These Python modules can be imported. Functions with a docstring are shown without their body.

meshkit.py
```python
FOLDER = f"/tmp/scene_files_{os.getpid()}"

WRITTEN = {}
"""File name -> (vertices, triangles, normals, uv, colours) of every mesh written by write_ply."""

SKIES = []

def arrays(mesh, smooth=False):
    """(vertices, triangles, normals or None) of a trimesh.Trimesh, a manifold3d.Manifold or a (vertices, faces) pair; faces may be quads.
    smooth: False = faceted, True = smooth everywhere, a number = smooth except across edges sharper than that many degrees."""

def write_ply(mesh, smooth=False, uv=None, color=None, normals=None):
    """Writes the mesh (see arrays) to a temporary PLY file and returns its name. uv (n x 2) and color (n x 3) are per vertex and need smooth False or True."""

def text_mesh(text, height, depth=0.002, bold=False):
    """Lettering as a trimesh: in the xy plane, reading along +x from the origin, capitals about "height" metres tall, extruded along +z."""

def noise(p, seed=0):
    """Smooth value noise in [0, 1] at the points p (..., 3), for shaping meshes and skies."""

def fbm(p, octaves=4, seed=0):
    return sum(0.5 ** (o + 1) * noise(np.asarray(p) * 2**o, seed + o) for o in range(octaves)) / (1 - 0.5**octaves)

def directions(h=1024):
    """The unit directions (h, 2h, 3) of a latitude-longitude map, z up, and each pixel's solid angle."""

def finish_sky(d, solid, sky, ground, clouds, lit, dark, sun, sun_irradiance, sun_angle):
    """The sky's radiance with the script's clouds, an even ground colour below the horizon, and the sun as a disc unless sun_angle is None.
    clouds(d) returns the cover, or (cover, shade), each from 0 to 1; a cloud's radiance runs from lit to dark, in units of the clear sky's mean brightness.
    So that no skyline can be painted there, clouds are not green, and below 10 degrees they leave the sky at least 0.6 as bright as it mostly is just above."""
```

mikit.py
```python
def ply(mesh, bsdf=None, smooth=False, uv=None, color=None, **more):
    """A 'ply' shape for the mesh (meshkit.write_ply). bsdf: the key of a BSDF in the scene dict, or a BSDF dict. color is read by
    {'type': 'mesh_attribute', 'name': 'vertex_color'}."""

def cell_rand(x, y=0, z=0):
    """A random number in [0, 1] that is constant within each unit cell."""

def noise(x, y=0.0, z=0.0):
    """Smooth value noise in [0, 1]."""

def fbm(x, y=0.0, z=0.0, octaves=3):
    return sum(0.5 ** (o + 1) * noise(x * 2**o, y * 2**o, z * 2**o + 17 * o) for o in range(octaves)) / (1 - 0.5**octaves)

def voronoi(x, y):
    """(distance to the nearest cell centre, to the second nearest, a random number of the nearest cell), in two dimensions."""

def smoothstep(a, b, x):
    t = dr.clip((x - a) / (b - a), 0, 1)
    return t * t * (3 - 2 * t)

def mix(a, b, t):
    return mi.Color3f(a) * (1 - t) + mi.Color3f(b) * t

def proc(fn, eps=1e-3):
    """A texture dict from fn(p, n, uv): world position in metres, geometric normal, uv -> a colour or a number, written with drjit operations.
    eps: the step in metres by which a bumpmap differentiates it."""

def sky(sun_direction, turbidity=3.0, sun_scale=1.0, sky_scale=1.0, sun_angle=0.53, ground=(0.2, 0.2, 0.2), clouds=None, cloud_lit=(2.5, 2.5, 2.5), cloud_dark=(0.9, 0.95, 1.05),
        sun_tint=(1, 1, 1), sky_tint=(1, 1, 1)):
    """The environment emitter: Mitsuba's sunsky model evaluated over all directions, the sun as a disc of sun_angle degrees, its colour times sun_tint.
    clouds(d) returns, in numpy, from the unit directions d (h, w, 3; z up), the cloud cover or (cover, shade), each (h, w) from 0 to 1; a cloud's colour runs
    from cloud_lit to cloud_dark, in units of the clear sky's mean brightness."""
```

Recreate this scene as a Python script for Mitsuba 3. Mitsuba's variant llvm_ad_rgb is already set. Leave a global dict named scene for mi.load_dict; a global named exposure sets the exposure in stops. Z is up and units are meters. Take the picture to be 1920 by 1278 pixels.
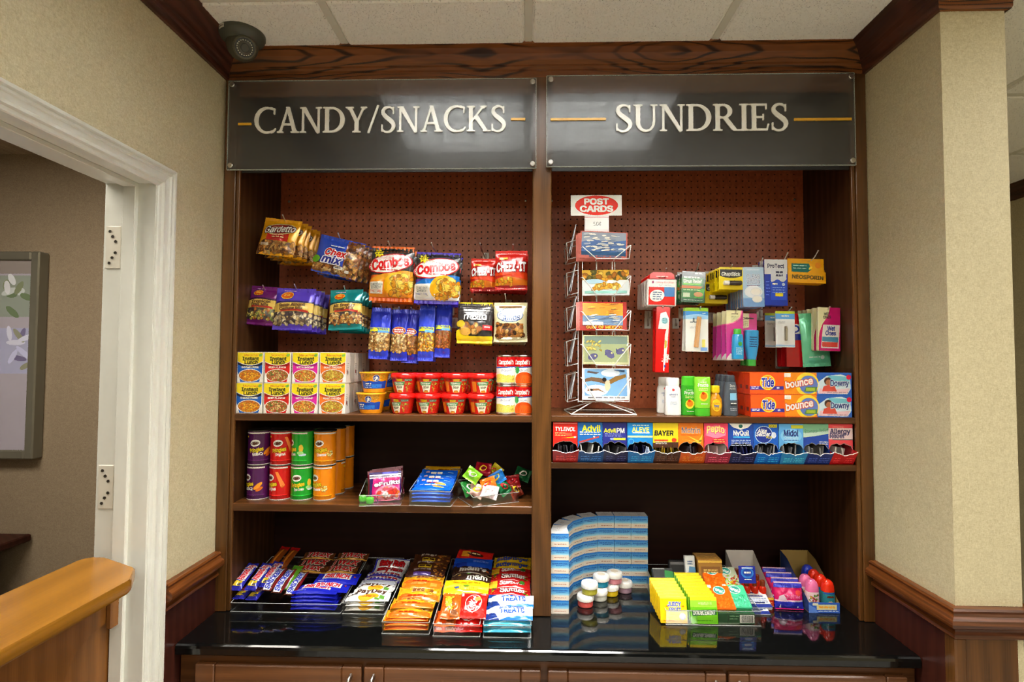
import math, random
import numpy as np
import trimesh
import shapely
from shapely.geometry import Polygon, Point, LineString, box as sbox
from shapely import affinity
from shapely import union_all as _union_all


def union_all(q):
    return _union_all([p.buffer(0) for p in q])

import drjit as dr
import mitsuba as mi
import mikit, meshkit
from mikit import proc, noise, fbm, smoothstep, mix, cell_rand, voronoi

scene, labels = {}, {}
T = mi.ScalarTransform4f
random.seed(7)
RNG = np.random.default_rng(7)

# ------------------------------------------------------------------ camera, light, exposure
CAM = np.array([-0.0502, -1.8124, 1.61])
YAW, PITCH, ROLL, FOC = 0.02594, 0.03665, 0.00393, 1000.0


def cam_axes():
    sy, cy, sp, cp = math.sin(YAW), math.cos(YAW), math.sin(PITCH), math.cos(PITCH)
    fwd = np.array([-sy * cp, cy * cp, sp])
    right = np.array([cy, sy, 0.0])
    up = np.cross(right, fwd)
    cr, sr = math.cos(ROLL), math.sin(ROLL)
    return right * cr + up * sr, -right * sr + up * cr, fwd


_R, _U, _F = cam_axes()
scene['camera'] = {'type': 'perspective', 'fov_axis': 'x', 'fov': math.degrees(2 * math.atan(960 / FOC)), 'near_clip': 0.02, 'far_clip': 60.0,
                   'to_world': T().look_at(origin=CAM.tolist(), target=(CAM + _F).tolist(), up=_U.tolist())}
exposure = -0.2
# radiance of the lamps: troffer above the display, unseen troffers and an unseen window added in the lobby, office lamp
L_DISPLAY, L_LOBBY_FILL, L_WINDOW_FILL, L_OFFICE = (104, 101, 93), (31, 30.2, 28), (70, 74, 78), (22, 20.6, 18)


def at(u, v, y=None, z=None, x=None):
    """The point of the plane y = .. (or z = .., x = ..) that a picture point shows."""
    d = _F + (u - 960) / FOC * _R - (v - 639) / FOC * _U
    k, c = (1, y) if y is not None else (2, z) if z is not None else (0, x)
    return CAM + d * ((c - CAM[k]) / d[k])


def ppm(y):
    """Metres per picture point on the plane y = .. ."""
    return (y - CAM[1]) / FOC


# ------------------------------------------------------------------ colours and materials
def lin(c):
    c = np.asarray(c, float) / 255.0
    return np.where(c <= 0.04045, c / 12.92, ((c + 0.055) / 1.055) ** 2.4)


def L3(r, g, b):
    return [float(x) for x in lin((r, g, b))]


def rgb(r, g, b):
    return {'type': 'rgb', 'value': L3(r, g, b)}


def two(b):
    return {'type': 'twosided', 'bsdf': b}


VC = {'type': 'mesh_attribute', 'name': 'vertex_color'}
scene['m_print'] = two({'type': 'principled', 'base_color': VC, 'roughness': 0.42, 'specular': 0.45})
scene['m_foil'] = two({'type': 'principled', 'base_color': VC, 'roughness': 0.22, 'specular': 0.6, 'metallic': 0.12})
scene['m_gloss'] = two({'type': 'principled', 'base_color': VC, 'roughness': 0.14, 'specular': 0.55})
scene['m_metal'] = two({'type': 'principled', 'base_color': rgb(205, 203, 198), 'roughness': 0.22, 'metallic': 1.0})
scene['m_white_wire'] = two({'type': 'principled', 'base_color': rgb(235, 235, 232), 'roughness': 0.3})
scene['m_acrylic'] = {'type': 'thindielectric', 'int_ior': 1.49}
scene['m_white_paint'] = two({'type': 'principled', 'base_color': rgb(212, 212, 203), 'roughness': 0.32})
scene['m_letter'] = two({'type': 'principled', 'base_color': rgb(238, 236, 228), 'roughness': 0.35})
scene['m_gold'] = two({'type': 'principled', 'base_color': rgb(222, 164, 40), 'roughness': 0.3})
scene['m_black'] = two({'type': 'principled', 'base_color': rgb(18, 17, 16), 'roughness': 0.3})
scene['m_header'] = two({'type': 'principled', 'base_color': rgb(26, 25, 25), 'roughness': 0.35})


def wood_fn(axis, dark, light, ring=26.0, along=1.6, cath=0.0, seed=0.0):
    """Grain along one axis: fine pores over broad stain variation; cath adds cathedral figure."""
    dark, light = L3(*dark), L3(*light)

    def fn(p, n, uv):
        a, b, c = (p.x, p.y, p.z) if axis == 'x' else (p.z, p.x, p.y) if axis == 'z' else (p.y, p.x, p.z)
        warp = fbm(a * along + seed, b * 5 + 3, c * 5, 3)
        t = (c + 0.7 * b) * ring + warp * (2.0 + 7.0 * cath)
        band = dr.abs(2 * (t - dr.floor(t)) - 1)
        pores = noise(a * 14 + seed, b * 420, c * 420)
        stain = fbm(a * 2.2 + seed, b * 9, c * 9, 2)
        k = smoothstep(0.15, 0.95, band) * (0.35 + 0.4 * cath) + 0.3 * pores + 0.55 * stain
        return mix(dark, light, dr.clip(k, 0, 1))
    return fn


def wood_mat(key, axis, dark, light, rough=0.34, spec=0.5, **kw):
    scene[key] = two({'type': 'principled', 'base_color': proc(wood_fn(axis, dark, light, **kw)), 'roughness': rough, 'specular': spec})


wood_mat('m_wood_z', 'z', (44, 26, 10), (96, 60, 26), 0.24, spec=0.4)
wood_mat('m_wood_x', 'x', (42, 22, 9), (86, 50, 21), 0.32, spec=0.35)


def oak_fn(axis, seed=0.0):
    """Flat-sawn oak: dark cathedral lines that wander over a brown ground, fine pores along the board."""
    base, mid, dark = L3(78, 41, 17), L3(128, 74, 32), L3(26, 11, 5)

    def fn(p, n, uv):
        a, b = (p.x, p.z + 0.6 * p.y) if axis == 'x' else (p.y, p.z + 0.6 * p.x)
        t = b * 70 + 9.0 * fbm(a * 2.3 + seed, b * 6, 2.0, 2) + 0.7 * fbm(a * 9 + seed, b * 40, 4.0, 2)
        f = dr.abs(2 * (t - dr.floor(t)) - 1)
        line = (1 - smoothstep(0.08, 0.42, f)) * smoothstep(0.12, 0.5, fbm(a * 5 + 7 + seed, b * 24, 1.0, 2))
        pores = noise(a * 22 + seed, b * 640, 3.0)
        g = mix(base, mid, dr.clip(0.25 + 0.55 * fbm(a * 3 + seed, b * 30, 6.0, 2) + 0.35 * (pores - 0.5), 0, 1))
        return mix(g, dark, dr.clip(line * 0.9, 0, 1))
    return fn


scene['m_oak_x'] = two({'type': 'principled', 'base_color': proc(oak_fn('x')), 'roughness': 0.4, 'specular': 0.3})
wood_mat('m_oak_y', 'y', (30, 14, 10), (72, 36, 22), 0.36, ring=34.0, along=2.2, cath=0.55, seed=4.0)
wood_mat('m_rail_y', 'y', (46, 21, 9), (104, 56, 22), 0.34, spec=0.3, ring=60.0, along=3.0, cath=0.3, seed=2.0)
wood_mat('m_rail_x', 'x', (44, 22, 13), (92, 52, 30), 0.34, ring=60.0, along=3.0, cath=0.3, seed=2.0)
wood_mat('m_rail_hazed', 'x', (112, 74, 48), (156, 112, 78), 0.4)  # top rail: same wood, colour lightened to imitate haze through the sign sheet
wood_mat('m_dark_wood', 'z', (36, 13, 9), (58, 24, 15), 0.45, spec=0.2)
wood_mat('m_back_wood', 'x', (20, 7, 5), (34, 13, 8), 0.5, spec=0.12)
wood_mat('m_side_wood', 'z', (36, 19, 9), (62, 36, 16), 0.45, spec=0.2)
wood_mat('m_honey_y', 'y', (98, 61, 11), (126, 83, 22), 0.24, ring=18.0, along=1.0)
wood_mat('m_honey_z', 'z', (98, 58, 20), (130, 82, 34), 0.34, ring=22.0)
wood_mat('m_door_x', 'x', (58, 32, 15), (108, 66, 34), 0.34, seed=1.0)


def peg_fn(p, n, uv):
    f = fbm(p.x * 160, p.z * 90, p.y * 50, 3)
    s = fbm(p.x * 4, p.z * 2.2, 5.0, 2)
    return mix(L3(126, 54, 26), L3(190, 102, 62), dr.clip(0.55 * f + 0.45 * s, 0, 1))


scene['m_pegboard'] = two({'type': 'principled', 'base_color': proc(peg_fn), 'roughness': 0.4, 'specular': 0.5})


def paper_fn(ca, cb):
    ca, cb = L3(*ca), L3(*cb)

    def fn(p, n, uv):
        h = dr.select(dr.abs(n.x) > 0.5, p.y, p.x)
        w1 = noise(h * 950, p.z * 240)
        w2 = noise(h * 210, p.z * 1000, 9.0)
        f = fbm(h * 170, p.z * 170, 3.0, 3)
        return mix(ca, cb, dr.clip(0.36 * w1 + 0.36 * w2 + 0.30 * f, 0, 1))
    return fn


def paper_relief(p, n, uv):
    h = dr.select(dr.abs(n.x) > 0.5, p.y, p.x)
    return 0.5 * noise(h * 950, p.z * 240) + 0.5 * noise(h * 210, p.z * 1000, 9.0)


scene['m_wallpaper'] = two({'type': 'principled', 'base_color': proc(paper_fn((168, 156, 121), (210, 200, 168))), 'roughness': 0.6, 'specular': 0.3})
scene['m_office_paper'] = two({'type': 'principled', 'base_color': proc(paper_fn((128, 110, 88), (168, 150, 126))), 'roughness': 0.7, 'specular': 0.2})


def tile_fn(p, n, uv):
    d, d2, r = voronoi(p.x * 125, p.y * 125)
    hole = (1 - smoothstep(0.10, 0.22, d)) * dr.select(r > 0.55, 1.0, 0.0) * (0.35 + 0.65 * noise(p.x * 40, p.y * 40))
    d3, d4, r3 = voronoi(p.x * 330, p.y * 330)
    fine = (1 - smoothstep(0.15, 0.3, d3)) * dr.select(r3 > 0.6, 0.3, 0.0)
    g = fbm(p.x * 300, p.y * 300, 1.0, 2)
    base = mix(L3(226, 223, 212), L3(242, 240, 232), g)
    return mix(base, L3(96, 88, 74), dr.clip(hole + fine, 0, 1) * 0.85)


scene['m_ceiling_tile'] = two({'type': 'principled', 'base_color': proc(tile_fn), 'roughness': 0.85, 'specular': 0.15})
scene['m_ceiling_grid'] = two({'type': 'principled', 'base_color': rgb(206, 203, 188), 'roughness': 0.5})


def granite_fn(p, n, uv):
    g = noise(p.x * 420, p.y * 420, p.z * 420)
    return mix(L3(7, 8, 8), L3(20, 22, 23), smoothstep(0.84, 0.97, g))


scene['m_granite'] = two({'type': 'principled', 'base_color': proc(granite_fn), 'roughness': 0.06, 'specular': 0.6})
scene['m_carpet'] = two({'type': 'diffuse', 'reflectance': rgb(160, 158, 154)})
scene['m_sheet'] = {'type': 'blendbsdf', 'weight': 0.24, 'a': {'type': 'thindielectric', 'int_ior': 1.49},
                    'b': two({'type': 'principled', 'base_color': rgb(76, 76, 75), 'roughness': 0.22, 'specular': 1.0, 'clearcoat': 0.5, 'clearcoat_gloss': 0.8})}


# ------------------------------------------------------------------ mesh building
class G:
    """Patches of vertices, triangles and vertex colours that become one mesh; patches share no vertex, so their common edges stay sharp."""

    def __init__(self):
        self.v, self.f, self.c, self.n = [], [], [], 0

    def add(self, v, f, col=(200, 200, 200)):
        v = np.asarray(v, float).reshape(-1, 3)
        f = np.asarray(f, int)
        if f.shape[1] == 4:
            f = np.vstack([f[:, [0, 1, 2]], f[:, [0, 2, 3]]])
        col = np.asarray(col, float)
        c = np.broadcast_to(lin(col), (len(v), 3)) if col.ndim == 1 else lin(col)
        self.v.append(v), self.f.append(f + self.n), self.c.append(c)
        self.n += len(v)
        return self

    def quad(self, a, b, c, d, col=(200, 200, 200)):
        return self.add([a, b, c, d], [[0, 1, 2, 3]], col)

    def box(self, x0, x1, y0, y1, z0, z1, col=(200, 200, 200), ch=0.0, m=None):
        """A box with chamfered edges, each face its own patch; m: 4x4 placing it."""
        lo, hi = np.array([x0, y0, z0], float), np.array([x1, y1, z1], float)
        ch = min(ch, 0.45 * (hi - lo).min())
        def put(v):
            v = np.asarray(v, float)
            return v if m is None else v @ m[:3, :3].T + m[:3, 3]
        for ax in range(3):
            i, j = [(1, 2), (2, 0), (0, 1)][ax]
            for s in (0, 1):
                pts = []
                for a, b in ((0, 0), (1, 0), (1, 1), (0, 1)):
                    p = np.zeros(3)
                    p[ax] = hi[ax] if s else lo[ax]
                    p[i] = hi[i] - ch if a else lo[i] + ch
                    p[j] = hi[j] - ch if b else lo[j] + ch
                    pts.append(p)
                self.quad(*put(pts if s else pts[::-1]), col)
        if ch > 0:
            for ax in range(3):
                i, j = [(1, 2), (2, 0), (0, 1)][ax]
                for a in (0, 1):
                    for b in (0, 1):
                        pts = []
                        for e, (oi, oj) in ((0, (0, ch)), (1, (0, ch)), (1, (ch, 0)), (0, (ch, 0))):
                            p = np.zeros(3)
                            p[ax] = hi[ax] - ch if e else lo[ax] + ch
                            p[i] = (hi[i] - oi) if a else (lo[i] + oi)
                            p[j] = (hi[j] - oj) if b else (lo[j] + oj)
                            pts.append(p)
                        q = put(pts)
                        out = put([np.where([k == i for k in range(3)], hi[i] if a else lo[i], np.where([k == j for k in range(3)], hi[j] if b else lo[j], (lo + hi) / 2))])[0] - put([(lo + hi) / 2])[0]
                        if np.dot(np.cross(q[1] - q[0], q[2] - q[0]), out) < 0:
                            q = q[::-1]
                        self.quad(*q, col)
            for k in range(8):
                s = np.array([(k >> i) & 1 for i in range(3)])
                cn = np.where(s, hi, lo)
                sg = np.where(s, -1, 1)
                pts = [cn + sg * np.array([0 if i == ax else ch for i in range(3)]) for ax in range(3)]
                q = put(pts)
                if np.dot(np.cross(q[1] - q[0], q[2] - q[0]), put([cn])[0] - put([(lo + hi) / 2])[0]) < 0:
                    q = q[::-1]
                self.add(q, [[0, 1, 2]], col)
        return self

    def grid(self, fn, nu, nv, col=(200, 200, 200), flip=False):
        """fn(s, t) -> points for arrays s, t in [0, 1]; col may be a function of (s, t)."""
        s, t = np.meshgrid(np.linspace(0, 1, nu + 1), np.linspace(0, 1, nv + 1))
        s, t = s.ravel(), t.ravel()
        i, j = np.meshgrid(np.arange(nu), np.arange(nv))
        a = (j * (nu + 1) + i).ravel()
        f = np.stack([a, a + 1, a + nu + 2, a + nu + 1], 1)
        return self.add(fn(s, t), f[:, ::-1] if flip else f, col(s, t) if callable(col) else col)

    def lathe(self, prof, n=28, cols=(200, 200, 200), cx=0.0, cy=0.0, sx=1.0, sy=1.0, sharp=35):
        """Turns (r, z) points about the z axis; patches split where the profile bends by more than sharp degrees."""
        prof = np.asarray(prof, float)
        cut = [0]
        for k in range(1, len(prof) - 1):
            a, b = prof[k] - prof[k - 1], prof[k + 1] - prof[k]
            if abs(math.degrees(math.atan2(a[0] * b[1] - a[1] * b[0], a @ b))) > sharp:
                cut.append(k)
        cut.append(len(prof) - 1)
        th = np.linspace(0, 2 * math.pi, n + 1)
        for ci, (a, b) in enumerate(zip(cut, cut[1:])):
            q = prof[a:b + 1]
            m = len(q)
            v = np.stack([cx + sx * q[:, None, 0] * np.sin(th), cy - sy * q[:, None, 0] * np.cos(th), np.broadcast_to(q[:, None, 1], (m, n + 1))], -1)
            # close the seam by sharing the first column
            v = v[:, :n].reshape(-1, 3)
            f = []
            for r in range(m - 1):
                for k in range(n):
                    k2 = (k + 1) % n
                    f.append([r * n + k, r * n + k2, (r + 1) * n + k2, (r + 1) * n + k])
            c = cols[ci] if isinstance(cols, list) else cols
            self.add(v, np.array(f), c)
        return self

    def tube(self, pts, r, col=(200, 200, 200), sides=6, closed=False):
        p = np.asarray(pts, float)
        if closed:
            p = np.vstack([p, p[:1]])
        t = np.gradient(p, axis=0)
        if closed:
            t[0] = t[-1] = p[1] - p[-2]
        t /= np.linalg.norm(t, axis=1, keepdims=True) + 1e-12
        ref = np.array([0.31, 0.52, 0.79])
        a = np.cross(t, ref)
        a /= np.linalg.norm(a, axis=1, keepdims=True) + 1e-12
        b = np.cross(t, a)
        ang = np.arange(sides) * 2 * math.pi / sides
        r = np.broadcast_to(np.asarray(r, float), (len(p),))
        v = p[:, None] + r[:, None, None] * (np.cos(ang)[None, :, None] * a[:, None] + np.sin(ang)[None, :, None] * b[:, None])
        f = []
        for i in range(len(p) - 1):
            for k in range(sides):
                k2 = (k + 1) % sides
                f.append([i * sides + k, i * sides + k2, (i + 1) * sides + k2, (i + 1) * sides + k])
        self.add(v.reshape(-1, 3), np.array(f), col)
        if not closed:
            for e in (0, len(p) - 1):
                ring = v[e]
                self.add(np.vstack([ring, p[e:e + 1]]), [[k, (k + 1) % sides, sides] for k in range(sides)], col)
        return self

    def mesh(self, tm, col=(200, 200, 200), m=None):
        """A trimesh with sharp edges (every face its own vertices)."""
        v = tm.vertices[tm.faces].reshape(-1, 3)
        if m is not None:
            v = v @ m[:3, :3].T + m[:3, 3]
        return self.add(v, np.arange(len(v)).reshape(-1, 3), col)

    def extrude(self, poly, depth, place, col=(200, 200, 200)):
        """A shapely polygon pushed out by depth; place(v) maps (x, y, depth) rows to points."""
        for g in getattr(poly, 'geoms', [poly]):
            tm = trimesh.creation.extrude_polygon(g, depth, engine='earcut')
            v = place(tm.vertices[tm.faces].reshape(-1, 3))
            self.add(v, np.arange(len(v)).reshape(-1, 3), col)
        return self

    def sweep(self, prof, a, b, place, col=(200, 200, 200), smooth_corner=40, ends=True):
        """A 2-D profile (closed, list of points) drawn from a to b; place(q, s) maps profile points and the parameter to 3-D."""
        q = np.asarray(prof, float)
        n = len(q)
        for k in range(n):
            e = np.array([q[k], q[(k + 1) % n]])
            p0, p1 = place(e, a), place(e, b)
            self.add([p0[0], p0[1], p1[1], p1[0]], [[0, 1, 2, 3]], col)
        if ends:
            v, f = tri(Polygon(q))
            self.add(place(v, a), f, col), self.add(place(v, b), f[:, ::-1], col)
        return self

    def ply(self, bsdf='m_print', smooth=True, **more):
        v, f, c = np.vstack(self.v), np.vstack(self.f), np.vstack(self.c)
        return mikit.ply((v, f), bsdf, smooth=smooth, color=c, **more)


def tri(poly):
    """(points, triangles) of a shapely polygon or several."""
    vs, fs, n = [], [], 0
    for g in getattr(poly, 'geoms', [poly]):
        if g.is_empty or g.area < 1e-12 or not hasattr(g, 'exterior'):
            continue
        v, f = trimesh.creation.triangulate_polygon(g, engine='earcut')
        vs.append(v), fs.append(f + n)
        n += len(v)
    return (np.vstack(vs), np.vstack(fs)) if vs else (np.zeros((0, 2)), np.zeros((0, 3), int))


_TEXT = {}


def text2d(s, bold=False, grow=0.0):
    """Flat lettering with capitals one unit tall, from x = 0: (points, triangles, width); grow thickens every stroke."""
    if (s, bold, grow) not in _TEXT:
        m = meshkit.text_mesh(s, 1.0, 0.02, bold)
        f = m.faces[m.face_normals[:, 2] > 0.5]
        used, inv = np.unique(f, return_inverse=True)
        v, f = m.vertices[used][:, :2].copy(), inv.reshape(-1, 3)
        x0, x1 = v[:, 0].min(), v[:, 0].max()
        v[:, 0] -= x0
        if grow:
            v, f = tri(_union_all([Polygon(v[t]).buffer(1e-4) for t in f]).buffer(grow, 3).simplify(0.012))
        _TEXT[s, bold, grow] = v, f, x1 - x0
    return _TEXT[s, bold, grow]


class Art:
    """Prints flat colours onto a surface S(s, t) -> points: coordinates run from 0 to 1 across and up the face."""

    def __init__(self, g, S, w, h, edge=None, lift=0.00006, base=0.00012):
        self.g, self.S, self.w, self.h, self.edge, self.dl, self.k = g, S, w, h, edge, lift, base

    def put(self, v, f, col, lift=None):
        if not len(f):
            return self
        v = np.asarray(v, float)
        if self.edge:
            q = np.column_stack([v[:, 0] * self.w, v[:, 1] * self.h, np.zeros(len(v))])
            q, f = trimesh.remesh.subdivide_to_size(q, f, self.edge, max_iter=12)
            v = q[:, :2] / [self.w, self.h]
        s, t = v[:, 0], v[:, 1]
        e = 1e-3
        p = self.S(s, t)
        n = np.cross(self.S(s + e, t) - self.S(s - e, t), self.S(s, t + e) - self.S(s, t - e))
        n /= np.linalg.norm(n, axis=1, keepdims=True) + 1e-15
        self.g.add(p + n * (self.k if lift is None else lift), f, col)
        if lift is None:
            self.k += self.dl
        return self

    def poly(self, pts, col):
        p = pts if hasattr(pts, 'geom_type') else Polygon(pts)
        if not p.is_valid:
            p = p.buffer(0)
        return self.put(*tri(p), col)

    def rect(self, x0, y0, x1, y1, col):
        return self.poly([(x0, y0), (x1, y0), (x1, y1), (x0, y1)], col)

    def ell(self, cx, cy, rx, ry, col, rot=0, n=28):
        """rx, ry in fractions of the width; turned by rot degrees."""
        a = np.linspace(0, 2 * math.pi, n, endpoint=False)
        x, y = rx * self.w * np.cos(a), ry * self.w * np.sin(a)
        c, s = math.cos(math.radians(rot)), math.sin(math.radians(rot))
        return self.poly(np.column_stack([cx + (c * x - s * y) / self.w, cy + (s * x + c * y) / self.h]), col)

    def band(self, f0, f1, col, n=14, x0=0.0, x1=1.0):
        """Between the curves y = f0(x) and y = f1(x)."""
        x = np.linspace(x0, x1, n + 1)
        a = np.column_stack([x, [f0(q) for q in x]])
        b = np.column_stack([x, [f1(q) for q in x]])[::-1]
        return self.poly(np.vstack([a, b]), col)

    def text(self, s, cx, cy, height, col, width=None, slant=0.0, rot=0.0, bold=False, out=None, arc=0.0, fat=None, rim=0.09):
        """Centred lettering; height in fractions of the face's height, width (to squeeze into) of its width; out: colour of an outline."""
        fat = (0.028 if bold else 0.0) if fat is None else fat
        w0 = text2d(s, bold)[2]
        for c, gr in ([(out, fat + rim)] if out is not None else []) + [(col, fat)]:
            v, f, _ = text2d(s, bold, gr)
            hm = height * self.h
            sx = hm if width is None else width * self.w / w0
            q = v.copy()
            q[:, 0] -= w0 / 2
            q[:, 1] -= 0.5
            q[:, 0] += slant * q[:, 1]
            q = q * [sx, hm]
            q[:, 1] += arc * self.h * (1 - (2 * q[:, 0] / (sx * w0 + 1e-9)) ** 2)
            cc, ss = math.cos(math.radians(rot)), math.sin(math.radians(rot))
            q = np.column_stack([cc * q[:, 0] - ss * q[:, 1], ss * q[:, 0] + cc * q[:, 1]])
            self.put(np.column_stack([cx + q[:, 0] / self.w, cy + q[:, 1] / self.h]), f, c)
        return self

    def lines(self, x0, x1, y, n, col, dy=0.05, th=0.018, seed=0):
        """Rows of print too small to read."""
        r = random.Random(seed)
        for k in range(n):
            x = x0
            while x < x1 - 0.02:
                e = min(x1, x + r.uniform(0.06, 0.16))
                self.put([(x, y - k * dy), (e, y - k * dy), (e, y - k * dy + th), (x, y - k * dy + th)], np.array([[0, 1, 2], [0, 2, 3]]), col, self.k)
                x = e + 0.025
        self.k += self.dl
        return self

    def blobs(self, region, n, size, palette, seed=0, long=1.5, sides=7):
        """Food seen on the packet: n rounded pieces of random palette colours inside the region (polygon points or shapely)."""
        r = random.Random(seed)
        n, size = int(n * 1.6), size * 0.8
        reg = region if hasattr(region, 'geom_type') else Polygon(region)
        if not reg.is_valid:
            reg = reg.buffer(0)
        x0, y0, x1, y1 = reg.bounds
        shapely.prepare(reg)
        made, tries, vs, fs, cs = 0, 0, [], [], []
        while made < n and tries < n * 20:
            tries += 1
            x, y = r.uniform(x0, x1), r.uniform(y0, y1)
            if not reg.contains(Point(x, y)):
                continue
            a0, rot, q = r.uniform(0, 6), r.uniform(0, 3.2), size * r.uniform(0.6, 1.2)
            a = np.arange(sides) * 2 * math.pi / sides + a0
            ex, ey = q * long * np.cos(a), q * np.sin(a)
            X = x + (math.cos(rot) * ex - math.sin(rot) * ey)
            Y = y + (math.sin(rot) * ex + math.cos(rot) * ey) * self.w / self.h
            c = np.array(palette[r.randrange(len(palette))], float)
            for k, sc in ((0, 1.0), (1, 0.76)):
                px, py = x + (X - x) * sc, y + (Y - y) * sc
                vs.append(np.column_stack([np.append(px, x), np.append(py, y), np.full(sides + 1, made * 2 + k)]))
                fs.append((np.array([[i, (i + 1) % sides, sides] for i in range(sides)])) + (made * 2 + k) * (sides + 1))
                cc = c * (0.70 if k == 0 else 1.0) * r.uniform(0.9, 1.08)
                cs.append(np.tile(cc, (sides + 1, 1)))
            made += 1
        if not made:
            return self
        v, f, c = np.vstack(vs), np.vstack(fs), np.vstack(cs)
        s, t, k = np.clip(v[:, 0], 0.0, 1.0), np.clip(v[:, 1], 0.0, 1.0), v[:, 2]
        e = 1e-3
        p = self.S(s, t)
        nn = np.cross(self.S(s + e, t) - self.S(s - e, t), self.S(s, t + e) - self.S(s, t - e))
        nn /= np.linalg.norm(nn, axis=1, keepdims=True) + 1e-15
        self.g.add(p + nn * (self.k + k / (2 * made) * 0.0006)[:, None], f, c)
        self.k += 0.00065
        return self


def plane(o, eu, ev):
    o, eu, ev = (np.asarray(q, float) for q in (o, eu, ev))
    return lambda s, t: o + np.asarray(s)[:, None] * eu + np.asarray(t)[:, None] * ev


def cyl_face(r, z0, z1, span, a0=0.0, r1=None, sy=1.0):
    """The front of a can: s runs over span radians about the angle a0 (0 faces -y), t from z0 to z1; r1: radius at the top."""
    r1 = r if r1 is None else r1

    def S(s, t):
        a = a0 + (np.asarray(s) - 0.5) * span
        rr = r + (r1 - r) * np.asarray(t)
        return np.stack([rr * np.sin(a), -sy * rr * np.cos(a), z0 + (z1 - z0) * np.asarray(t)], 1)
    return S


# ------------------------------------------------------------------ naming
_COUNT = {}


def numbered(name):
    k = _COUNT.get(name, 0)
    _COUNT[name] = k + 1
    return name if k == 0 else f'{name}_{k:03d}'


def put(key, ply, m=None):
    d = dict(ply)
    if m is not None:
        d['to_world'] = m
    scene[key] = d


def thing(name, label, cat, parts, m=None, group=None):
    """A top-level object. parts: a ply dict (no parts) or a dict part name -> ply dict (a repeat of a part numbered by the caller)."""
    key = numbered(name)
    labels[key] = {'label': label, 'category': cat}
    if group:
        labels[key]['group'] = group
    if 'type' in parts:
        put(key, parts, m)
    else:
        for p, d in parts.items():
            put(key + '__' + p, d, m)
    return key


def part_label(key, text):
    labels[key] = {'label': text}


def struct(key, ply, label=None):
    if ply is not None:
        put(key, ply)
    if '__' not in key:
        labels[key] = {'kind': 'structure'}
        if label:
            labels[key]['label'] = label
            
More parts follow.
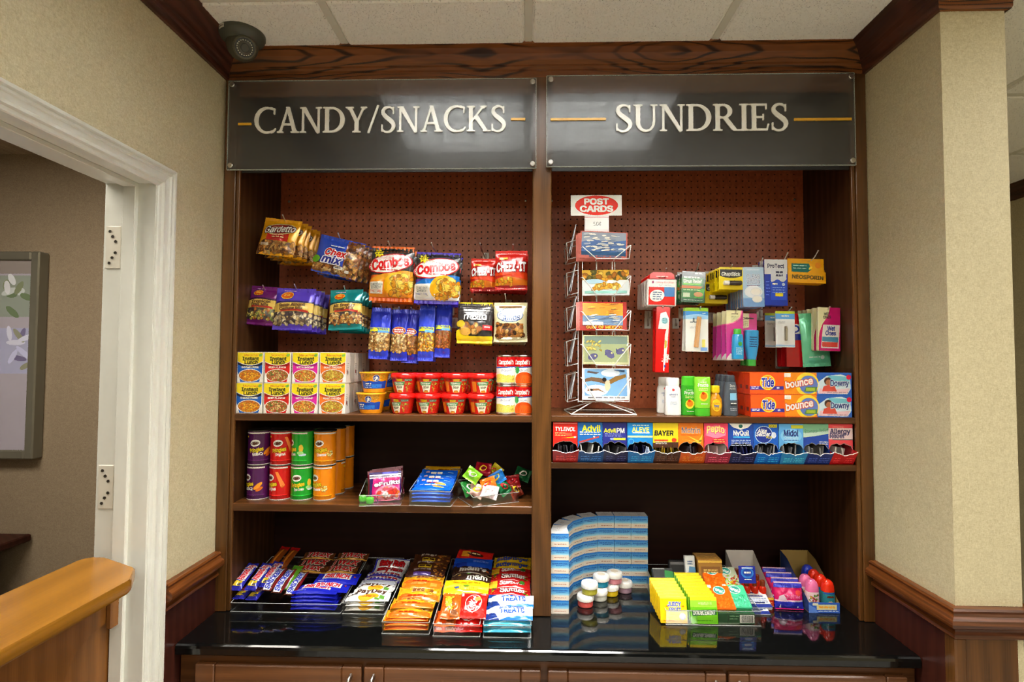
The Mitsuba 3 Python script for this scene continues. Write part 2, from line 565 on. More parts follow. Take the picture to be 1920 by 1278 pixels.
def place(p, rz=0.0, rx=0.0, ry=0.0, s=1.0):
    """Moves to p after turning about y (roll), x (lean) and z."""
    m = T().translate([float(q) for q in p])
    if rz: m = m @ T().rotate([0, 0, 1], rz)
    if rx: m = m @ T().rotate([1, 0, 0], rx)
    if ry: m = m @ T().rotate([0, 1, 0], ry)
    if s != 1.0: m = m @ T().scale(s)
    return m


ORD = ['frontmost', 'second', 'third', 'fourth', 'fifth', 'sixth', 'seventh', 'eighth', 'ninth', 'tenth', 'eleventh', 'twelfth', 'thirteenth', 'fourteenth', 'fifteenth', 'sixteenth']


def nth(k, what='front'):
    return ORD[k] if k == 0 and what == 'front' else (('first', *ORD[1:])[k] + ' from the ' + what)

# ------------------------------------------------------------------ the room
XL, XR, YC, XC, ZC = -1.10, 1.097, -0.335, 1.272, 2.665   # left wall, right wall, column face, column's far edge, ceiling
YB, XH, XO, YO = -5.2, 2.88, -4.6, 0.84                    # lobby back, hall wall, office far wall, office back wall
ZCT = 0.762                                                # counter top


def slab(*boxes, ch=0.0, bsdf='m_print', col=(200, 200, 200)):
    g = G()
    for b in boxes:
        g.box(*b, col, ch)
    return g.ply(bsdf, smooth=True)


g = G()
g.quad([XO - .2, YB, 0], [XH + .2, YB, 0], [XH + .2, 3.2, 0], [XO - .2, 3.2, 0])
struct('floor', g.ply('m_carpet'))
struct('wall_left', slab((XL - .145, XL, -0.338, YO + .1, 0, ZC + .05), (XL - .145, XL, -1.262, -0.338, 2.114, ZC + .05), (XL - .145, XL, YB, -1.262, 0, ZC + .05), bsdf='m_wallpaper'))
struct('wall_right', slab((XR, XC, YC, 3.1, 0, ZC + .05), bsdf='m_wallpaper'))
struct('wall_hall', slab((XH, XH + .1, YB, 3.1, 0, ZC + .05), (XC, XH, 3.0, 3.1, 0, ZC + .05), bsdf='m_wallpaper'))
struct('wall_front', slab((XL, 0.2, YB - .1, YB, 0, ZC + .05), (2.6, XH, YB - .1, YB, 0, ZC + .05), (0.2, 2.6, YB - .1, YB, 0, 0.8), (0.2, 2.6, YB - .1, YB, 2.3, ZC + .05), bsdf='m_wallpaper'))
struct('wall_office', slab((XO, XL - .145, YO, YO + .1, 0, ZC + .05), (XO - .1, XO, -4, YO + .1, 0, ZC + .05), (XO, XL - .145, -4.1, -4, 0, ZC + .05), bsdf='m_office_paper'))
struct('wall_back', slab((XL, XR, 0.345, 0.38, 0, ZC + .05), bsdf='m_wallpaper'))
g = G().quad([XO, -4, ZC], [XO, YO, ZC], [XL - .145, YO, ZC], [XL - .145, -4, ZC])
struct('ceiling_office', g.ply('m_office_paper'))
# unseen window panel, added for cool daylight from behind the viewer
g = G().quad([0.2, YB - .03, 0.8], [2.6, YB - .03, 0.8], [2.6, YB - .03, 2.3], [0.2, YB - .03, 2.3])
struct('window_1', g.ply('m_black', emitter={'type': 'area', 'radiance': {'type': 'rgb', 'value': list(L_WINDOW_FILL)}}))
g = G()
for x in (0.2, 1.0, 1.8, 2.6):
    g.box(x - .03, x + .03, YB - .02, YB + .02, 0.8, 2.3)
for z in (0.8, 2.3):
    g.box(0.17, 2.63, YB - .02, YB + .03, z - .03, z + .03)
struct('window_1__frame', g.ply('m_white_paint'))

# ceiling: lay-in tiles between T bars; troffers lie in some cells
XB = [-0.656 + 0.611 * k for k in range(-1, 7)]
YBAR = [-0.31 + 0.611 * k for k in range(-8, 6)]
lit_cells = {(1, 7): 'd', (2, 7): 'd', (0, 4): 'l', (4, 4): 'l', (2, 2): 'l', (0, 1): 'l', (4, 1): 'l', (5, 6): 'l'}  # l cells: unseen troffers added behind the viewer for frontal light
TROFF = []
rt = random.Random(3)
labels['ceiling'] = {'kind': 'structure'}
tile = {}
n_tile = 0


def cell_box(x0, x1, y0, y1):
    g = G()
    e, r = 0.012, 0.006
    g.quad([x0 + e, y0 + e, ZC - r], [x0 + e, y1 - e, ZC - r], [x1 - e, y1 - e, ZC - r], [x1 - e, y0 + e, ZC - r])
    q = [(x0, y0), (x1, y0), (x1, y1), (x0, y1)]
    p = [(x0 + e, y0 + e), (x1 - e, y0 + e), (x1 - e, y1 - e), (x0 + e, y1 - e)]
    for k in range(4):
        a, b, c, d = q[k], q[(k + 1) % 4], p[(k + 1) % 4], p[k]
        g.quad([*a, ZC + .004], [*d, ZC - r], [*c, ZC - r], [*b, ZC + .004])
    return g


for i, (x0, x1) in enumerate(zip(XB, XB[1:])):
    for j, (y0, y1) in enumerate(zip(YBAR, YBAR[1:])):
        if (i, j) in lit_cells:
            TROFF.append((x0, x1, y0, y1, lit_cells[i, j]))
            continue
        a0, a1 = max(x0 + .008, XL), min(x1 - .008, XH)
        b0, b1 = max(y0 + .008, YB), min(y1 - .008, 3.0)
        if a1 - a0 < .05 or b1 - b0 < .05 or (a1 <= XR and b0 > 0.0):
            continue
        put('ceiling__tile' if n_tile == 0 else f'ceiling__tile_{n_tile:03d}', cell_box(a0, a1, b0, b1).ply('m_ceiling_tile'))
        n_tile += 1
n_bar = 0
for x in XB:
    if XL < x < XH:
        put('ceiling__bar' if n_bar == 0 else f'ceiling__bar_{n_bar:03d}', slab((x - .012, x + .012, YB, 0.0 if x < XR else 3.0, ZC - .003, ZC + .012), bsdf='m_ceiling_grid'))
        n_bar += 1
for y in YBAR:
    if YB < y < 3.0:
        put(f'ceiling__bar_{n_bar:03d}', slab((XL if y < 0 else XC, XH, y - .012, y + .012, ZC - .0025, ZC + .012), bsdf='m_ceiling_grid'))
        n_bar += 1
g = G().quad([XL - .1, YB, ZC + .16], [XL - .1, 3.0, ZC + .16], [XH, 3.0, ZC + .16], [XH, YB, ZC + .16])
put('ceiling__deck', g.ply('m_black'))

# recessed louvred lamps: black-edged boxes, lamp high inside, blades below it (they give the cut-off on the walls)
for (x0, x1, y0, y1, kind) in TROFF:
    d = .012
    g = G().box(x0 + d, x1 - d, y0 + d, y1 - d, ZC + .11, ZC + .115, (200, 200, 200))
    for a in ((x0 + d, x0 + d + .004, y0 + d, y1 - d), (x1 - d - .004, x1 - d, y0 + d, y1 - d), (x0 + d, x1 - d, y0 + d, y0 + d + .004), (x0 + d, x1 - d, y1 - d - .004, y1 - d)):
        g.box(*a, ZC - .002, ZC + .115, (200, 200, 200))
    lv = G()
    nb = 7
    for k in range(1, nb):
        x = x0 + (x1 - x0) * k / nb
        lv.box(x - .0012, x + .0012, y0 + .02, y1 - .02, ZC, ZC + .082, (184, 186, 188))
        y = y0 + (y1 - y0) * k / nb
        lv.box(x0 + .02, x1 - .02, y - .0012, y + .0012, ZC, ZC + .082, (184, 186, 188))
    e = .03
    zl = ZC + .10 if kind == 'd' else ZC + .006
    lamp = G().quad([x0 + e, y0 + e, zl], [x0 + e, y1 - e, zl], [x1 - e, y1 - e, zl], [x1 - e, y0 + e, zl])
    lamp_parts = {'housing': g.ply('m_print')}
    if kind == 'd':
        lamp_parts['louver'] = lv.ply('m_print')
    key = thing('ceiling_lamp', f'square louvred lamp recessed in the ceiling, {"left" if x0 < -.3 else "right"} of two before the display cabinet' if kind == 'd' else 'added square lamp in the lobby ceiling, unseen behind the viewer', 'lamp', lamp_parts, group='louvred ceiling lamps' if kind == 'd' else 'added lobby ceiling lamps')
    put(key + '__diffuser', lamp.ply('m_black', emitter={'type': 'area', 'radiance': {'type': 'rgb', 'value': list(L_DISPLAY if kind == 'd' else L_LOBBY_FILL)}}))
x0, y0 = -2.6, -0.9
g = G().quad([x0, y0, ZC - .02], [x0, y0 + .6, ZC - .02], [x0 + 1.2, y0 + .6, ZC - .02], [x0 + 1.2, y0, ZC - .02])
key = thing('office_lamp', 'flat ceiling lamp of the office behind the half door', 'lamp', {'frame': slab((x0 - .03, x0 + 1.23, y0 - .03, y0 + .63, ZC - .018, ZC), bsdf='m_white_paint')})
put(key + '__diffuser', g.ply('m_black', emitter={'type': 'area', 'radiance': {'type': 'rgb', 'value': list(L_OFFICE)}}))

# ------------------------------------------------------------------ crown moulding, chair rails, wainscot
CROWN = [(0, 2.583), (.010, 2.583), (.013, 2.590), (.013, 2.604), (.018, 2.608), (.022, 2.616), (.028, 2.619), (.034, 2.632), (.048, 2.646), (.068, 2.655), (.086, 2.657), (.090, 2.6645), (0, 2.6645)]
RAIL = [(0, .962), (.020, .962), (.024, .957), (.021, .950), (.024, .943), (.033, .936), (.036, .926), (.033, .917), (.022, .912), (.012, .905), (.010, .897), (.016, .892), (.017, .884), (.012, .880), (0, .880)]


def run_x(y, ma=0, mb=0):
    """Along x on a wall that faces -y; ma, mb: +1 lengthens the end by the projection (outer corner), -1 shortens it."""
    return lambda a, b: (lambda q, s: np.column_stack([np.full(len(q), s) + np.where(s == a, -ma, mb) * q[:, 0], y - q[:, 0], q[:, 1]]))


def run_y(x, side, ma=0, mb=0):
    return lambda a, b: (lambda q, s: np.column_stack([x + side * q[:, 0], np.full(len(q), s) + np.where(s == a, -ma, mb) * q[:, 0], q[:, 1]]))


def moulding(prof, a, b, mk, bsdf):
    g = G().sweep(prof, a, b, mk(a, b))
    return g.ply(bsdf)


struct('trim_1', moulding(CROWN, XL, XR, run_x(0.0, -1, -1), 'm_oak_x'))
struct('trim_2', moulding(CROWN, YB, 0.0, run_y(XL, 1, 0, -1), 'm_oak_y'))
struct('trim_3', moulding(CROWN, YC, 0.0, run_y(XR, -1, 1, -1), 'm_oak_y'))
struct('trim_4', moulding(CROWN, XR, XC, run_x(YC, 1, 1), 'm_oak_x'))
struct('trim_5', moulding(CROWN, YC, 3.0, run_y(XC, 1, 1, 0), 'm_oak_y'))
struct('trim_6', moulding(CROWN, YB, 3.0, run_y(XH, -1), 'm_oak_y'))
struct('trim_7', moulding(RAIL, -0.278, 0.0, run_y(XL, 1), 'm_rail_y'))
struct('trim_8', moulding(RAIL, YC, 0.0, run_y(XR, -1, 1, 0), 'm_rail_y'))
struct('trim_9', moulding(RAIL, XR, XC, run_x(YC, 1, 1), 'm_rail_x'))
struct('trim_10', moulding(RAIL, YC, 3.0, run_y(XC, 1, 1, 0), 'm_rail_y'))
put('wall_left__wainscot', slab((XL, XL + .006, -0.278, -.002, 0.1, .881), ch=.001, bsdf='m_dark_wood'))
put('wall_right__wainscot', slab((XR - .006, XR, YC + .03, -.002, 0.1, .881), ch=.001, bsdf='m_dark_wood'))
put('wall_right__wainscot_001', slab((XR + .02, XC - .02, YC - .006, YC, 0.1, .881), ch=.001, bsdf='m_wood_z'))
put('wall_right__corner_bead', slab((XR - .010, XR + .020, YC - .010, YC + .030, 0.0, .881), ch=.004, bsdf='m_wood_z'))
struct('baseboard_left', slab((XL, XL + .012, -0.278, -.2, 0, .1), ch=.003, bsdf='m_dark_wood'))
struct('baseboard_right', slab((XR - .012, XR, YC, -.2, 0, .1), ch=.003, bsdf='m_dark_wood'))

# ------------------------------------------------------------------ doorway on the left: casing, jamb, hinges, half door
CAS = [(0, 0), (0, .016), (.003, .020), (.010, .020), (.0125, .013), (.016, .013), (.0175, .0165), (.021, .0165), (.023, .0115), (.036, .010), (.038, .013), (.045, .013), (.048, .007), (.057, .006), (.060, .004), (.060, 0)]
YJ, YJ2, ZJ = -0.345, -1.255, 2.108
g = G()
g.sweep(CAS, 0, ZJ + .055, lambda q, s: np.column_stack([XL + q[:, 1], YJ + .065 - q[:, 0], (s - np.where(s > 1, q[:, 0], 0))]))
g.sweep(CAS, 0, ZJ + .055, lambda q, s: np.column_stack([XL + q[:, 1], YJ2 - .065 + q[:, 0], (s - np.where(s > 1, q[:, 0], 0))]))
g.sweep(CAS, YJ2 - .065, YJ + .065, lambda q, s: np.column_stack([XL + q[:, 1], s + np.where(s > -1, -1, 1) * q[:, 0], ZJ + .055 - q[:, 0] + .0]))
struct('trim_11', g.ply('m_white_paint'))
g = G()
g.box(XL - .145, XL + .002, YJ, YJ + .008, 0, ZJ + .006, ch=.001)
g.box(XL - .145, XL + .002, YJ2 - .007, YJ2, 0, ZJ + .006, ch=.001)
g.box(XL - .145, XL + .002, YJ2 - .007, YJ + .008, ZJ, ZJ + .006, ch=.001)
put('trim_11__jamb', g.ply('m_white_paint'))
g = G()
g.box(XL - .085, XL - .048, YJ - .013, YJ, 0, ZJ, ch=.002)
g.box(XL - .085, XL - .048, YJ2, YJ2 + .013, 0, ZJ, ch=.002)
g.box(XL - .085, XL - .048, YJ2, YJ, ZJ - .013, ZJ, ch=.002)
put('trim_11__door_stop', g.ply('m_white_paint'))
for k, zc in enumerate((1.925, 1.255)):
    g = G().box(XL - .137, XL - .094, YJ - .0025, YJ, zc - .06, zc + .06, (205, 200, 186), .001)
    for dx, dz in ((-.125, .045), (-.117, .030), (-.108, .016), (-.108, -.016), (-.117, -.030), (-.125, -.045)):
        g.lathe([(0, 0), (.0042, 0), (.0042, .0012)], 10, (60, 55, 48))
        v = g.v[-1]
        v2 = g.v[-2]
        for q in (v, v2):
            q[:] = np.column_stack([q[:, 0] + XL + dx, -q[:, 2] + YJ - .0027, q[:, 1] + zc + dz])
    put('trim_11__hinge' if k == 0 else 'trim_11__hinge_001', g.ply('m_print'))

# half door with a shelf on top
ZS = 1.070
g = G().box(XL - .128, XL - .088, YJ2 + .004, YJ - .005, 0.02, ZS - .03, ch=.002)
struct('door_1', None)
put('door_1__leaf', g.ply('m_honey_z'))
corner = Polygon([(XL - .150, YJ2 - .1), (XL + .082, YJ2 - .1), (XL + .082, -.505), (XL + .035, -.428), (XL - .098, -.362), (XL - .150, -.362)]).buffer(-.03, 10).buffer(.03, 10)
g = G()
th, c = .032, .006
ring = lambda off: np.array(corner.buffer(off, join_style='mitre').exterior.coords)[:-1]
o = np.array(shapely.segmentize(corner, 0.2).exterior.coords)[:-1]
ctr = np.array([XL - .035, -0.9])
inn = o + (ctr - o) / np.linalg.norm(ctr - o, axis=1, keepdims=True) * c
lv = [(inn, ZS), (o, ZS - c), (o, ZS - th + c), (inn, ZS - th)]
k = len(o)
V = np.vstack([np.column_stack([q, np.full(k, z)]) for q, z in lv])
F = [[a * k + i, (a + 1) * k + i, (a + 1) * k + (i + 1) % k, a * k + (i + 1) % k] for a in range(3) for i in range(k)]
g.add(V, np.array(F)[:, ::-1])
v2, f2 = tri(Polygon(inn))
g.add(np.column_stack([v2, np.full(len(v2), ZS)]), f2), g.add(np.column_stack([v2, np.full(len(v2), ZS - th)]), f2[:, ::-1])
put('door_1__shelf', g.ply('m_honey_y'))
prof = [(-.352, ZS - .033), (-.352, .905), (-.43, .895), (-.475, .873), (-.505, .83), (-.525, .76), (-.56, .70), (-.9, .70), (-.94, .76), (-.96, .83), (-.99, .87), (-1.03, .895), (-1.24, .90), (-1.24, ZS - .033)]
g = G().extrude(Polygon(prof), .012, lambda v: np.column_stack([XL - .088 + v[:, 2], v[:, 0], v[:, 1]]))
put('door_1__apron', g.ply('m_honey_z'))
put('door_1__apron_block', slab((XL - .076, XL - .060, YJ - .038, YJ - .008, .885, ZS - .033), ch=.003, bsdf='m_honey_z'))
g = G().lathe([(0, 0), (.005, 0), (.006, -.002)], 12, (30, 24, 18))
for q in g.v:
    q[:] = np.column_stack([-q[:, 2] + XL - .0865, q[:, 0] - .50, q[:, 1] + .69])
put('door_1__screw', g.ply('m_print'))

# ------------------------------------------------------------------ the office seen through the doorway
zt = .735
g = G().box(-4.2, -2.52, -0.2, YO - .01, zt - .035, zt, ch=.006)
b = G().box(-4.1, -2.545, -.15, YO - .16, 0.0, zt - .0355, ch=.003)
thing('desk', 'dark wooden desk against the office wall behind the half door', 'desk', {'top': g.ply('m_dark_wood'), 'body': b.ply('m_dark_wood')})
fx1, fx0, fz0, fz1 = -2.487, -3.9, 1.112, 2.148
g = G()
bar, yf = .045, YO - .062
for a in ((fx1 - bar, fx1, fz0, fz1), (fx0, fx0 + bar, fz0, fz1), (fx0 + bar, fx1 - bar, fz0, fz0 + bar), (fx0 + bar, fx1 - bar, fz1 - bar, fz1)):
    g.box(a[0], a[1], yf, YO - .001, a[2], a[3], (104, 100, 88), .006)
pg = G().quad([fx0 + bar, yf + .012, fz0 + bar], [fx1 - bar, yf + .012, fz0 + bar], [fx1 - bar, yf + .012, fz1 - bar], [fx0 + bar, yf + .012, fz1 - bar], (178, 170, 182))
A = Art(pg, plane((fx0 + bar, yf + .012, fz0 + bar), (fx1 - fx0 - 2 * bar, 0, 0), (0, 0, fz1 - fz0 - 2 * bar)), 1.32, .95)
A.rect(.55, .70, 1, .92, (150, 158, 148)).rect(.55, .40, 1, .64, (176, 176, 206)).rect(0, .93, 1, 1, (150, 140, 136))
for k in range(9):
    A.ell(.90 + .1 * rt.random(), .72 + .18 * rt.random(), .015 + .02 * rt.random(), .012, [(110, 128, 96), (200, 206, 204), (132, 140, 110), (226, 228, 232)][k % 4], 40 * k)
for k in range(9):
    A.ell(.90 + .1 * rt.random(), .42 + .2 * rt.random(), .02 + .02 * rt.random(), .01, [(220, 220, 240), (120, 112, 150), (204, 204, 236), (150, 150, 130)][k % 4], 70 * k)
thing('framed_picture', 'large pale picture in a grey metal frame on the office wall', 'picture', {'frame': g.ply('m_gloss'), 'print': pg.ply('m_gloss')})

# ------------------------------------------------------------------ display cabinet
DP, IN = 0.3185, 0.0254
XI0, XI1 = -1.052, 1.052          # inner faces of the side panels
P0, P1 = -0.029, 0.036            # centre post
ZP = 1.400                        # underside of the upper shelves' level
cab = 'display_cabinet'
labels[numbered(cab)] = {'label': 'tall built-in brown wooden display cabinet with shelves and pegboard backs', 'category': 'display cabinet'}
CZ0, CZ1 = ZCT + .001, 2.585
put(cab + '__side_panel', slab((XL + .001, XI0, .006, DP + .02, CZ0, CZ1), bsdf='m_side_wood'))
put(cab + '__side_panel_001', slab((XI1, XR - .001, .006, DP + .02, CZ0, CZ1), bsdf='m_side_wood'))
put(cab + '__stile', slab((XL + .0015, XI0 - .006, -.012, .005, CZ0, CZ1), (XI0 - .0055, XI0 + .006, -.006, .005, CZ0, CZ1), ch=.0018, bsdf='m_wood_z'))
put(cab + '__stile_001', slab((XI1 + .006, XR - .0015, -.012, .005, CZ0, CZ1), (XI1 - .006, XI1 + .0055, -.006, .005, CZ0, CZ1), ch=.0018, bsdf='m_wood_z'))
put(cab + '__center_post', slab((P0, P1, -.012, .006, CZ0, CZ1), ch=.003, bsdf='m_wood_z'))
put(cab + '__divider_panel', slab((P0 + .014, P1 - .014, .006, DP + .02, CZ0, CZ1), bsdf='m_side_wood'))
put(cab + '__top_rail', slab((XI0, P0, -.010, .012, 2.528, CZ1), (P1, XI1, -.010, .012, 2.528, CZ1), ch=.0018, bsdf='m_rail_hazed'))
put(cab + '__header_board', slab((XI0 + .007, P0, .004, .010, 2.262, 2.528), bsdf='m_header'))
put(cab + '__header_board_001', slab((P1, XI1 - .007, .004, .010, 2.262, 2.528), bsdf='m_header'))
ZSH = {'lu': 1.424, 'll': 1.120, 'ru': 1.424, 'rl': 1.268}
for k, (x0, x1, z, t) in enumerate(((XI0, P0 + .013, 1.424, .023), (XI0, P0 + .013, 1.120, .025), (P1 - .013, XI1, 1.424, .020), (P1 - .013, XI1, 1.268, .020))):
    put(cab + ('__shelf' if k == 0 else f'__shelf_{k:03d}'), slab((x0, x1, -.002, DP, z - t, z), ch=.0015, bsdf='m_wood_x'))
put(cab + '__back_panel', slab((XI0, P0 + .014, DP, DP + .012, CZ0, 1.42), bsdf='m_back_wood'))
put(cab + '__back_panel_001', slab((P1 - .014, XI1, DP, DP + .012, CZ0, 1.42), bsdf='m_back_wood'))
put(cab + '__top_panel', slab((XL, XR, .003, .345, CZ1, ZC + .02), bsdf='m_back_wood'))


def pegboard(x0, x1, hx, z0, z1, hz):
    """Perforated board: a cell with an eight-cornered hole and its walls about every hole."""
    g = G()
    r, t = .0034, .006
    xs = [x0, *[h - IN / 2 for h in hx], hx[-1] + IN / 2, x1]
    zs = [z0, *[h - IN / 2 for h in hz], hz[-1] + IN / 2, z1]
    a = np.arange(8) * math.pi / 4 + math.pi / 8
    sq = np.array([[1, .0], [1, 1], [0, 1], [-1, 1], [-1, 0], [-1, -1], [0, -1], [1, -1]]) * IN / 2
    a = np.arange(8) * math.pi / 4
    hole = np.column_stack([np.cos(a), np.sin(a)]) * r
    cx, cz = (q.ravel() for q in np.meshgrid(hx, hz))
    m = len(cx)
    def ring(q, y):
        return np.stack([cx[:, None] + q[None, :, 0], np.full((m, 8), y), cz[:, None] + q[None, :, 1]], -1)
    V = np.concatenate([ring(sq, DP), ring(hole, DP), ring(hole, DP + t)], 1).reshape(-1, 3)
    F = []
    for k in range(8):
        k2 = (k + 1) % 8
        F += [[k, k2, 8 + k2, 8 + k], [8 + k, 8 + k2, 16 + k2, 16 + k]]
    F = (np.array(F)[None] + (np.arange(m) * 24)[:, None, None]).reshape(-1, 4)
    g.add(V, F)
    X0, X1, Z0, Z1 = xs[1], xs[-2], zs[1], zs[-2]
    for b in ((x0, X0, z0, z1), (X1, x1, z0, z1), (X0, X1, z0, Z0), (X0, X1, Z1, z1)):
        g.quad([b[0], DP, b[2]], [b[1], DP, b[2]], [b[1], DP, b[3]], [b[0], DP, b[3]])
    return g.ply('m_pegboard', smooth=False)


PZ = [2.3564 - r * IN for r in range(-6, 36)][::-1]
PXL = [(c - 38) * IN - .0526 for c in range(39)]
PXR = [c * IN + .0526 for c in range(39)]
put(cab + '__pegboard', pegboard(XI0, P0 + .014, PXL, 1.424, 2.53, PZ))
put(cab + '__pegboard_001', pegboard(P1 - .014, XI1, PXR, 1.424, 2.53, PZ))
put(cab + '__pegboard_backing', slab((XI0, XI1, DP + .0125, DP + .016, 1.42, 2.54), bsdf='m_black'))
for k, (x, z) in enumerate(((PXL[0], 2.3564 - 4 * IN), (PXL[38], 2.3564 - 4 * IN), (PXR[0], 2.3564 - 4 * IN), (PXR[38], 2.3564 - 4 * IN))):
    g = G().lathe([(0, -.003), (.004, -.0022), (.0055, 0)], 12, (215, 212, 205))
    for q in g.v:
        q[:] = np.column_stack([q[:, 0] + x, q[:, 2] + DP - .0005, q[:, 1] + z])
    put(cab + ('__screw' if k == 0 else f'__screw_{k:03d}'), g.ply('m_metal'))

# granite counter and the base cabinet beneath it
YF = -0.218
prof = [(YF + .006, ZCT - .034), (YF, ZCT - .029), (YF - .001, ZCT - .012), (YF + .0012, ZCT - .005), (YF + .006, ZCT - .0012), (YF + .012, ZCT), (.32, ZCT), (.32, ZCT - .034)]
g = G().sweep(prof, XL + .009, XR - .009, lambda q, s: np.column_stack([np.full(len(q), s), q[:, 0], q[:, 1]]))
thing('countertop', 'polished black granite countertop under the display cabinet', 'countertop', g.ply('m_granite', smooth=False))
bc = numbered('base_cabinet')
labels[bc] = {'label': 'brown wooden base cabinet with panelled doors under the black countertop', 'category': 'cabinet'}
yb = YF + .024
put(bc + '__carcass', slab((XL + .012, XR - .012, yb, .318, .1, ZCT - .035), bsdf='m_wood_x'))
put(bc + '__toe_kick', slab((XL + .012, XR - .012, yb + .06, .318, .0, .1), bsdf='m_black'))
DOORS = [(365, 677), (682, 1014), (1027, 1362), (1367, 1702)]
for k, (u0, u1) in enumerate(DOORS):
    x0, x1 = at(u0, 1262, y=yb - .018)[0], at(u1, 1268, y=yb - .018)[0]
    z1, z0, w = .702, .14, .058
    g = G()
    for b in ((x0, x0 + w, z0, z1), (x1 - w, x1, z0, z1)):
        g.box(b[0], b[1], yb - .019, yb - .001, b[2], b[3], ch=.003)
    g.box(x0 + w, x1 - w, yb - .017, yb - .001, z1 - w, z1 - .001, ch=.004), g.box(x0 + w, x1 - w, yb - .017, yb - .001, z0, z0 + w, ch=.004)
    p = G().box(x0 + w - .002, x1 - w + .002, yb - .010, yb - .001, z0 + w - .002, z1 - w + .002, ch=.003)
    p.box(x0 + w + .03, x1 - w - .03, yb - .016, yb - .009, z0 + w + .03, z1 - w - .03, ch=.005)
    d = bc + ('__door' if k == 0 else f'__door_{k:03d}')
    put(d, g.ply('m_door_x'))
    put(d + '__raised_panel', p.ply('m_door_x'))
    hx = x1 - .03 if k % 2 == 0 else x0 + .03
    h = G().tube([(hx, yb - .018, .600), (hx, yb - .046, .606), (hx, yb - .050, .640), (hx, yb - .046, .674), (hx, yb - .018, .680)], .0055, sides=10)
    put(d + '__handle', h.ply('m_metal'))
    labels[d + '__handle'] = {'label': 'curved chrome bar handle'}

# ------------------------------------------------------------------ the two lettered signs
Tk, tn, sl, st = .135, .062, .085, .032


def serif(x, y, w, up=1):
    return sbox(x - w / 2 - sl, y if up > 0 else y - st, x + w / 2 + sl, y + st if up > 0 else y).union(Polygon([(x - w / 2 - sl * .5, y), (x + w / 2 + sl * .5, y), (x + w / 2, y + up * .09), (x - w / 2, y + up * .09)]))


def stem(x, w, y0=0, y1=1, s0=True, s1=True):
    q = [sbox(x - w / 2, y0, x + w / 2, y1)]
    if s0: q.append(serif(x, y0, w, 1))
    if s1: q.append(serif(x, y1, w, -1))
    return union_all(q)


def bar(xa, ya, xb, yb_, w):
    return Polygon([(xa - w / 2, ya), (xa + w / 2, ya), (xb + w / 2, yb_), (xb - w / 2, yb_)])


def ellipse(cx, cy, rx, ry):
    return affinity.scale(Point(cx, cy).buffer(1, 48), rx, ry)


def brush(pts, ws):
    from scipy.interpolate import CubicSpline
    p, k = np.asarray(pts, float), np.linspace(0, 1, len(pts))
    tt = np.linspace(0, 1, 60)
    q, w = CubicSpline(k, p)(tt), np.interp(tt, k, ws)
    return union_all([LineString([q[i], q[i + 1]]).buffer((w[i] + w[i + 1]) / 4, 6) for i in range(59)])


LET = {}
LET['I'] = (stem(.17, Tk), .34)
LET['N'] = (union_all([stem(.16, tn), stem(.78, tn, s0=False), Polygon([(.10, 1), (.27, 1), (.81, 0), (.75, -.03), (.72, -.03)])]), .94)
LET['A'] = (union_all([bar(.14, 0, .44, 1.02, tn), bar(.72, 0, .435, 1.02, Tk), sbox(.24, .30, .60, .36), serif(.14, 0, tn), serif(.72, 0, Tk)]), .88)
LET['Y'] = (union_all([stem(.42, Tk, 0, .48, True, False), bar(.42, .42, .14, 1, Tk), bar(.44, .42, .70, 1, tn), serif(.14, 1, Tk, -1), serif(.70, 1, tn, -1)]), .84)
LET['D'] = (union_all([stem(.17, Tk), ellipse(.36, .5, .50, .5).difference(ellipse(.34, .5, .37, .445)).intersection(sbox(.2, -1, 2, 2)), sbox(.16, 0, .40, .055), sbox(.16, .945, .40, 1)]), .92)
LET['C'] = (union_all([ellipse(.52, .5, .47, .525).difference(ellipse(.57, .5, .385, .465)).intersection(union_all([sbox(-1, -1, .74, 2)])), brush([(.70, .985), (.80, .95), (.84, .93)], [.06, .05, .05]), sbox(.81, .74, .845, .97), brush([(.70, .02), (.80, .06), (.88, .16)], [.07, .06, .03])]), .93)
LET['S'] = (union_all([brush([(.52, .88), (.38, .985), (.20, .93), (.14, .76), (.28, .58), (.46, .43), (.56, .24), (.45, .04), (.26, -.005), (.12, .10)], [.04, .055, .09, .12, .15, .16, .125, .075, .055, .045]), sbox(.525, .72, .56, .98), sbox(.085, .02, .12, .28)]), .66)
LET['U'] = (union_all([stem(.17, Tk, .32, 1, False), stem(.72, tn, .32, 1, False), ellipse(.425, .34, .3225, .365).difference(ellipse(.455, .34, .222, .30)).intersection(sbox(-1, -1, 2, .34)).union(sbox(.1025, .3, .2375, .36))]), .88)
LET['R'] = (union_all([stem(.17, Tk), ellipse(.36, .73, .30, .27).difference(ellipse(.34, .73, .18, .215)).intersection(sbox(.2, -1, 2, 2)), sbox(.16, .945, .38, 1), sbox(.16, .46, .38, .515), Polygon([(.34, .49), (.50, .49), (.84, 0), (.92, 0), (.92, .03), (.66, .03)]), sbox(.70, 0, .94, .03)]), .90)
LET['E'] = (union_all([stem(.17, Tk), sbox(.16, .945, .60, 1), sbox(.16, .475, .50, .525), sbox(.16, 0, .62, .055), sbox(.565, .80, .60, 1), Polygon([(.585, 0), (.62, 0), (.68, .24), (.645, .24)]), sbox(.47, .39, .50, .61)]), .70)
LET['K'] = (union_all([stem(.17, Tk), bar(.24, .44, .66, 1, tn), Polygon([(.30, .55), (.44, .62), (.84, 0), (.92, 0), (.92, .03), (.68, .03)]), serif(.66, 1, tn, -1), sbox(.64, 0, .94, .03)]), .90)
LET['/'] = (bar(.05, -.03, .42, 1.06, tn), .48)


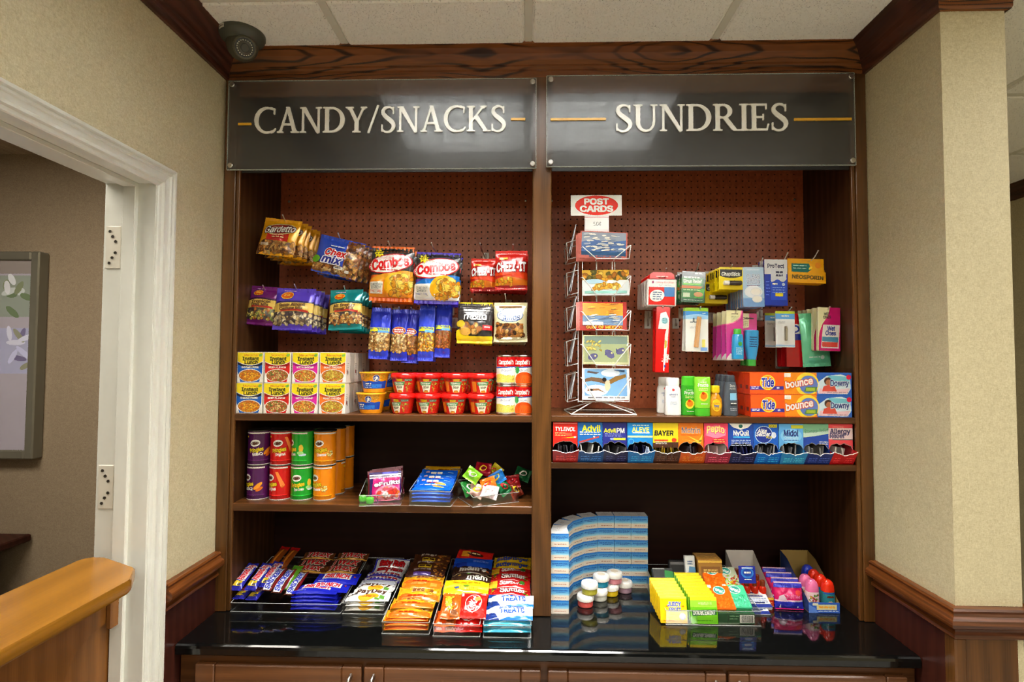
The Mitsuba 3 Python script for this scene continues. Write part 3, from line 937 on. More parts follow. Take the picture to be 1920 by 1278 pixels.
def sign(word, u0, u1, v, cap, corners, golds, label):
    ys = -0.034
    (ua, va), (ub, vb) = corners
    a, b = at(ua, va, y=ys), at(ub, vb, y=ys)
    x0, x1, z1, z0 = a[0], b[0], a[2], b[2]
    key = numbered('sign_panel')
    labels[key] = {'label': label, 'category': 'sign'}
    put(key + '__sheet', slab((x0, x1, ys, ys + .006, z0, z1), ch=.001, bsdf='m_sheet'))
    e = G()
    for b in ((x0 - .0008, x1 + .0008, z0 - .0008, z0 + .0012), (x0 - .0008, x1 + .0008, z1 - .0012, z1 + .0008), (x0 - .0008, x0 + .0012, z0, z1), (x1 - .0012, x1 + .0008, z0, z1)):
        e.box(b[0], b[1], ys - .0004, ys + .0064, b[2], b[3], (150, 158, 152))  # pale bars stand in for the highlights along the acrylic edges
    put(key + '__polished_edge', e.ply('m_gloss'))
    xa, xb = at(u0, v, y=ys)[0], at(u1, v, y=ys)[0]
    zc = at((u0 + u1) / 2, v, y=ys)[2]
    h = cap
    adv = [LET[ch][1] for ch in word]
    nat = sum(adv) - .1
    sx = (xb - xa) / (nat * h)
    x = xa - .04 * h * sx
    for i, ch in enumerate(word):
        poly = affinity.scale(LET[ch][0], h * sx, h, origin=(0, 0))
        g = G().extrude(poly.buffer(.0009).simplify(.0002), .004, lambda q, x=x: np.column_stack([x + q[:, 0], ys - .0005 - q[:, 2], zc - h / 2 + q[:, 1]]))
        put(key + ('__letter' if i == 0 else f'__letter_{i:03d}'), g.ply('m_letter', smooth=False))
        x += adv[i] * h * sx
    for i, (ua, ub, vv) in enumerate(golds):
        p, q = at(ua, vv, y=ys), at(ub, vv, y=ys)
        put(key + ('__gold_line' if i == 0 else f'__gold_line_{i:03d}'), slab((p[0], q[0], ys - .004, ys - .0003, zc - .0035 if False else p[2] - .0042, p[2] + .0042), ch=.0006, bsdf='m_gold'))
    for i, (xx, zz) in enumerate(((x0 + .014, z1 - .014), (x1 - .012, z1 - .014), (x0 + .014, z0 + .014), (x1 - .012, z0 + .014))):
        g = G().lathe([(0, .0), (.0075, .0), (.009, .0015), (.009, .006), (.006, .007), (.006, .030)], 16)
        for q in g.v:
            q[:] = np.column_stack([q[:, 0] + xx, q[:, 2] + ys - .007, q[:, 1] + zz])
        put(key + ('__standoff' if i == 0 else f'__standoff_{i:03d}'), g.ply('m_metal'))
    labels[key + '__gold_line'] = {'label': 'thin gold line beside the lettering'}


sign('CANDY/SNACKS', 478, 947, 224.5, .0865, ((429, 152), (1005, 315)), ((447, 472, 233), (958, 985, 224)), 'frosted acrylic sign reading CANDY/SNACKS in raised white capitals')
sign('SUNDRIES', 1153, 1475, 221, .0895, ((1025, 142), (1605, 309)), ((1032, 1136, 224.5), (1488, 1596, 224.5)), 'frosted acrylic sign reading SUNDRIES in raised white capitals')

# ------------------------------------------------------------------ dome camera in the ceiling corner
cc = np.array([-0.968, -0.150, ZC])
g = G().lathe([(.064, .0), (.064, -.012), (.060, -.022), (.050, -.030), (.043, -.036)], 36, (62, 64, 54), sharp=60)
ball = trimesh.creation.icosphere(3, .044)
bg = G().add(ball.vertices * [1, 1, 1] + [0, 0, -.040], ball.faces, (58, 56, 44))
fw = CAM + np.array([0.35, 0.2, -0.25]) - (cc + [0, 0, -.04])
fw /= np.linalg.norm(fw)
M = trimesh.geometry.align_vectors([0, 0, 1], fw)
face = G()
face.lathe([(.031, .031), (.0325, .0365), (.029, .0405), (.0265, .0385)], 32, (86, 84, 70), sharp=80).lathe([(.0265, .0385), (.0, .0385)], 32, (40, 40, 36))
for rr_, nn in ((.0155, 14), (.0205, 20)):
    for q in range(nn):
        a = 2 * math.pi * q / nn
        face.lathe([(.0018, .0385), (.0016, .0395), (0, .040)], 8, (226, 226, 214), rr_ * math.cos(a), rr_ * math.sin(a), sharp=80)
lens = G().lathe([(.0125, .0386), (.0125, .042), (.011, .043), (.006, .0405), (0, .0395)], 24, (16, 16, 15), sharp=80)
for m_ in (face, lens):
    for q in m_.v:
        q[:] = q @ M[:3, :3].T + [0, 0, -.040]
for m_ in (g, bg, face, lens):
    for q in m_.v:
        q[:] = q * 1.08 + cc
dk = thing('dome_camera', 'grey dome security camera with a ring of small lights in the ceiling corner', 'security camera', {'base': g.ply('m_print'), 'ball': bg.ply('m_print'), 'face': face.ply('m_print'), 'lens': lens.ply('m_gloss')})
st_ = G()
A = Art(st_, cyl_face(.0628, -.019, -.008, .40, a0=-.55, r1=.0645), .025, .011, edge=.004, base=.0006)
A.rect(0, 0, 1, 1, (206, 204, 192)).lines(.15, .85, .45, 1, (60, 60, 56), .1, .2)
for q in st_.v:
    q[:] = q * 1.08 + cc
put(dk + '__sticker', st_.ply('m_print'))

# ------------------------------------------------------------------ builders for packaged goods
def pillow(w, h, thick, base, art=None, seal='z', seed=0, nu=34, nv=38, back=None, pinch=0.035, belly=0.42, wrinkle=1.0, crimp=0.0007, mat='m_foil', origin='top', seals=(0.10, 0.075), edge=14):
    """A filled wrapper, front towards -y, z up; seals across the top and bottom (seal='z') or the two ends (seal='x')."""
    r = random.Random(seed)
    ox, oz = r.uniform(0, 50), r.uniform(0, 50)
    zo = {'top': 0.945, 'bottom': 0.0, 'mid': 0.5}[origin]
    s0, s1 = seals[1], 1 - seals[0]

    def shape(s, t, sign):
        s, t = np.asarray(s, float), np.asarray(t, float)
        a, b = (s, t) if seal == 'z' else (t, s)          # a across, b from seal to seal
        bb = np.clip((b - s0) / (s1 - s0), 0, 1)
        env = np.sin(math.pi * bb ** (math.log(0.5) / math.log(belly))) ** 0.62
        prof = np.clip(1 - np.abs(2 * a - 1) ** 3.2, 0, 1) ** 0.75
        q = np.stack([s * 6 + ox, t * 6 + oz, np.full_like(s, sign * 3.0 + seed)], -1)
        q2 = np.stack([s * 11 + oz, t * 8 + ox, np.full_like(s, sign * 5.0 + seed)], -1)
        wr = (meshkit.noise(q) - 0.5) * 0.22 + (meshkit.noise(q2) - 0.5) * 0.06
        radial = 0.09 * np.sin(a * 26 + 6 * meshkit.noise(q)) * np.exp(-(np.minimum(bb, 1 - bb) / 0.16) ** 2)
        d = thick * 0.5 * env * prof * (1 + wrinkle * (wr * 1.6 + radial))
        y = sign * d * (1.0 if sign < 0 else 0.75) + crimp * np.sin(a * w * 900) * (1 - env) + 0.004 * wrinkle * (meshkit.noise(np.stack([a * 3 + ox, np.round(b) * 7.0 + oz, np.full_like(s, 1.0)], -1)) - 0.5) * (1 - env)
        pin = 1 - pinch * np.sin(math.pi * np.clip(b, 0, 1))
        x, z = (s - 0.5) * w, (t - zo) * h
        if seal == 'z':
            x = x * pin
        else:
            z = ((t - 0.5) * pin + 0.5 - zo) * h
        return np.stack([x, y, z], -1)

    g = G()
    front = lambda s, t: shape(s, t, -1)
    g.grid(front, nu, nv, base)
    g.grid(lambda s, t: shape(s, t, 1), max(6, nu // 2), max(6, nv // 2), back or base, flip=True)
    if art:
        art(Art(g, front, w, h, edge=max(w, h) / (edge + 8), lift=0.00028, base=0.0006))
    return g.ply(mat)


def carton(w, h, d, base, art=None, side=None, top=None, left=None, right=None, ch=0.0008, mat='m_print'):
    """A folded box on its base, front towards -y, with the flap lines of its ends."""
    g = G().box(-w / 2, w / 2, 0, d, 0, h, base, ch)
    e = 0.00012
    for sgn, c, fn in ((-1, side, left), (1, side, right)):
        o, eu = ((-w / 2 - e, d, 0), (0, -d, 0)) if sgn < 0 else ((w / 2 + e, 0, 0), (0, d, 0))
        S = plane(o, eu, (0, 0, h))
        A = Art(g, S, d, h)
        if c is not None:
            A.rect(.02, .02, .98, .98, c)
        if fn:
            fn(A)
    if top is not None:
        Art(g, plane((-w / 2, 0, h + e), (w, 0, 0), (0, d, 0)), w, d).rect(.01, .01, .99, .99, top).rect(.01, .485, .99, .50, np.array(top) * .6)
    if art:
        art(Art(g, plane((-w / 2, -e, 0), (w, 0, 0), (0, 0, h)), w, h))
    return g.ply(mat)


def hook(u, v, y_tip, length=None, rise=0.022, label='', lean=0.0):
    """A wire peg hook; (u, v): where the photograph shows its raised tip."""
    p = at(u, v, y=y_tip)
    x, z = p[0] - lean, p[2] - rise
    g = G().tube([(x, DP + .004, z + .024), (x, DP - .004, z + .024), (x, DP - .008, z + .020), (x, DP - .008, z + .004), (x, DP - .012, z), (x, y_tip + .03, z), (x + lean * .5, y_tip + .014, z + rise * .35), (x + lean, y_tip, z + rise)], .0022, sides=8)
    g.add(trimesh.creation.icosphere(1, .0032).vertices + [x + lean, y_tip, z + rise], trimesh.creation.icosphere(1, .0032).faces)
    b = G().box(x - .013, x + .013, DP - .0035, DP - .0005, z - .012, z + .030, (225, 222, 214), .0015)
    return thing('peg_hook', label, 'hook', {'wire': g.ply('m_metal'), 'clip': b.ply('m_gloss')}, group='wire hooks on the pegboard'), (x, z)


def hang(name, what, cat, ply, u, v, y0, dy, n, group, rolls=(0,), lean=-5, tail='', yaw=0, plies=None):
    """n alike packets one behind the other; (u, v): the hang hole of the frontmost."""
    p = at(u, v, y=y0)
    for k in range(n):
        roll = rolls[k % len(rolls)]
        lab = (f'{what}, {nth(k)} {tail}' if n > 1 else f'{what} {tail}').strip()
        thing(name, lab, cat, (plies or [ply])[k % len(plies or [ply])], place((p[0] + .002 * math.sin(3.1 * k + u), y0 + k * dy, p[2] - .0015 * k * (k % 2)), rx=lean * (1 - .12 * k), ry=roll, rz=yaw), group if n > 1 else None)


WHITE, BLACK, RED, YEL = (240, 238, 232), (16, 15, 15), (196, 22, 20), (240, 196, 20)
BROWNS = [(120, 66, 28), (164, 98, 40), (196, 134, 60), (84, 44, 20), (214, 160, 84)]
NUTS = [(214, 172, 104), (232, 198, 136), (190, 140, 74), (160, 104, 52), (240, 216, 166)]
GOLDS = [(226, 150, 24), (240, 180, 40), (206, 122, 18), (246, 200, 80)]
sq = lambda x0, y0, x1, y1: [(x0, y0), (x1, y0), (x1, y1), (x0, y1)]


# ------------------------------------------------------------------ bags on the left pegboard
def a_gard(A):
    A.poly([(.0, .08), (1, .08), (1, .30), (.8, .36), (.5, .34), (.2, .38), (0, .30)], (110, 58, 22)).blobs(sq(.02, .06, .98, .34), 70, .055, BROWNS + [(226, 190, 120)], 1, 2.0)
    A.poly([(.22, .36), (.80, .36), (.80, .60), (.22, .60)], (176, 22, 16))
    A.ell(.52, .68, .42, .17, (214, 200, 150), 8).ell(.52, .68, .39, .145, (118, 16, 18), 8)
    A.text('Gardetto', .52, .68, .18, WHITE, .78, slant=.35, rot=8, out=(40, 14, 12), fat=.03)
    A.lines(.36, .68, .50, 2, (246, 214, 170), .06, .03).rect(.10, .22, .32, .29, (226, 214, 190)).lines(.12, .30, .27, 2, (90, 60, 40), .03, .012)


def a_chex(A):
    A.poly([(.70, .0), (1, .0), (1, .97), (.62, .97), (.66, .6)], (120, 66, 30)).blobs([(.72, .04), (.98, .04), (.98, .93), (.72, .93)], 60, .05, BROWNS + [(70, 40, 20)], 2, 1.5)
    A.poly([(0, .08), (.8, .04), (.8, .22), (0, .27)], (132, 76, 30)).blobs([(.02, .08), (.78, .06), (.78, .22), (.02, .25)], 40, .05, BROWNS + NUTS, 3, 1.8)
    A.text('Chex', .46, .56, .17, (206, 24, 30), .46, slant=.12, out=(236, 236, 246), bold=True, rim=.13).text('mix', .42, .37, .18, (28, 36, 130), .40, slant=.2, out=(236, 236, 246), bold=True, rim=.13)
    A.lines(.3, .62, .72, 1, (214, 224, 246), .05, .03).ell(.06, .33, .10, .08, (104, 176, 40)).rect(.50, .17, .70, .23, WHITE).rect(.74, .12, .84, .18, WHITE).lines(.52, .68, .20, 1, (80, 80, 90))


def combos(field, rim, low):
    def fn(A):
        A.rect(.0, .46, 1, .965, field).rect(0, .965, 1, 1, rim).rect(0, 0, 1, .07, rim)
        A.band(lambda x: .60 + .02 * math.sin(6 * x), lambda x: .90 + .05 * math.sin(3.1 * x), (32, 30, 30))
        A.band(lambda x: .30, lambda x: .43 + .16 * x - .2 * (x - .5) ** 2, low)
        A.ell(.46, .67, .53, .235, (176, 20, 26), 9).ell(.46, .67, .50, .21, WHITE, 9)
        A.text('Combos', .47, .68, .17, (204, 18, 24), .86, rot=9, slant=.06, bold=True, fat=.05).lines(.25, .75, .535, 1, (180, 30, 30), .05, .02)
        pts = [(.18 + .13 * (1.0 if k % 2 else .55) * math.cos(k * math.pi / 7), .86 + .10 * (1 if k % 2 else .55) * math.sin(k * math.pi / 7)) for k in range(14)]
        A.poly(pts, (234, 206, 30)).lines(.12, .25, .875, 2, (60, 50, 10), .035, .02)
        A.rect(0, .07, 1, .36, (226, 132, 22) if low[0] > 150 else (236, 236, 236))
        A.ell(.66, .30, .30, .26, (240, 176, 20), 20).ell(.70, .34, .20, .17, (252, 214, 60), 30).blobs([(.45, .08), (.97, .10), (.98, .52), (.6, .45)], 22, .07, GOLDS + [(252, 220, 90)], 5, 1.6)
        A.rect(.04, .13, .34, .33, (232, 228, 214)).text('CHEDDAR', .19, .285, .04, (40, 40, 60), .26).text('CHEESE', .19, .235, .04, (40, 40, 60), .22).text('PRETZEL', .19, .175, .04, (200, 60, 20) if low[0] > 150 else (30, 40, 140), .26)
    return fn


def a_cheezit(A):
    A.band(lambda x: .0, lambda x: .10 + .02 * math.sin(9 * x), (176, 16, 14)).poly([(0, .10), (1, .12), (1, .38), (.72, .30), (.4, .34), (0, .26)], (216, 110, 24))
    A.blobs([(.04, .12), (.5, .12), (.5, .28), (.04, .26)], 9, .085, GOLDS, 4, 1.2, 4).band(lambda x: .34 - .1 * x * x, lambda x: .42, (226, 60, 18))
    A.text('CHEEZ-IT', .50, .56, .22, WHITE, .90, bold=True, out=(130, 16, 12), slant=.05, rot=2, fat=.05).rect(.12, .74, .40, .80, (240, 150, 40))


def nut_mix(field, mixname, pal, seed):
    def fn(A):
        A.band(lambda x: .60 + .04 * x + .02 * math.sin(5 * x), lambda x: .645 + .045 * x + .02 * math.sin(5 * x), tuple(int(q * .45) for q in field))
        A.band(lambda x: .40, lambda x: .60 + .05 * x + .02 * math.sin(5 * x), (226, 190, 92))
        A.band(lambda x: .13, lambda x: .385 + .03 * math.sin(3.1 * x), (52, 40, 44)).blobs(sq(.04, .13, .96, .38), 60, .055, pal, seed, 1.4)
        A.band(lambda x: .375 + .05 * math.sin(3.1 * x), lambda x: .425 + .05 * math.sin(3.1 * x), (176, 40, 30), x0=.2, x1=.9)
        A.text(mixname[0], .48, .575, .07, (84, 50, 30), .66, rot=3, bold=True).text(mixname[1], .46, .49, .07, (84, 50, 30), .60, rot=3, bold=True)
        A.ell(.32, .80, .16, .10, (246, 196, 60), 6).ell(.32, .80, .145, .085, (214, 84, 16), 6).lines(.24, .41, .79, 1, (250, 206, 70), .05, .035).lines(.2, .5, .92, 1, (220, 190, 230), .04, .014)
    return fn


def peanuts(low, word):
    def fn(A):
        A.rect(.0, .17, 1, .50, (122, 84, 40)).blobs(sq(.05, .16, .95, .50), 60, .095, low, 7, 1.2)
        if word == 'PLANTERS':
            A.rect(.06, .52, .96, .60, (210, 220, 40)).text('PLANTERS', .5, .575, .035, (30, 60, 140), .80, bold=True).ell(.3, .55, .13, .10, (240, 220, 60)).rect(.45, .50, .92, .545, (90, 160, 226))
        else:
            A.ell(.5, .57, .40, .24, (236, 180, 60)).ell(.5, .57, .36, .20, (160, 22, 40)).lines(.22, .8, .575, 2, WHITE, .04, .025)
        A.rect(.0, .0, 1, .015, (70, 80, 220))
    return fn


def a_mini(A):
    A.rect(0, .12, 1, .965, (44, 40, 42))
    for k in range(9):
        A.rect(.06 + .11 * k, .70, .08 + .11 * k, .965, (70, 66, 64))
    for k in range(3):
        A.rect(0, .76 + .07 * k, 1, .775 + .07 * k, (78, 72, 70))
    A.rect(0, 0, 1, .17, (240, 206, 20)).poly([(0, .17), (.35, .17), (.15, .34), (0, .30)], (240, 206, 20))
    A.text('m&m', .52, .63, .15, WHITE, .64, slant=.05, bold=True, fat=0.0).lines(.4, .85, .535, 1, WHITE, .05, .035)
    A.blobs(sq(.12, .26, .70, .44), 14, .10, BROWNS[1:3] + [(206, 160, 90)], 9, 1.1).ell(.26, .27, .15, .11, (190, 140, 50)).rect(.74, .30, .98, .42, (196, 26, 30)).lines(.78, .95, .36, 1, WHITE, .05, .03).ell(.12, .45, .11, .10, (196, 170, 40))


def a_amos(A):
    A.ell(.48, .66, .40, .22, (66, 96, 150)).ell(.48, .66, .385, .20, (228, 236, 242)).rect(.14, .86, .84, .90, (110, 72, 30))
    A.text('Famous', .46, .72, .12, (30, 74, 140), .58, slant=.3, rot=5).text('Amos', .52, .59, .14, (30, 74, 140), .52, slant=.3, rot=5)
    A.rect(.08, .12, .88, .44, (168, 108, 46)).blobs(sq(.08, .13, .88, .44), 26, .085, BROWNS + [(60, 32, 16)], 11, 1.1)


BAG = {}
w, h = 73 * ppm(.085), 76 * ppm(.085)
BAG['gard'] = pillow(w, h, .034, (232, 160, 20), a_gard, seed=1)
BAG['chex'] = pillow(90 * ppm(.09), 74 * ppm(.09), .036, (44, 72, 186), a_chex, seed=2)
BAG['comb_o'] = pillow(82 * ppm(.06), 106 * ppm(.06), .05, (226, 96, 20), combos((24, 22, 22), (232, 100, 16), (226, 150, 30)), seed=3)
BAG['comb_b'] = pillow(85 * ppm(.06), 99 * ppm(.06), .05, (52, 34, 150), combos((24, 22, 22), (62, 40, 170), (22, 110, 196)), seed=4)
BAG['cheez_s'] = pillow(50 * ppm(.12), 64 * ppm(.12), .03, (206, 34, 22), a_cheezit, seed=5)
BAG['cheez'] = pillow(61 * ppm(.09), 77 * ppm(.09), .034, (204, 30, 22), a_cheezit, seed=6)
BAG['mix_p'] = pillow(57 * ppm(.10), 76 * ppm(.10), .036, (98, 20, 96), nut_mix((98, 20, 96), ('Tropical', 'Trail Mix'), [(120, 130, 60), (214, 190, 90), (190, 110, 50), (90, 80, 60), (230, 210, 130)], 21), seed=7)
BAG['mix_b'] = pillow(75 * ppm(.08), 82 * ppm(.08), .036, (84, 60, 196), nut_mix((84, 60, 196), ('Raisin Almond', 'Cashew Mix'), [(226, 210, 170), (240, 226, 190), (60, 48, 56), (90, 66, 50), (196, 170, 120)], 22), seed=8)
BAG['mix_t'] = pillow(63 * ppm(.09), 79 * ppm(.09), .036, (10, 124, 128), nut_mix((10, 124, 128), ('All Energy', 'Power Mix'), [(214, 164, 90), (190, 130, 60), (234, 206, 150), (150, 90, 50)], 23), seed=9)
BAG['nut1'] = pillow(36 * ppm(.10), 98 * ppm(.10), .026, (36, 56, 208), peanuts(NUTS, 'PLANTERS'), seed=10, pinch=-.10, belly=.40, crimp=.0002)
BAG['nut2'] = pillow(31 * ppm(.11), 98 * ppm(.11), .026, (34, 48, 190), peanuts(NUTS, 'SALTED'), seed=11, pinch=.02, belly=.40, crimp=.0002)
BAG['nut3'] = pillow(29 * ppm(.11), 102 * ppm(.11), .026, (32, 44, 180), peanuts(BROWNS, 'HONEY'), seed=12, pinch=.02, belly=.40, crimp=.0002)
BAG['nut4'] = pillow(29 * ppm(.10), 106 * ppm(.10), .026, (48, 70, 210), peanuts(GOLDS + NUTS[:2], 'PLANTERS'), seed=13, pinch=-.05, belly=.40, crimp=.0002)
BAG['nut5'] = pillow(28 * ppm(.10), 100 * ppm(.10), .026, (44, 60, 200), peanuts([(170, 90, 44), (140, 66, 30), (200, 120, 60)], 'PLANTERS'), seed=14, pinch=-.03, belly=.40, crimp=.0002)
BAG['mini'] = pillow(66 * ppm(.08), 79 * ppm(.08), .034, (230, 196, 20), a_mini, seed=15)
BAG['amos'] = pillow(63 * ppm(.08), 76 * ppm(.08), .034, (222, 212, 168), a_amos, seed=16)

HK = 'wire hook that holds the '
hook(530, 403, .075, label=HK + 'yellow bags with a dark red oval', lean=-.004)
hang('snack_bag', 'yellow snack bag with a dark red oval logo', 'snack bag', BAG['gard'], 533, 415, .09, .042, 5, 'yellow snack bags with a red oval', (7, 4, 3, 2, 2), -14)
hook(634, 437, .085, label=HK + 'bright blue snack mix bags', lean=-.004)
hang('snack_bag', 'bright blue bag of snack mix with red and blue lettering', 'snack bag', BAG['chex'], 644, 452, .10, .05, 3, 'bright blue snack mix bags', (13, 11, 9), -8)
hook(728, 452, .052, label=HK + 'orange rimmed pretzel snack bags', lean=-.006)
hang('snack_bag', 'black and orange pretzel snack bag with red lettering', 'snack bag', BAG['comb_o'], 737, 468, .07, .06, 2, 'orange rimmed pretzel snack bags', (2, 3), -4)
hook(809, 455, .052, label=HK + 'blue rimmed pretzel snack bags', lean=-.008)
hang('snack_bag', 'black and blue pretzel snack bag with red lettering', 'snack bag', BAG['comb_b'], 823, 479, .07, .06, 2, 'blue rimmed pretzel snack bags', (2, 4), -4)
hook(900, 456, .11, label=HK + 'small red cracker bags', lean=-.006)
hang('snack_bag', 'small red bag of cheese crackers', 'snack bag', BAG['cheez_s'], 908, 488, .125, .05, 2, 'small red cracker bags', (1, 2), -8)
hook(962, 458, .08, label=HK + 'larger red cracker bags')
hang('snack_bag', 'large red cracker bag beside the centre post', 'snack bag', BAG['cheez'], 960, 474, .09, .05, 3, 'larger red cracker bags', (0, 2, 3), -8)
hook(493, 535, .085, label=HK + 'dark magenta trail mix bags')
hang('snack_bag', 'dark magenta bag of trail mix with a yellow band', 'snack bag', BAG['mix_p'], 500, 541, .10, .045, 3, 'dark magenta trail mix bags', (4, 5, 6), -12)
hook(552, 533, .07, label=HK + 'violet raisin and nut bags', lean=-.004)
hang('snack_bag', 'violet bag of raisins and nuts with a yellow band', 'snack bag', BAG['mix_b'], 557, 545, .085, .042, 4, 'violet raisin and nut bags', (1, 2, 3, 2), -12)
hook(645, 536, .08, label=HK + 'teal nut mix bags')
hang('snack_bag', 'teal bag of nut mix with a yellow band', 'snack bag', BAG['mix_t'], 650, 547, .095, .042, 4, 'teal nut mix bags', (-2, 0, 2, 1), -12)
for k, (b, u, v, y, r, wh) in enumerate((('nut1', 716, 582, .105, 2, 'wide blue peanut bag, leftmost of the five'), ('nut2', 750, 585, .115, 0, 'blue peanut bag with a red oval, second from the left'), ('nut3', 773, 586, .125, 2, 'dark blue nut bag, middle one of the five'), ('nut4', 803, 578, .10, 1, 'blue bag of golden peanuts, fourth from the left'), ('nut5', 832, 577, .11, 1, 'blue bag of reddish nuts, rightmost of five'))):
    hook(u - 2, v - 10, y - .012, rise=.016, label=HK + ('first', 'second', 'third', 'fourth', 'fifth')[k] + ' blue nut bag from the left')
    hang('peanut_bag', wh, 'snack bag', BAG[b], u, v, y, .05, 2, 'slim blue peanut bags', (r, r + 1), -7)
hook(884, 560, .07, label=HK + 'black and yellow cookie bags')
hang('snack_bag', 'black and yellow bag of small cookies with white letters', 'snack bag', BAG['mini'], 892, 571, .085, .045, 3, 'black and yellow cookie bags', (1, 3, 5), -9)
hook(947, 551, .07, label=HK + 'cream cookie bags', lean=-.004)
hang('snack_bag', 'cream bag of chocolate chip cookies with blue script', 'snack bag', BAG['amos'], 957, 571, .085, .042, 4, 'cream cookie bags', (0, 1, 3, 2), -9)
hook(851, 606, .30, rise=.006, label='bare hook end on the left pegboard right of the peanut bags')

# ------------------------------------------------------------------ left upper shelf: noodle boxes, cups, bowls, cans
SU = 1.4245


def noodle(band, dark, word, pal, seed):
    def fn(A):
        A.rect(.02, .55, .98, .985, (238, 214, 30)).ell(.90, .90, .07, .05, (120, 170, 60), 30)
        A.text('Maruchan', .55, .90, .065, (196, 50, 30), .56, slant=.15).text('Instant', .52, .785, .115, BLACK, .62, bold=True).text('Lunch', .54, .665, .12, BLACK, .50, bold=True)
        f = lambda o: (lambda x: .50 + o + .52 * (x - .5) ** 2)
        A.band(lambda x: .02, f(.08), WHITE, x0=.02, x1=.98).band(lambda x: .02, f(.06), band, x0=.03, x1=.97)
        A.band(f(-.02), f(.055), dark, x0=.03, x1=.97).text(word, .5, .505, .06, WHITE, .66, bold=True)
        A.poly([(.03, .36), (.03, .02), (.14, .02)], WHITE).poly([(.97, .36), (.97, .02), (.86, .02)], WHITE)
        A.ell(.5, .235, .445, .245, WHITE).ell(.5, .235, .415, .22, (168, 96, 40))
        th = np.linspace(0, 2 * math.pi, 24)
        A.blobs([(.5 + .38 * math.cos(q), .235 + .17 * math.sin(q)) for q in th], 90, .036, pal, seed, 1.7)
    return fn


ND = {
    'blue band and golden noodles': noodle((14, 84, 176), (10, 16, 40), 'CHEDDAR CHEESE', [(236, 158, 30), (226, 128, 24), (246, 186, 60), (210, 104, 22)], 31),
    'red band and beef noodles': noodle((196, 28, 24), (130, 12, 14), 'BEEF FLAVOR', [(206, 150, 90), (160, 100, 50), (226, 190, 120), (110, 120, 50), (190, 70, 50)], 32),
    'magenta band and shrimp noodles': noodle((206, 34, 150), (140, 20, 110), 'WITH SHRIMP', [(226, 150, 50), (190, 170, 70), (220, 90, 40), (236, 196, 100)], 33),
    'orange band and chicken noodles': noodle((222, 110, 40), (170, 60, 20), 'ROAST CHICKEN', [(206, 170, 50), (226, 200, 90), (180, 150, 40), (200, 110, 40)], 34)}
NX = [(440.5, 491), (491.5, 543), (543.5, 595.5), (596, 647)]
nw, nh, nd = .0915, .1055, .088
for k, (nm, art) in enumerate(ND.items()):
    g = G()
    g.box(-nw / 2, nw / 2, 0, nd, 0, nh, (236, 232, 226), .0008)
    art(Art(g, plane((-nw / 2, -.00012, 0), (nw, 0, 0), (0, 0, nh)), nw, nh))
    A = Art(g, plane((nw / 2 + .00012, 0, 0), (0, nd, 0), (0, 0, nh)), nd, nh)
    A.poly([(.0, 0), (.55, 0), (.42, .3), (.52, .75), (.42, 1), (0, 1)], (232, 230, 224)).poly([(.55, 0), (1, 0), (1, 1), (.42, 1), (.52, .75), (.42, .3)], (176, 174, 168)).lines(.06, .32, .62, 6, (120, 120, 116), .06, .012).rect(.08, .3, .16, .42, (120, 40, 30)).rect(.2, .25, .26, .4, (60, 60, 60))
    nply = g.ply('m_print')
    x = at(sum(NX[k]) / 2, 745, y=.006)[0]
    for lev in range(2):
        deep = 3 if k == 3 else 1
        for q in range(deep):
            lab = f'box with {nm}, {"upper" if lev else "lower"} row' + (f', {nth(q)} in file' if deep > 1 else '')
            thing('noodle_box', lab, 'noodle box', nply, place((x + .001 + .001 * lev, 0.009 + q * (nd + .003), SU + lev * (nh + .0005)), rz=.6 - .8 * lev), 'noodle boxes in two rows')


def cup_mesh(r0, r1, h, base, art, span=2.0, a0=0.0, n=40, lip=None):
    g = G()
    prof = [(0, 0), (r0 - .002, 0), (r0, .002), (r1, h)]
    g.lathe(prof, n, base)
    if lip:
        g.lathe([(r1, h - .006), (r1 + .003, h - .005), (r1 + .003, h - .001), (r1, h)], n, lip, sharp=80)
    A = Art(g, cyl_face(r0 + .0002, .002, h - .001, span, a0, r1 + .0002), r1 * span, h, edge=.010)
    art(A)
    return g.ply('m_gloss')


def a_mac(A):
    A.band(lambda x: .18, lambda x: .56 + .025 * math.sin(22 * x), (22, 70, 176)).band(lambda x: .22, lambda x: .40, (40, 120, 214), x0=.42, x1=.8)
    A.blobs(sq(.10, .64, .93, .97), 60, .022, GOLDS, 41, 1.6)
    A.ell(.58, .72, .105, .105, WHITE).ell(.58, .72, .095, .095, (24, 40, 120)).ell(.58, .72, .07, .045, WHITE)
    A.lines(.20, .42, .40, 1, WHITE, .05, .07).lines(.2, .4, .31, 1, (200, 220, 250), .05, .04, 3).lines(.16, .42, .22, 1, (190, 210, 246), .05, .03)


mac = cup_mesh(.0375, .050, .0705, (236, 150, 24), a_mac, 2.3, lip=(240, 168, 40))
lid = G().lathe([(0, .0712), (.0505, .0712), (.053, .0705), (.0535, .068)], 40, (232, 176, 30), sharp=60).ply('m_foil')
for k, (u, y, lev, rz, wh) in enumerate(((696.5, .065, 0, -8, 'lower yellow and blue macaroni cup beside the noodle boxes'), (702, .068, 1, 12, 'upper yellow and blue macaroni cup beside the noodle boxes'), (712, .18, 0, 5, 'lower macaroni cup of the pair behind'), (719, .182, 1, 30, 'upper macaroni cup of the pair behind'))):
    x = at(u, 745, y=y)[0]
    thing('macaroni_cup', wh, 'macaroni cup', {'cup': mac, 'lid': lid}, place((x, y, SU + lev * .0725), rz=rz), 'yellow and blue macaroni cups')


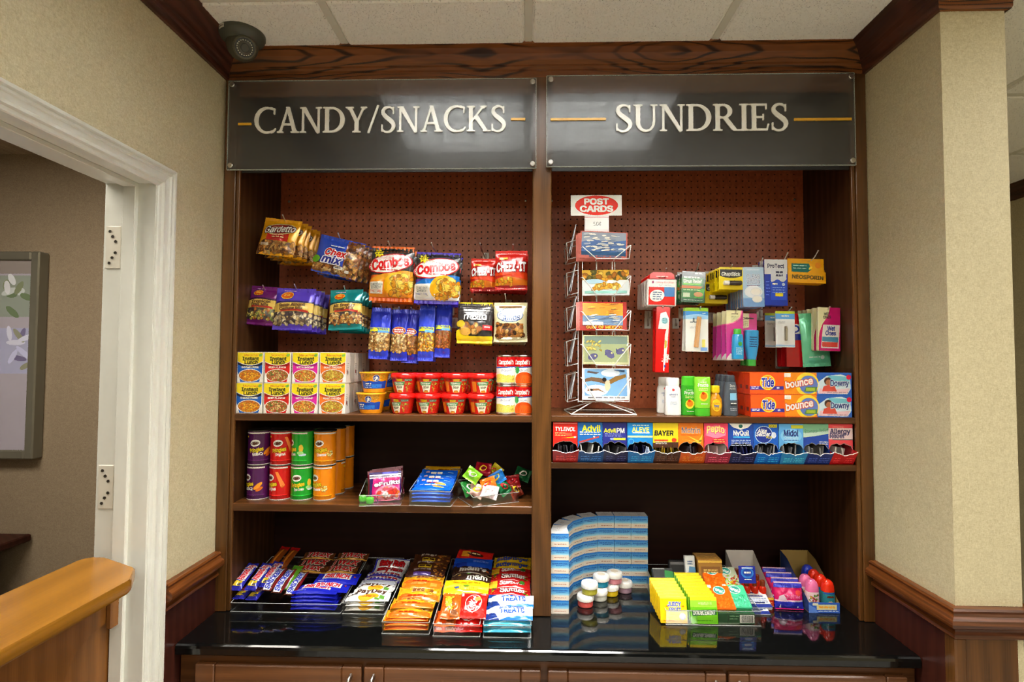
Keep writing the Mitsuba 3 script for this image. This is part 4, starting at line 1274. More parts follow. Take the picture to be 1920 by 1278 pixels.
def a_soup(A):
    A.rect(.0, .0, 1, 1, (206, 34, 22)).rect(.05, .84, .30, .97, (150, 20, 20)).rect(.36, .80, .58, .95, (236, 190, 30)).rect(.66, .80, .94, .95, (96, 120, 96))
    A.lines(.68, .92, .86, 1, WHITE, .05, .03)
    A.poly([(.24, .74), (.66, .78), (.60, .05), (.34, .05)], (232, 226, 200)).poly([(.20, .72), (.68, .76), (.64, .52), (.24, .50)], (74, 130, 66))
    A.text('Healthy', .44, .66, .09, WHITE, .34, bold=True).text('Request', .44, .56, .07, WHITE, .30).text('SOUP', .46, .38, .12, (70, 60, 40), .22, bold=True)
    A.ell(.46, .10, .10, .05, (206, 130, 40)).blobs(sq(.68, .1, .98, .72), 16, .035, [(230, 90, 30), (240, 150, 40), (200, 60, 24), (180, 170, 60)], 44, 1.2).rect(.0, .10, .18, .78, (226, 120, 30))


bowl = cup_mesh(.0335, .043, .054, (206, 34, 22), a_soup, 2.3)
blid = G().lathe([(0, .0705), (.040, .0705), (.0455, .067), (.0475, .060), (.0475, .054), (.044, .0525)], 40, (222, 22, 18), sharp=70).ply('m_gloss')
SB = [(755, .06), (803, .06), (851.5, .06), (901, .06)]
for k, (u, y) in enumerate(SB):
    for lev in range(2):
        for q in range(2):
            x = at(u + (3 if lev and k in (0, 2) else 0), 745, y=y)[0]
            thing('soup_bowl', f'red soup bowl with a red lid, {"upper" if lev else "lower"} row, {("first", "second", "third", "fourth")[k]} from the left' + (', behind' if q else ''), 'soup bowl', {'bowl': bowl, 'lid': blid}, place((x + .012 * q, y + q * .098, SU + lev * .0708), rz=(11 * k - 17 + 9 * lev)), 'red soup bowls')


def can(r, h, art, base, span=2.6, a0=0.0):
    g = G().lathe([(0, .001), (r - .003, .001), (r - .002, 0), (r, .002), (r, .004), (r - .0012, .006), (r - .0012, h - .006), (r, h - .004), (r, h - .002), (r - .002, h), (r - .004, h - .003), (0, h - .003)], 40, (196, 196, 192), sharp=50)
    g2 = G().lathe([(r - .0008, .0065), (r - .0008, h - .0065)], 40, base)
    art(Art(g2, cyl_face(r - .0007, .0065, h - .0065, span, a0), r * span, h - .013, edge=.008))
    return {'tin': g.ply('m_metal'), 'label': g2.ply('m_gloss')}


def soup_can(pic, green):
    def fn(A):
        A.rect(0, .62, 1, 1, (186, 18, 22)).text("Campbell's", .5, .80, .17, WHITE, .66, slant=.3, bold=True).ell(.5, .63, .04, .03, (206, 170, 70))
        A.band(lambda x: .56 + .05 * x, lambda x: .60 + .05 * x, (60, 90, 180))
        A.text('SOUP', .5, .48, .07, (90, 100, 150), .44, slant=.2)
        if green:
            A.ell(.28, .50, .10, .14, (40, 140, 60)).ell(.58, .12, .40, .30, (226, 74, 20)).ell(.62, .10, .30, .2, (236, 96, 30))
        else:
            A.band(lambda x: .02, lambda x: .30 + .05 * math.sin(7 * x), (216, 206, 90)).blobs(sq(.04, .04, .96, .30), 26, .03, [(226, 214, 110), (206, 196, 70), (236, 226, 150)], 47)
    return fn


c1, c2 = can(.0342, .102, soup_can(0, False), (236, 234, 226), 2.6), can(.0342, .102, soup_can(1, True), (236, 234, 226), 2.6, a0=-.2)
for lev in range(2):
    for c, u, wh in ((c1, 948.5, 'soup can with a pale yellow picture'), (c2, 988, 'soup can with an orange red picture')):
        x = at(u, 745, y=.05)[0]
        lab = f'red and white {wh}, {"upper" if lev else "lower"} of its stack'
        thing('soup_can', lab, 'soup can', c, place((min(x, P0 - .029), .05, SU + lev * .1025), rz=4 * lev), 'red and white soup cans')

# ------------------------------------------------------------------ left middle shelf: chip cans and three trays
SL = 1.1205


def chip_can(base, dark, word, glyph):
    def fn(A):
        A.rect(0, .0, 1, .12, tuple(int(q * .8) for q in base)).rect(0, .105, 1, .125, tuple(min(255, int(q * 1.25) + 20) for q in base))
        A.ell(.42, .66, .155, .105, WHITE, 8).ell(.42, .655, .115, .055, (74, 36, 22), 6)
        A.text('Pringles', .46, .45, .12, (246, 214, 30), .42, rot=9, slant=.08, bold=True, out=tuple(int(q * .35) for q in base))
        A.text(word, .50, .31, .085, WHITE, .30, rot=4, bold=True)
        if glyph == 'chip':
            A.ell(.80, .40, .16, .06, (236, 150, 40), 40).ell(.84, .30, .12, .05, (214, 104, 30), 30)
        elif glyph == 'stick':
            A.poly([(.62, .85), (.70, .86), (.92, .42), (.80, .36)], (236, 130, 60)).ell(.85, .39, .06, .03, (206, 90, 20), 30)
        elif glyph == 'onion':
            A.ell(.82, .5, .07, .12, (226, 190, 60)).ell(.86, .30, .12, .04, (200, 226, 240)).ell(.80, .36, .1, .05, (150, 210, 120))
        else:
            A.blobs(sq(.66, .22, .96, .42), 10, .035, [(240, 210, 110), (226, 170, 50), (250, 226, 150)], 51, 1.6)
        A.ell(.14, .86, .05, .03, (236, 196, 40)).rect(0, .955, 1, 1, (216, 210, 200))
    return fn


def chip(base, fn, a0):
    r, h = .0375, .1195
    g = G().lathe([(0, .001), (r - .002, .001), (r, 0), (r + .0008, .002), (r, .004), (r, h - .006), (r + .0008, h - .004), (r, h - .001)], 40, base, sharp=80)
    g.lathe([(r + .0009, .0), (r + .001, .003)], 40, (206, 204, 198))
    fn(Art(g, cyl_face(r + .0001, .004, h - .006, 3.0, a0), r * 3.0, h - .01, edge=.009))
    l = G().lathe([(r + .0002, h - .004), (r + .0014, h - .003), (r + .0014, h + .0005), (r - .002, h + .0012), (r - .004, h - .0006), (0, h - .0006)], 40, (46, 42, 40), sharp=50)
    return {'can': g.ply('m_gloss'), 'lid': l.ply('m_gloss')}


CH = {'purple': ((70, 20, 74), 'BBQ', 'chip'), 'red': ((196, 20, 20), 'Original', 'stick'), 'green': ((22, 150, 40), 'Sour Cream', 'onion'), 'orange': ((232, 132, 16), 'Cheese', 'cheese')}
CU = {'purple': 483, 'red': 525, 'green': 565, 'orange': 607}
for k, (cn, (base, word, gl)) in enumerate(CH.items()):
    fn = chip_can(base, base, word, gl)
    for lev in range(2):
        turn = {('purple', 1): .3, ('purple', 0): -.5, ('red', 1): .3, ('red', 0): -.45, ('green', 1): -.75, ('green', 0): .1, ('orange', 1): .0, ('orange', 0): -.45}[cn, lev]
        pl = chip(base, fn, turn)
        x = at(CU[cn], 900, y=.075)[0]
        for q in range(3 if cn == 'orange' else 2):
            y = .082 + q * .082
            if q:
                pl = chip(base, fn, 1.7 + .8 * q + lev)
            thing('chip_can', f'{cn} chip can, {"upper" if lev else "lower"} row, {nth(q)} of its file', 'chip can', pl, place((x + .006 * q + .001 * lev, y, SL + lev * .1205)), 'short chip cans in two rows')


def tray(w, d, hf, hb, col=(226, 228, 228), t=.0022):
    """A clear open tray: sloping sides from the low front to the high back, walls of real thickness, bright rims."""
    g = G()
    g.box(-w / 2, w / 2, 0, d, 0, t)
    g.box(-w / 2, w / 2, 0, t, t, hf)
    g.box(-w / 2, w / 2, d - t, d, t, hb)
    for s in (-1, 1):
        x0, x1 = (-w / 2, -w / 2 + t) if s < 0 else (w / 2 - t, w / 2)
        q = [(0, t), (d, t), (d, hb), (0, hf)]
        for a in range(4):
            (ya, za), (yb_, zb_) = q[a], q[(a + 1) % 4]
            g.quad([x0, ya, za], [x1, ya, za], [x1, yb_, zb_], [x0, yb_, zb_])
        for x in (x0, x1):
            g.quad([x, 0, t], [x, d, t], [x, d, hb], [x, 0, hf])
    rim = G()
    r = .0014
    rim.tube([(-w / 2, 0, hf), (w / 2, 0, hf), (w / 2, d, hb), (-w / 2, d, hb)], r, sides=6, closed=True)
    rim.tube([(-w / 2, 0, t / 2), (w / 2, 0, t / 2), (w / 2, d, t / 2), (-w / 2, d, t / 2)], r, sides=6, closed=True)
    return {'walls': g.ply('m_acrylic', smooth=False), 'rim': rim.ply('m_rim')}


scene['m_rim'] = two({'type': 'principled', 'base_color': rgb(176, 180, 178), 'roughness': 0.12, 'specular': 0.8})


def a_fruit(A):
    A.poly([(.06, .0), (.96, .0), (.96, .78), (.12, .78)], (190, 24, 110)).band(lambda x: .78, lambda x: .84, (236, 226, 236)).rect(0, .86, 1, .92, (220, 214, 226)).rect(.4, .92, .9, .99, (60, 60, 170))
    A.text('eFruitti', .56, .58, .12, WHITE, .80, rot=4, bold=True, out=(70, 10, 60)).text('gummi', .60, .74, .06, (236, 70, 90), .4)
    A.ell(.58, .25, .38, .24, (230, 120, 150)).blobs(sq(.28, .12, .9, .40), 14, .10, [(226, 60, 40), (240, 110, 30), (250, 240, 240), (206, 30, 70)], 61, 1.4).text('25', .50, .26, .14, WHITE, .2)


t1 = at(675, 955, z=SL)
m = place((at(712, 950, z=SL)[0] - .002, -.018, SL + .0005), rz=8)
thing('clear_tray', 'clear tray with a pink candy bag at the edge of the middle shelf', 'tray', tray(.135, .15, .036, .060), m)
fb = pillow(.110, .098, .022, (40, 20, 84), a_fruit, origin='bottom', seed=61)
fb2 = pillow(.110, .098, .020, (104, 14, 40), None, origin='bottom', seed=62)
mx = at(712, 950, z=SL)[0]
thing('candy_bag', 'pink and purple candy bag standing at the front of the clear tray', 'candy bag', fb, place((mx + .004, .030, SL + .006), rx=-20, rz=8, ry=-3))
for k in range(3):
    thing('candy_bag', f'dark red candy bag behind the pink one, {nth(k)}', 'candy bag', fb2, place((mx - .008 + .003 * k, .055 + .024 * k, SL + .006), rx=-18, rz=8, ry=-4 - k), 'dark red candy bags in the tray')


def gummy(seed):
    v = trimesh.creation.icosphere(3, 1.0)
    q = v.vertices
    q = np.sign(q) * np.abs(q) ** .55
    q = q * (1 + .10 * (meshkit.noise(q * 2.2 + seed) - .5)[:, None]) * [.0125, .011, .0115]
    return G().add(q, v.faces, (70, 190, 40)).ply('m_gloss')


gp = gummy(3)
for k, (u, v, y) in enumerate(((694, 944, .0), (680, 936, .024))):
    p = at(u, v, y=y)
    thing('gummy_candy', ('bright green gummy candy at the front of the clear tray', 'bright green gummy candy in the left corner of the clear tray')[k], 'candy', gp, place((p[0], y, SL + .0145), rz=30 * k))


def bar_art(word, col, sub=None, out=None, fields=(), wd=.62, ht=.34, cx=.5, cy=.52, rot=0, slant=0, ends=None, blobs=None):
    def fn(A):
        for f in fields:
            A.rect(*f)
        if blobs:
            A.blobs(*blobs)
        if ends:
            A.rect(0, .0, .06, 1, ends).rect(.94, .0, 1, 1, ends)
        if word:
            A.text(word, cx, cy, ht, col, wd, rot=rot, slant=slant, bold=True, out=out)
        if sub:
            A.text(sub[0], *sub[1:5])
    return fn


t2x = at(805, 953, z=SL)[0]
thing('clear_tray', 'clear tray filled with bright blue candy bars on the middle shelf', 'tray', tray(.142, .20, .050, .085), place((t2x - .003, -.014, SL + .0005), rz=-4))
bb = pillow(.132, .052, .016, (14, 92, 214), lambda A: A.ell(.66, .40, .15, .07, (226, 214, 190)).ell(.66, .40, .135, .055, (176, 140, 60)).lines(.28, .60, .56, 1, WHITE, .05, .16, 2).lines(.30, .60, .50, 1, (190, 30, 50), .05, .05, 5).rect(.14, .66, .24, .80, (190, 170, 210)).lines(.74, .92, .72, 1, (150, 200, 250), .05, .05), seal='x', origin='bottom', seed=63, nu=26, nv=12, crimp=.0003)
yb_ = pillow(.132, .052, .016, (206, 150, 20), lambda A: A.lines(.4, .8, .55, 2, (110, 66, 10), .22, .12), seal='x', origin='bottom', seed=64, nu=26, nv=12, crimp=.0003)
for k in range(4):
    thing('candy_bar', f'bright blue candy bar lying in the tray, {("lowest", "second from below", "third from below", "fourth from below")[k]}', 'candy bar', bb, place((t2x - .002, -.006 + .001 * k, SL + .0135 + .0125 * k), rx=-84, rz=-4), 'bright blue candy bars in the tray')
for k in range(3):
    thing('candy_bar', f'bright blue candy bar leaning back in the tray, {nth(k)}', 'candy bar', bb, place((t2x - .001 + .002 * k, .042 + .034 * k, SL + .040 + .006 * k), rx=-50 + 3 * k, rz=-4), 'bright blue candy bars in the tray')
for k in range(3):
    thing('candy_bar', f'golden candy bar behind the bright blue ones, {nth(k)}', 'candy bar', yb_, place((t2x + .006, .125 + .018 * k, SL + .038 + .009 * k), rx=-46, rz=-4), 'golden candy bars behind the blue ones')

t3 = at(925, 946, z=SL)
thing('clear_tray', 'clear tray heaped with twisted candies beside the centre post', 'tray', tray(.17, .15, .034, .060), place((t3[0] + .010, .0135, SL + .0005), rz=27))
TW = [('lime green three-cornered candy at the left of the heap', (130, 206, 40), 885, 893, .045, 40), ('crimson twisted candy standing up at the back of the heap', (170, 18, 40), 905, 881, .10, 10), ('orange and yellow candy at the front middle of the heap', (236, 120, 30), 915, 910, .05, -20), ('white and rainbow candy hanging over the tray front', (230, 210, 220), 918, 924, .03, 15), ('bright blue and white candy right of the middle of the heap', (40, 130, 220), 932, 898, .07, -35), ('dark green candy at the right front of the heap', (16, 104, 60), 943, 915, .06, 60), ('green candy low at the left front of the tray', (30, 130, 50), 878, 917, .05, 80), ('pale striped candy at the left front of the heap', (220, 180, 170), 893, 921, .04, 30),
      ('dark red candy at the right end of the heap', (150, 24, 30), 960, 905, .09, -10), ('dark green candy at the far right end of the heap', (20, 90, 50), 980, 891, .12, 25), ('brown red candy under the right end of the heap', (120, 40, 24), 965, 921, .08, 70), ('yellow candy at the back of the heap', (220, 200, 40), 927, 887, .11, -60)]
for k, (lab, c, u, v, y, rz) in enumerate(TW):
    c2 = [(246, 240, 236), (250, 210, 40), (210, 30, 40)][k % 3]
    tw = pillow(.056, .048, .030, c, lambda A, c2=c2: A.ell(.5, .5, .26, .16, c2, 30).ell(.52, .5, .17, .10, tuple(int(q * .8) for q in c), 30), seal='x' if k % 2 else 'z', origin='mid', seed=70 + k, nu=14, nv=14, seals=(.2, .2), edge=8, wrinkle=2.2)
    p = at(u, v, y=y)
    thing('wrapped_candy', lab, 'candy', tw, place((p[0], y + .02, max(p[2], SL + .02)), rz=rz * .4, ry=rz, rx=-28))

# ------------------------------------------------------------------ right pegboard: cards on hooks
def card(w, h, t, base, art=None, tab=0.0, mat='m_print', edge=(206, 204, 198), extra=None):
    """A flat hang card of thickness t with a euro slot near its top; origin at the slot."""
    zt = .10 * h
    z0, z1 = zt - h, zt
    out = Polygon([(-w / 2 + .003, z0), (w / 2 - .003, z0), (w / 2, z0 + .003), (w / 2, z1 - .003), (w / 2 - .003, z1), (-w / 2 + .003, z1), (-w / 2, z1 - .003), (-w / 2, z0 + .003)])
    slot = union_all([sbox(-.011, -.002, .011, .002), Point(0, .0015).buffer(.0038, 6)])
    p = out.difference(slot)
    g = G().extrude(p, t, lambda v: np.column_stack([v[:, 0], v[:, 2] - t, v[:, 1]]), edge)
    S = plane((-w / 2, -t - .00015, z0), (w, 0, 0), (0, 0, h))
    A = Art(g, S, w, h)
    unit = affinity.affine_transform(p, [1 / w, 0, 0, 1 / h, .5, -z0 / h])
    A.poly(unit, base)
    if art:
        class Clip(Art):
            def put(self, v, f, col, lift=None):
                return Art.put(self, v, f, col, lift)
        art(A)
    if extra:
        extra(g, z0, z1)
    return g.ply(mat)


def cards(name, what, cat, ply, u, v, y0, dy, n, group, rolls=(0,), lean=-2, ref='front', tail=''):
    p = at(u, v, y=y0)
    for k in range(n):
        lab = f'{what}, {nth(k)} {tail}'.strip() if n > 1 else what
        parts = ply if isinstance(ply, dict) and 'type' in ply else ply
        thing(name, lab, cat, parts, place((p[0] + .0012 * math.sin(2.3 * k), y0 + k * dy, p[2] + .0008 * math.sin(1.7 * k)), rx=lean, ry=rolls[k % len(rolls)]), group if n > 1 else None)


def blister(cx, z0, w, h, d, t):
    """A clear raised bubble on a card."""
    g = G()
    a, b = w / 2, w / 2 - .003
    g.add([(cx - a, -t - .0004, z0), (cx + a, -t - .0004, z0), (cx + a, -t - .0004, z0 + h), (cx - a, -t - .0004, z0 + h), (cx - b, -t - d, z0 + .003), (cx + b, -t - d, z0 + .003), (cx + b, -t - d, z0 + h - .003), (cx - b, -t - d, z0 + h - .003)],
          [[0, 1, 5, 4], [1, 2, 6, 5], [2, 3, 7, 6], [3, 0, 4, 7], [4, 5, 6, 7]])
    return g.ply('m_acrylic', smooth=False)


def stick(cx, cz, r, L, t, axis='x', cols=((236, 234, 226), (40, 32, 30)), split=.35):
    """A small tube lying on a card: two-coloured lathe."""
    g = G().lathe([(0, 0), (r * .92, 0), (r, r * .2), (r, L * split)], 18, cols[0], sharp=80).lathe([(r * 1.0, L * split), (r * 1.0, L - r * .2), (r * .9, L), (0, L)], 18, cols[1], sharp=80)
    for q in g.v:
        q[:] = np.column_stack([cx - L / 2 + q[:, 2], q[:, 1] - t - r, cz + q[:, 0]]) if axis == 'x' else np.column_stack([cx + q[:, 0], q[:, 1] - t - r, cz + q[:, 2]])
    return g


def a_aid(A):
    A.rect(0, .80, 1, 1, (214, 34, 24)).rect(0, 0, 1, .80, WHITE).poly([(.24, .80), (.80, .80), (.70, .86), (.34, .86)], WHITE)
    A.rect(.16, .665, .23, .735, (140, 30, 90)).text('+', .195, .70, .06, WHITE, .06, bold=True).text('Johnson & Johnson', .60, .70, .055, (214, 60, 60), .62, slant=.2).text('RED CROSS', .62, .62, .04, (150, 150, 160), .42)
    A.rect(.0, .0, 1, .08, (206, 24, 20)).rect(.06, .06, .94, .56, (214, 28, 22)).rect(.58, .30, .93, .56, (70, 130, 196))
    A.ell(.34, .30, .25, .19, WHITE, 12).text('FIRST AID', .34, .38, .06, (90, 110, 140), .34).text('TO GO!', .34, .27, .07, (90, 110, 140), .30, bold=True).lines(.2, .5, .2, 2, (150, 150, 150), .05, .02)


y0 = .10
w, h = 55 * ppm(y0), 63 * ppm(y0)
g = G()
zt = .16 * h
for (b, c) in (((-w / 2, w / 2, -.010, .006, zt - h, zt - .20 * h), (226, 224, 220)),):
    g.box(*b, c, .003)
tabp = Polygon([(-w * .42, zt - .20 * h), (w * .42, zt - .20 * h), (w * .40, zt - .06 * h), (w * .30, zt), (-w * .30, zt), (-w * .40, zt - .06 * h)]).difference(sbox(-.014, -.003, .014, .003))
g.extrude(tabp, .0015, lambda v: np.column_stack([v[:, 0], v[:, 2] - .0105, v[:, 1]]), (214, 30, 22))
A = Art(g, plane((-w / 2, -.01015, zt - h), (w, 0, 0), (0, 0, h)), w, h)
A.rect(.05, .02, .95, .775, WHITE)
A.k += .0001
A.rect(.16, .665, .23, .735, (140, 30, 90)).text('Johnson & Johnson', .60, .70, .055, (214, 60, 60), .62, slant=.2).text('RED CROSS', .62, .61, .04, (150, 150, 160), .42)
A.rect(.06, .03, .94, .56, (214, 28, 22)).rect(.58, .28, .93, .56, (70, 130, 196)).ell(.34, .30, .25, .20, WHITE, 12)
A.lines(.2, .5, .38, 4, (110, 126, 150), .065, .035)
A.lines(.3, .7, .86, 1, (246, 190, 180), .05, .025)
AID = g.ply('m_gloss')
hook(1249, 503, .085, label=HK + 'red and white first aid kits')
cards('first_aid_kit', 'red and white first aid kit box', 'first aid kit', AID, 1240, 521, .10, .0185, 9, 'first aid kits', (1.5, 0, 1, 0), lean=0)

# toothbrush packs
w, h = 25 * ppm(.10), 122 * ppm(.10)
def a_brush(A):
    A.rect(.0, .0, 1, .98, (204, 22, 20)).poly([(.14, .66), (.86, .66), (.95, .82), (.7, .93), (.3, .90)], (226, 226, 230)).ell(.62, .79, .24, .24, (150, 196, 206)).lines(.46, .8, .81, 3, (30, 110, 120), .03, .012)
    A.poly([(.80, .70), (.88, .82), (.95, .80), (.86, .40), (.66, .02), (.58, .03), (.62, .36), (.66, .58)], (232, 226, 224)).poly([(.64, .36), (.80, .38), (.80, .48), (.66, .50)], (190, 170, 60))
    A.text('Colgate', .72, .22, .09, WHITE, .62, rot=82, bold=True).ell(.70, .10, .06, .10, (60, 60, 150)).rect(.0, .0, 1, .008, (150, 10, 10))
br = card(w, h, .012, (206, 22, 20), a_brush, mat='m_gloss', edge=(190, 20, 18))
hook(1243, 575, .085, label=HK + 'long red toothbrush packs')
cards('toothbrush_pack', 'long narrow red toothbrush pack', 'toothbrush', br, 1242, 588, .10, .05, 2, 'long red toothbrush packs', (2.2, 1))

# cold-medicine cards
def a_sinus(A):
    A.rect(0, .80, 1, 1, (40, 48, 52)).rect(0, 0, 1, .80, (26, 74, 46)).poly([(0, .14), (.92, .14), (1, .45), (0, .50)], (64, 150, 40)).poly([(0, .12), (.5, .12), (.9, .5), (.9, .8), (0, .8)], (40, 110, 50))
    A.lines(.55, .9, .92, 1, WHITE, .05, .04).lines(.08, .8, .78, 1, WHITE, .05, .05).text('Sinus Relief', .46, .68, .11, WHITE, .80, bold=True)
    A.rect(.06, .56, .82, .615, (110, 190, 50)).poly([(.0, .44), (.80, .45), (.9, .52), (0, .54)], (206, 110, 30)).lines(.06, .8, .385, 1, (190, 220, 150), .05, .03)
    A.rect(.06, .16, .36, .30, (206, 220, 190)).ell(.72, .26, .20, .11, (196, 140, 90)).lines(.1, .9, .06, 1, (190, 200, 190), .05, .02)
sn = card(43 * ppm(.12), 58 * ppm(.12), .004, (26, 74, 46), a_sinus, mat='m_gloss')
hook(1310, 494, .09, label=HK + 'dark green medicine cards')
cards('medicine_card', 'dark green cold medicine card', 'medicine card', sn, 1300, 515, .12, .028, 4, 'dark green medicine cards', (3, 1, 3, 2), lean=-3)

# lip balm cards
def a_balm(A):
    A.rect(0, .0, 1, 1, (244, 214, 20)).band(lambda x: .52 + .10 * (2 * x - 1) ** 2, lambda x: .90, (22, 20, 20), x0=.04, x1=.97)
    A.text('ChapStick', .50, .70, .15, WHITE, .78, slant=.1, bold=True).lines(.55, .85, .60, 1, (200, 190, 120), .05, .02)
w, h = 44 * ppm(.08), 42 * ppm(.08)
cb = card(w, h, .0012, (244, 214, 20), a_balm, mat='m_gloss', edge=(230, 196, 16))
bt = stick(.003, -.62 * h, .0082, .062, .0012, cols=((240, 238, 230), (48, 40, 34)), split=.30).ply('m_gloss')
BALM = {'card': cb, 'balm_tube': bt}
hook(1373, 496, .07, label=HK + 'front stack of yellow lip balm cards', rise=.012)
cards('lip_balm_card', 'black and yellow lip balm card of the upper stack', 'lip balm', BALM, 1370, 505, .085, .019, 8, 'yellow lip balm cards of the upper stack', (1, 0), lean=-1)
hook(1345, 523, .165, label=HK + 'lower stack of yellow lip balm cards', rise=.012)
cards('lip_balm_card', 'black and yellow lip balm card of the lower stack', 'lip balm', BALM, 1343, 533, .18, .019, 6, 'yellow lip balm cards of the lower stack', (1, 0), lean=-1)

# contact lens / eye care packs
def a_clear(A):
    A.rect(0, 0, 1, 1, (176, 204, 230)).rect(0, .0, 1, .22, (120, 160, 210)).ell(.5, .38, .42, .30, (236, 240, 246))
    A.text('CLEAR', .50, .76, .11, (84, 104, 150), .62, out=(236, 240, 248)).text('VISION', .50, .63, .11, (84, 104, 150), .62, out=(236, 240, 248)).lines(.2, .8, .53, 1, (120, 90, 130), .05, .018)
    A.ell(.60, .38, .26, .19, (222, 226, 232)).ell(.60, .38, .23, .16, WHITE).ell(.66, .20, .24, .18, (222, 226, 232)).ell(.66, .20, .21, .15, WHITE).rect(.2, .92, .8, .95, (210, 226, 244))
cv = card(39 * ppm(.10), 74 * ppm(.10), .008, (176, 204, 230), a_clear, mat='m_gloss', edge=(190, 180, 206))
hook(1430, 484, .07, rise=.03, lean=.006, label=HK + 'pale blue tablet packs')
cards('tablet_pack', 'pale blue pack of white tablets', 'tablet pack', cv, 1410, 509, .095, .022, 8, 'pale blue tablet packs', (0, .5))

def a_prot(A):
    A.rect(0, 0, 1, .68, (34, 56, 160)).rect(0, .68, 1, 1, (222, 224, 228)).poly([(.28, .12), (.95, .12), (.95, .80), (.28, .80)], (214, 218, 226)).band(lambda x: .12, lambda x: .54 + .03 * math.sin(14 * x), (44, 76, 196), x0=.28, x1=.95)
    A.text('ProTect', .50, .86, .085, (60, 62, 90), .72, bold=True).lines(.5, .8, .70, 2, (60, 62, 90), .07, .045).lines(.34, .56, .45, 1, WHITE, .05, .04).ell(.82, .46, .07, .07, (200, 220, 250)).lines(.34, .9, .38, 3, (150, 180, 240), .05, .014).rect(.46, .20, .80, .27, (230, 206, 50)).lines(.06, .24, .5, 5, (90, 120, 220), .07, .02)
pr = card(42 * ppm(.10), 86 * ppm(.10), .010, (34, 56, 160), a_prot, mat='m_gloss', edge=(40, 50, 140))
hook(1477, 474, .075, rise=.03, lean=.010, label=HK + 'blue and white throat care cards')
cards('medicine_card', 'dark blue card with a white top and a clear front', 'medicine card', pr, 1452, 496, .10, .04, 2, 'dark blue and white cards', (1, 1))

def a_neo(A):
    A.rect(0, 0, 1, 1, (240, 168, 20)).poly([(.10, .46), (.52, .44), (.62, .56), (.56, .78), (.10, .78)], (14, 96, 90)).text('NEOSPORIN', .54, .26, .15, (60, 46, 20), .80, rot=-2, bold=True)
    A.ell(.86, .74, .08, .08, (236, 140, 20)).lines(.14, .5, .70, 2, (190, 220, 210), .11, .03).ell(.62, .62, .06, .03, (250, 210, 60), 40)
w, h = 69 * ppm(.10), 45 * ppm(.10)
g = G().box(-w / 2 + .004, w / 2 - .002, -.002, .012, -.92 * h, -.35 * h, (226, 150, 20), .001)
g.extrude(Polygon([(-w / 2, -.90 * h), (w / 2, -.92 * h), (w / 2, -.45 * h), (w / 2 - .006, -.45 * h), (w / 2 - .006, .10 * h), (-w / 2, .10 * h)]).difference(sbox(-.012, -.002, .012, .003)), .0015, lambda v: np.column_stack([v[:, 0], v[:, 2] - .004, v[:, 1]]), (240, 168, 20))
a_neo_S = plane((-w / 2, -.0042, -.92 * h), (w, 0, 0), (0, 0, 1.02 * h))
A = Art(g, a_neo_S, w, h)
A.poly([(.10, .46), (.52, .44), (.62, .56), (.56, .80), (.10, .80)], (14, 96, 90)).text('NEOSPORIN', .52, .24, .15, (60, 46, 20), .82, rot=-2, bold=True).ell(.80, .74, .08, .08, (236, 140, 20)).lines(.14, .5, .70, 2, (190, 220, 210), .11, .03).ell(.60, .62, .06, .03, (250, 210, 60), 40)
ne = g.ply('m_gloss')
hook(1534, 470, .07, rise=.032, lean=.012, label=HK + 'yellow ointment boxes')
cards('ointment_box', 'yellow ointment box with a teal patch', 'ointment', ne, 1511, 490, .10, .03, 2, 'yellow ointment boxes', (1.5, 3), lean=-4)

# second row
def a_file(A):
    A.rect(0, 0, 1, 1, (224, 224, 218)).rect(0, .91, 1, 1, (140, 190, 40)).band(lambda x: .80 + .03 * math.sin(3 * x), lambda x: .92, (60, 140, 210)).band(lambda x: .74, lambda x: .82 + .03 * math.sin(3 * x), (150, 196, 230))
    A.rect(.66, .02, .96, .10, (120, 166, 226)).text('8', .36, .72, .08, (30, 50, 60), .07, bold=True).lines(.2, .52, .66, 1, (50, 60, 70), .05, .02).lines(.18, .5, .56, 2, (150, 150, 150), .03, .01).poly([(.72, .1), (.86, .1), (.86, .28), (.72, .28)], (226, 216, 110)).lines(.74, .9, .86, 1, (206, 226, 246), .05, .02)
ef = card(42 * ppm(.10), 82 * ppm(.10), .003, (224, 224, 218), a_file)
w, h = 42 * ppm(.10), 82 * ppm(.10)
brd = G()
for k, (x, c) in enumerate(((.006, (196, 146, 92)), (.013, (206, 160, 110)))):
    brd.box(x - .0045, x + .0045, -.0062 - .001 * k, -.0045, -.80 * h, -.10 * h, c, .0006, m=np.array(T().rotate([0, 1, 0], 6).matrix))
FILE = {'card': ef, 'emery_board': brd.ply('m_print'), 'bubble': blister(.004, -.86 * h, .5 * w, .80 * h, .010, .003)}
hook(1314, 575, .085, rise=.012, label=HK + 'white emery board cards')
cards('emery_board_card', 'white card with wooden emery boards under a green top', 'emery boards', FILE, 1306, 585, .10, .03, 2, 'white emery board cards', (1, 3))

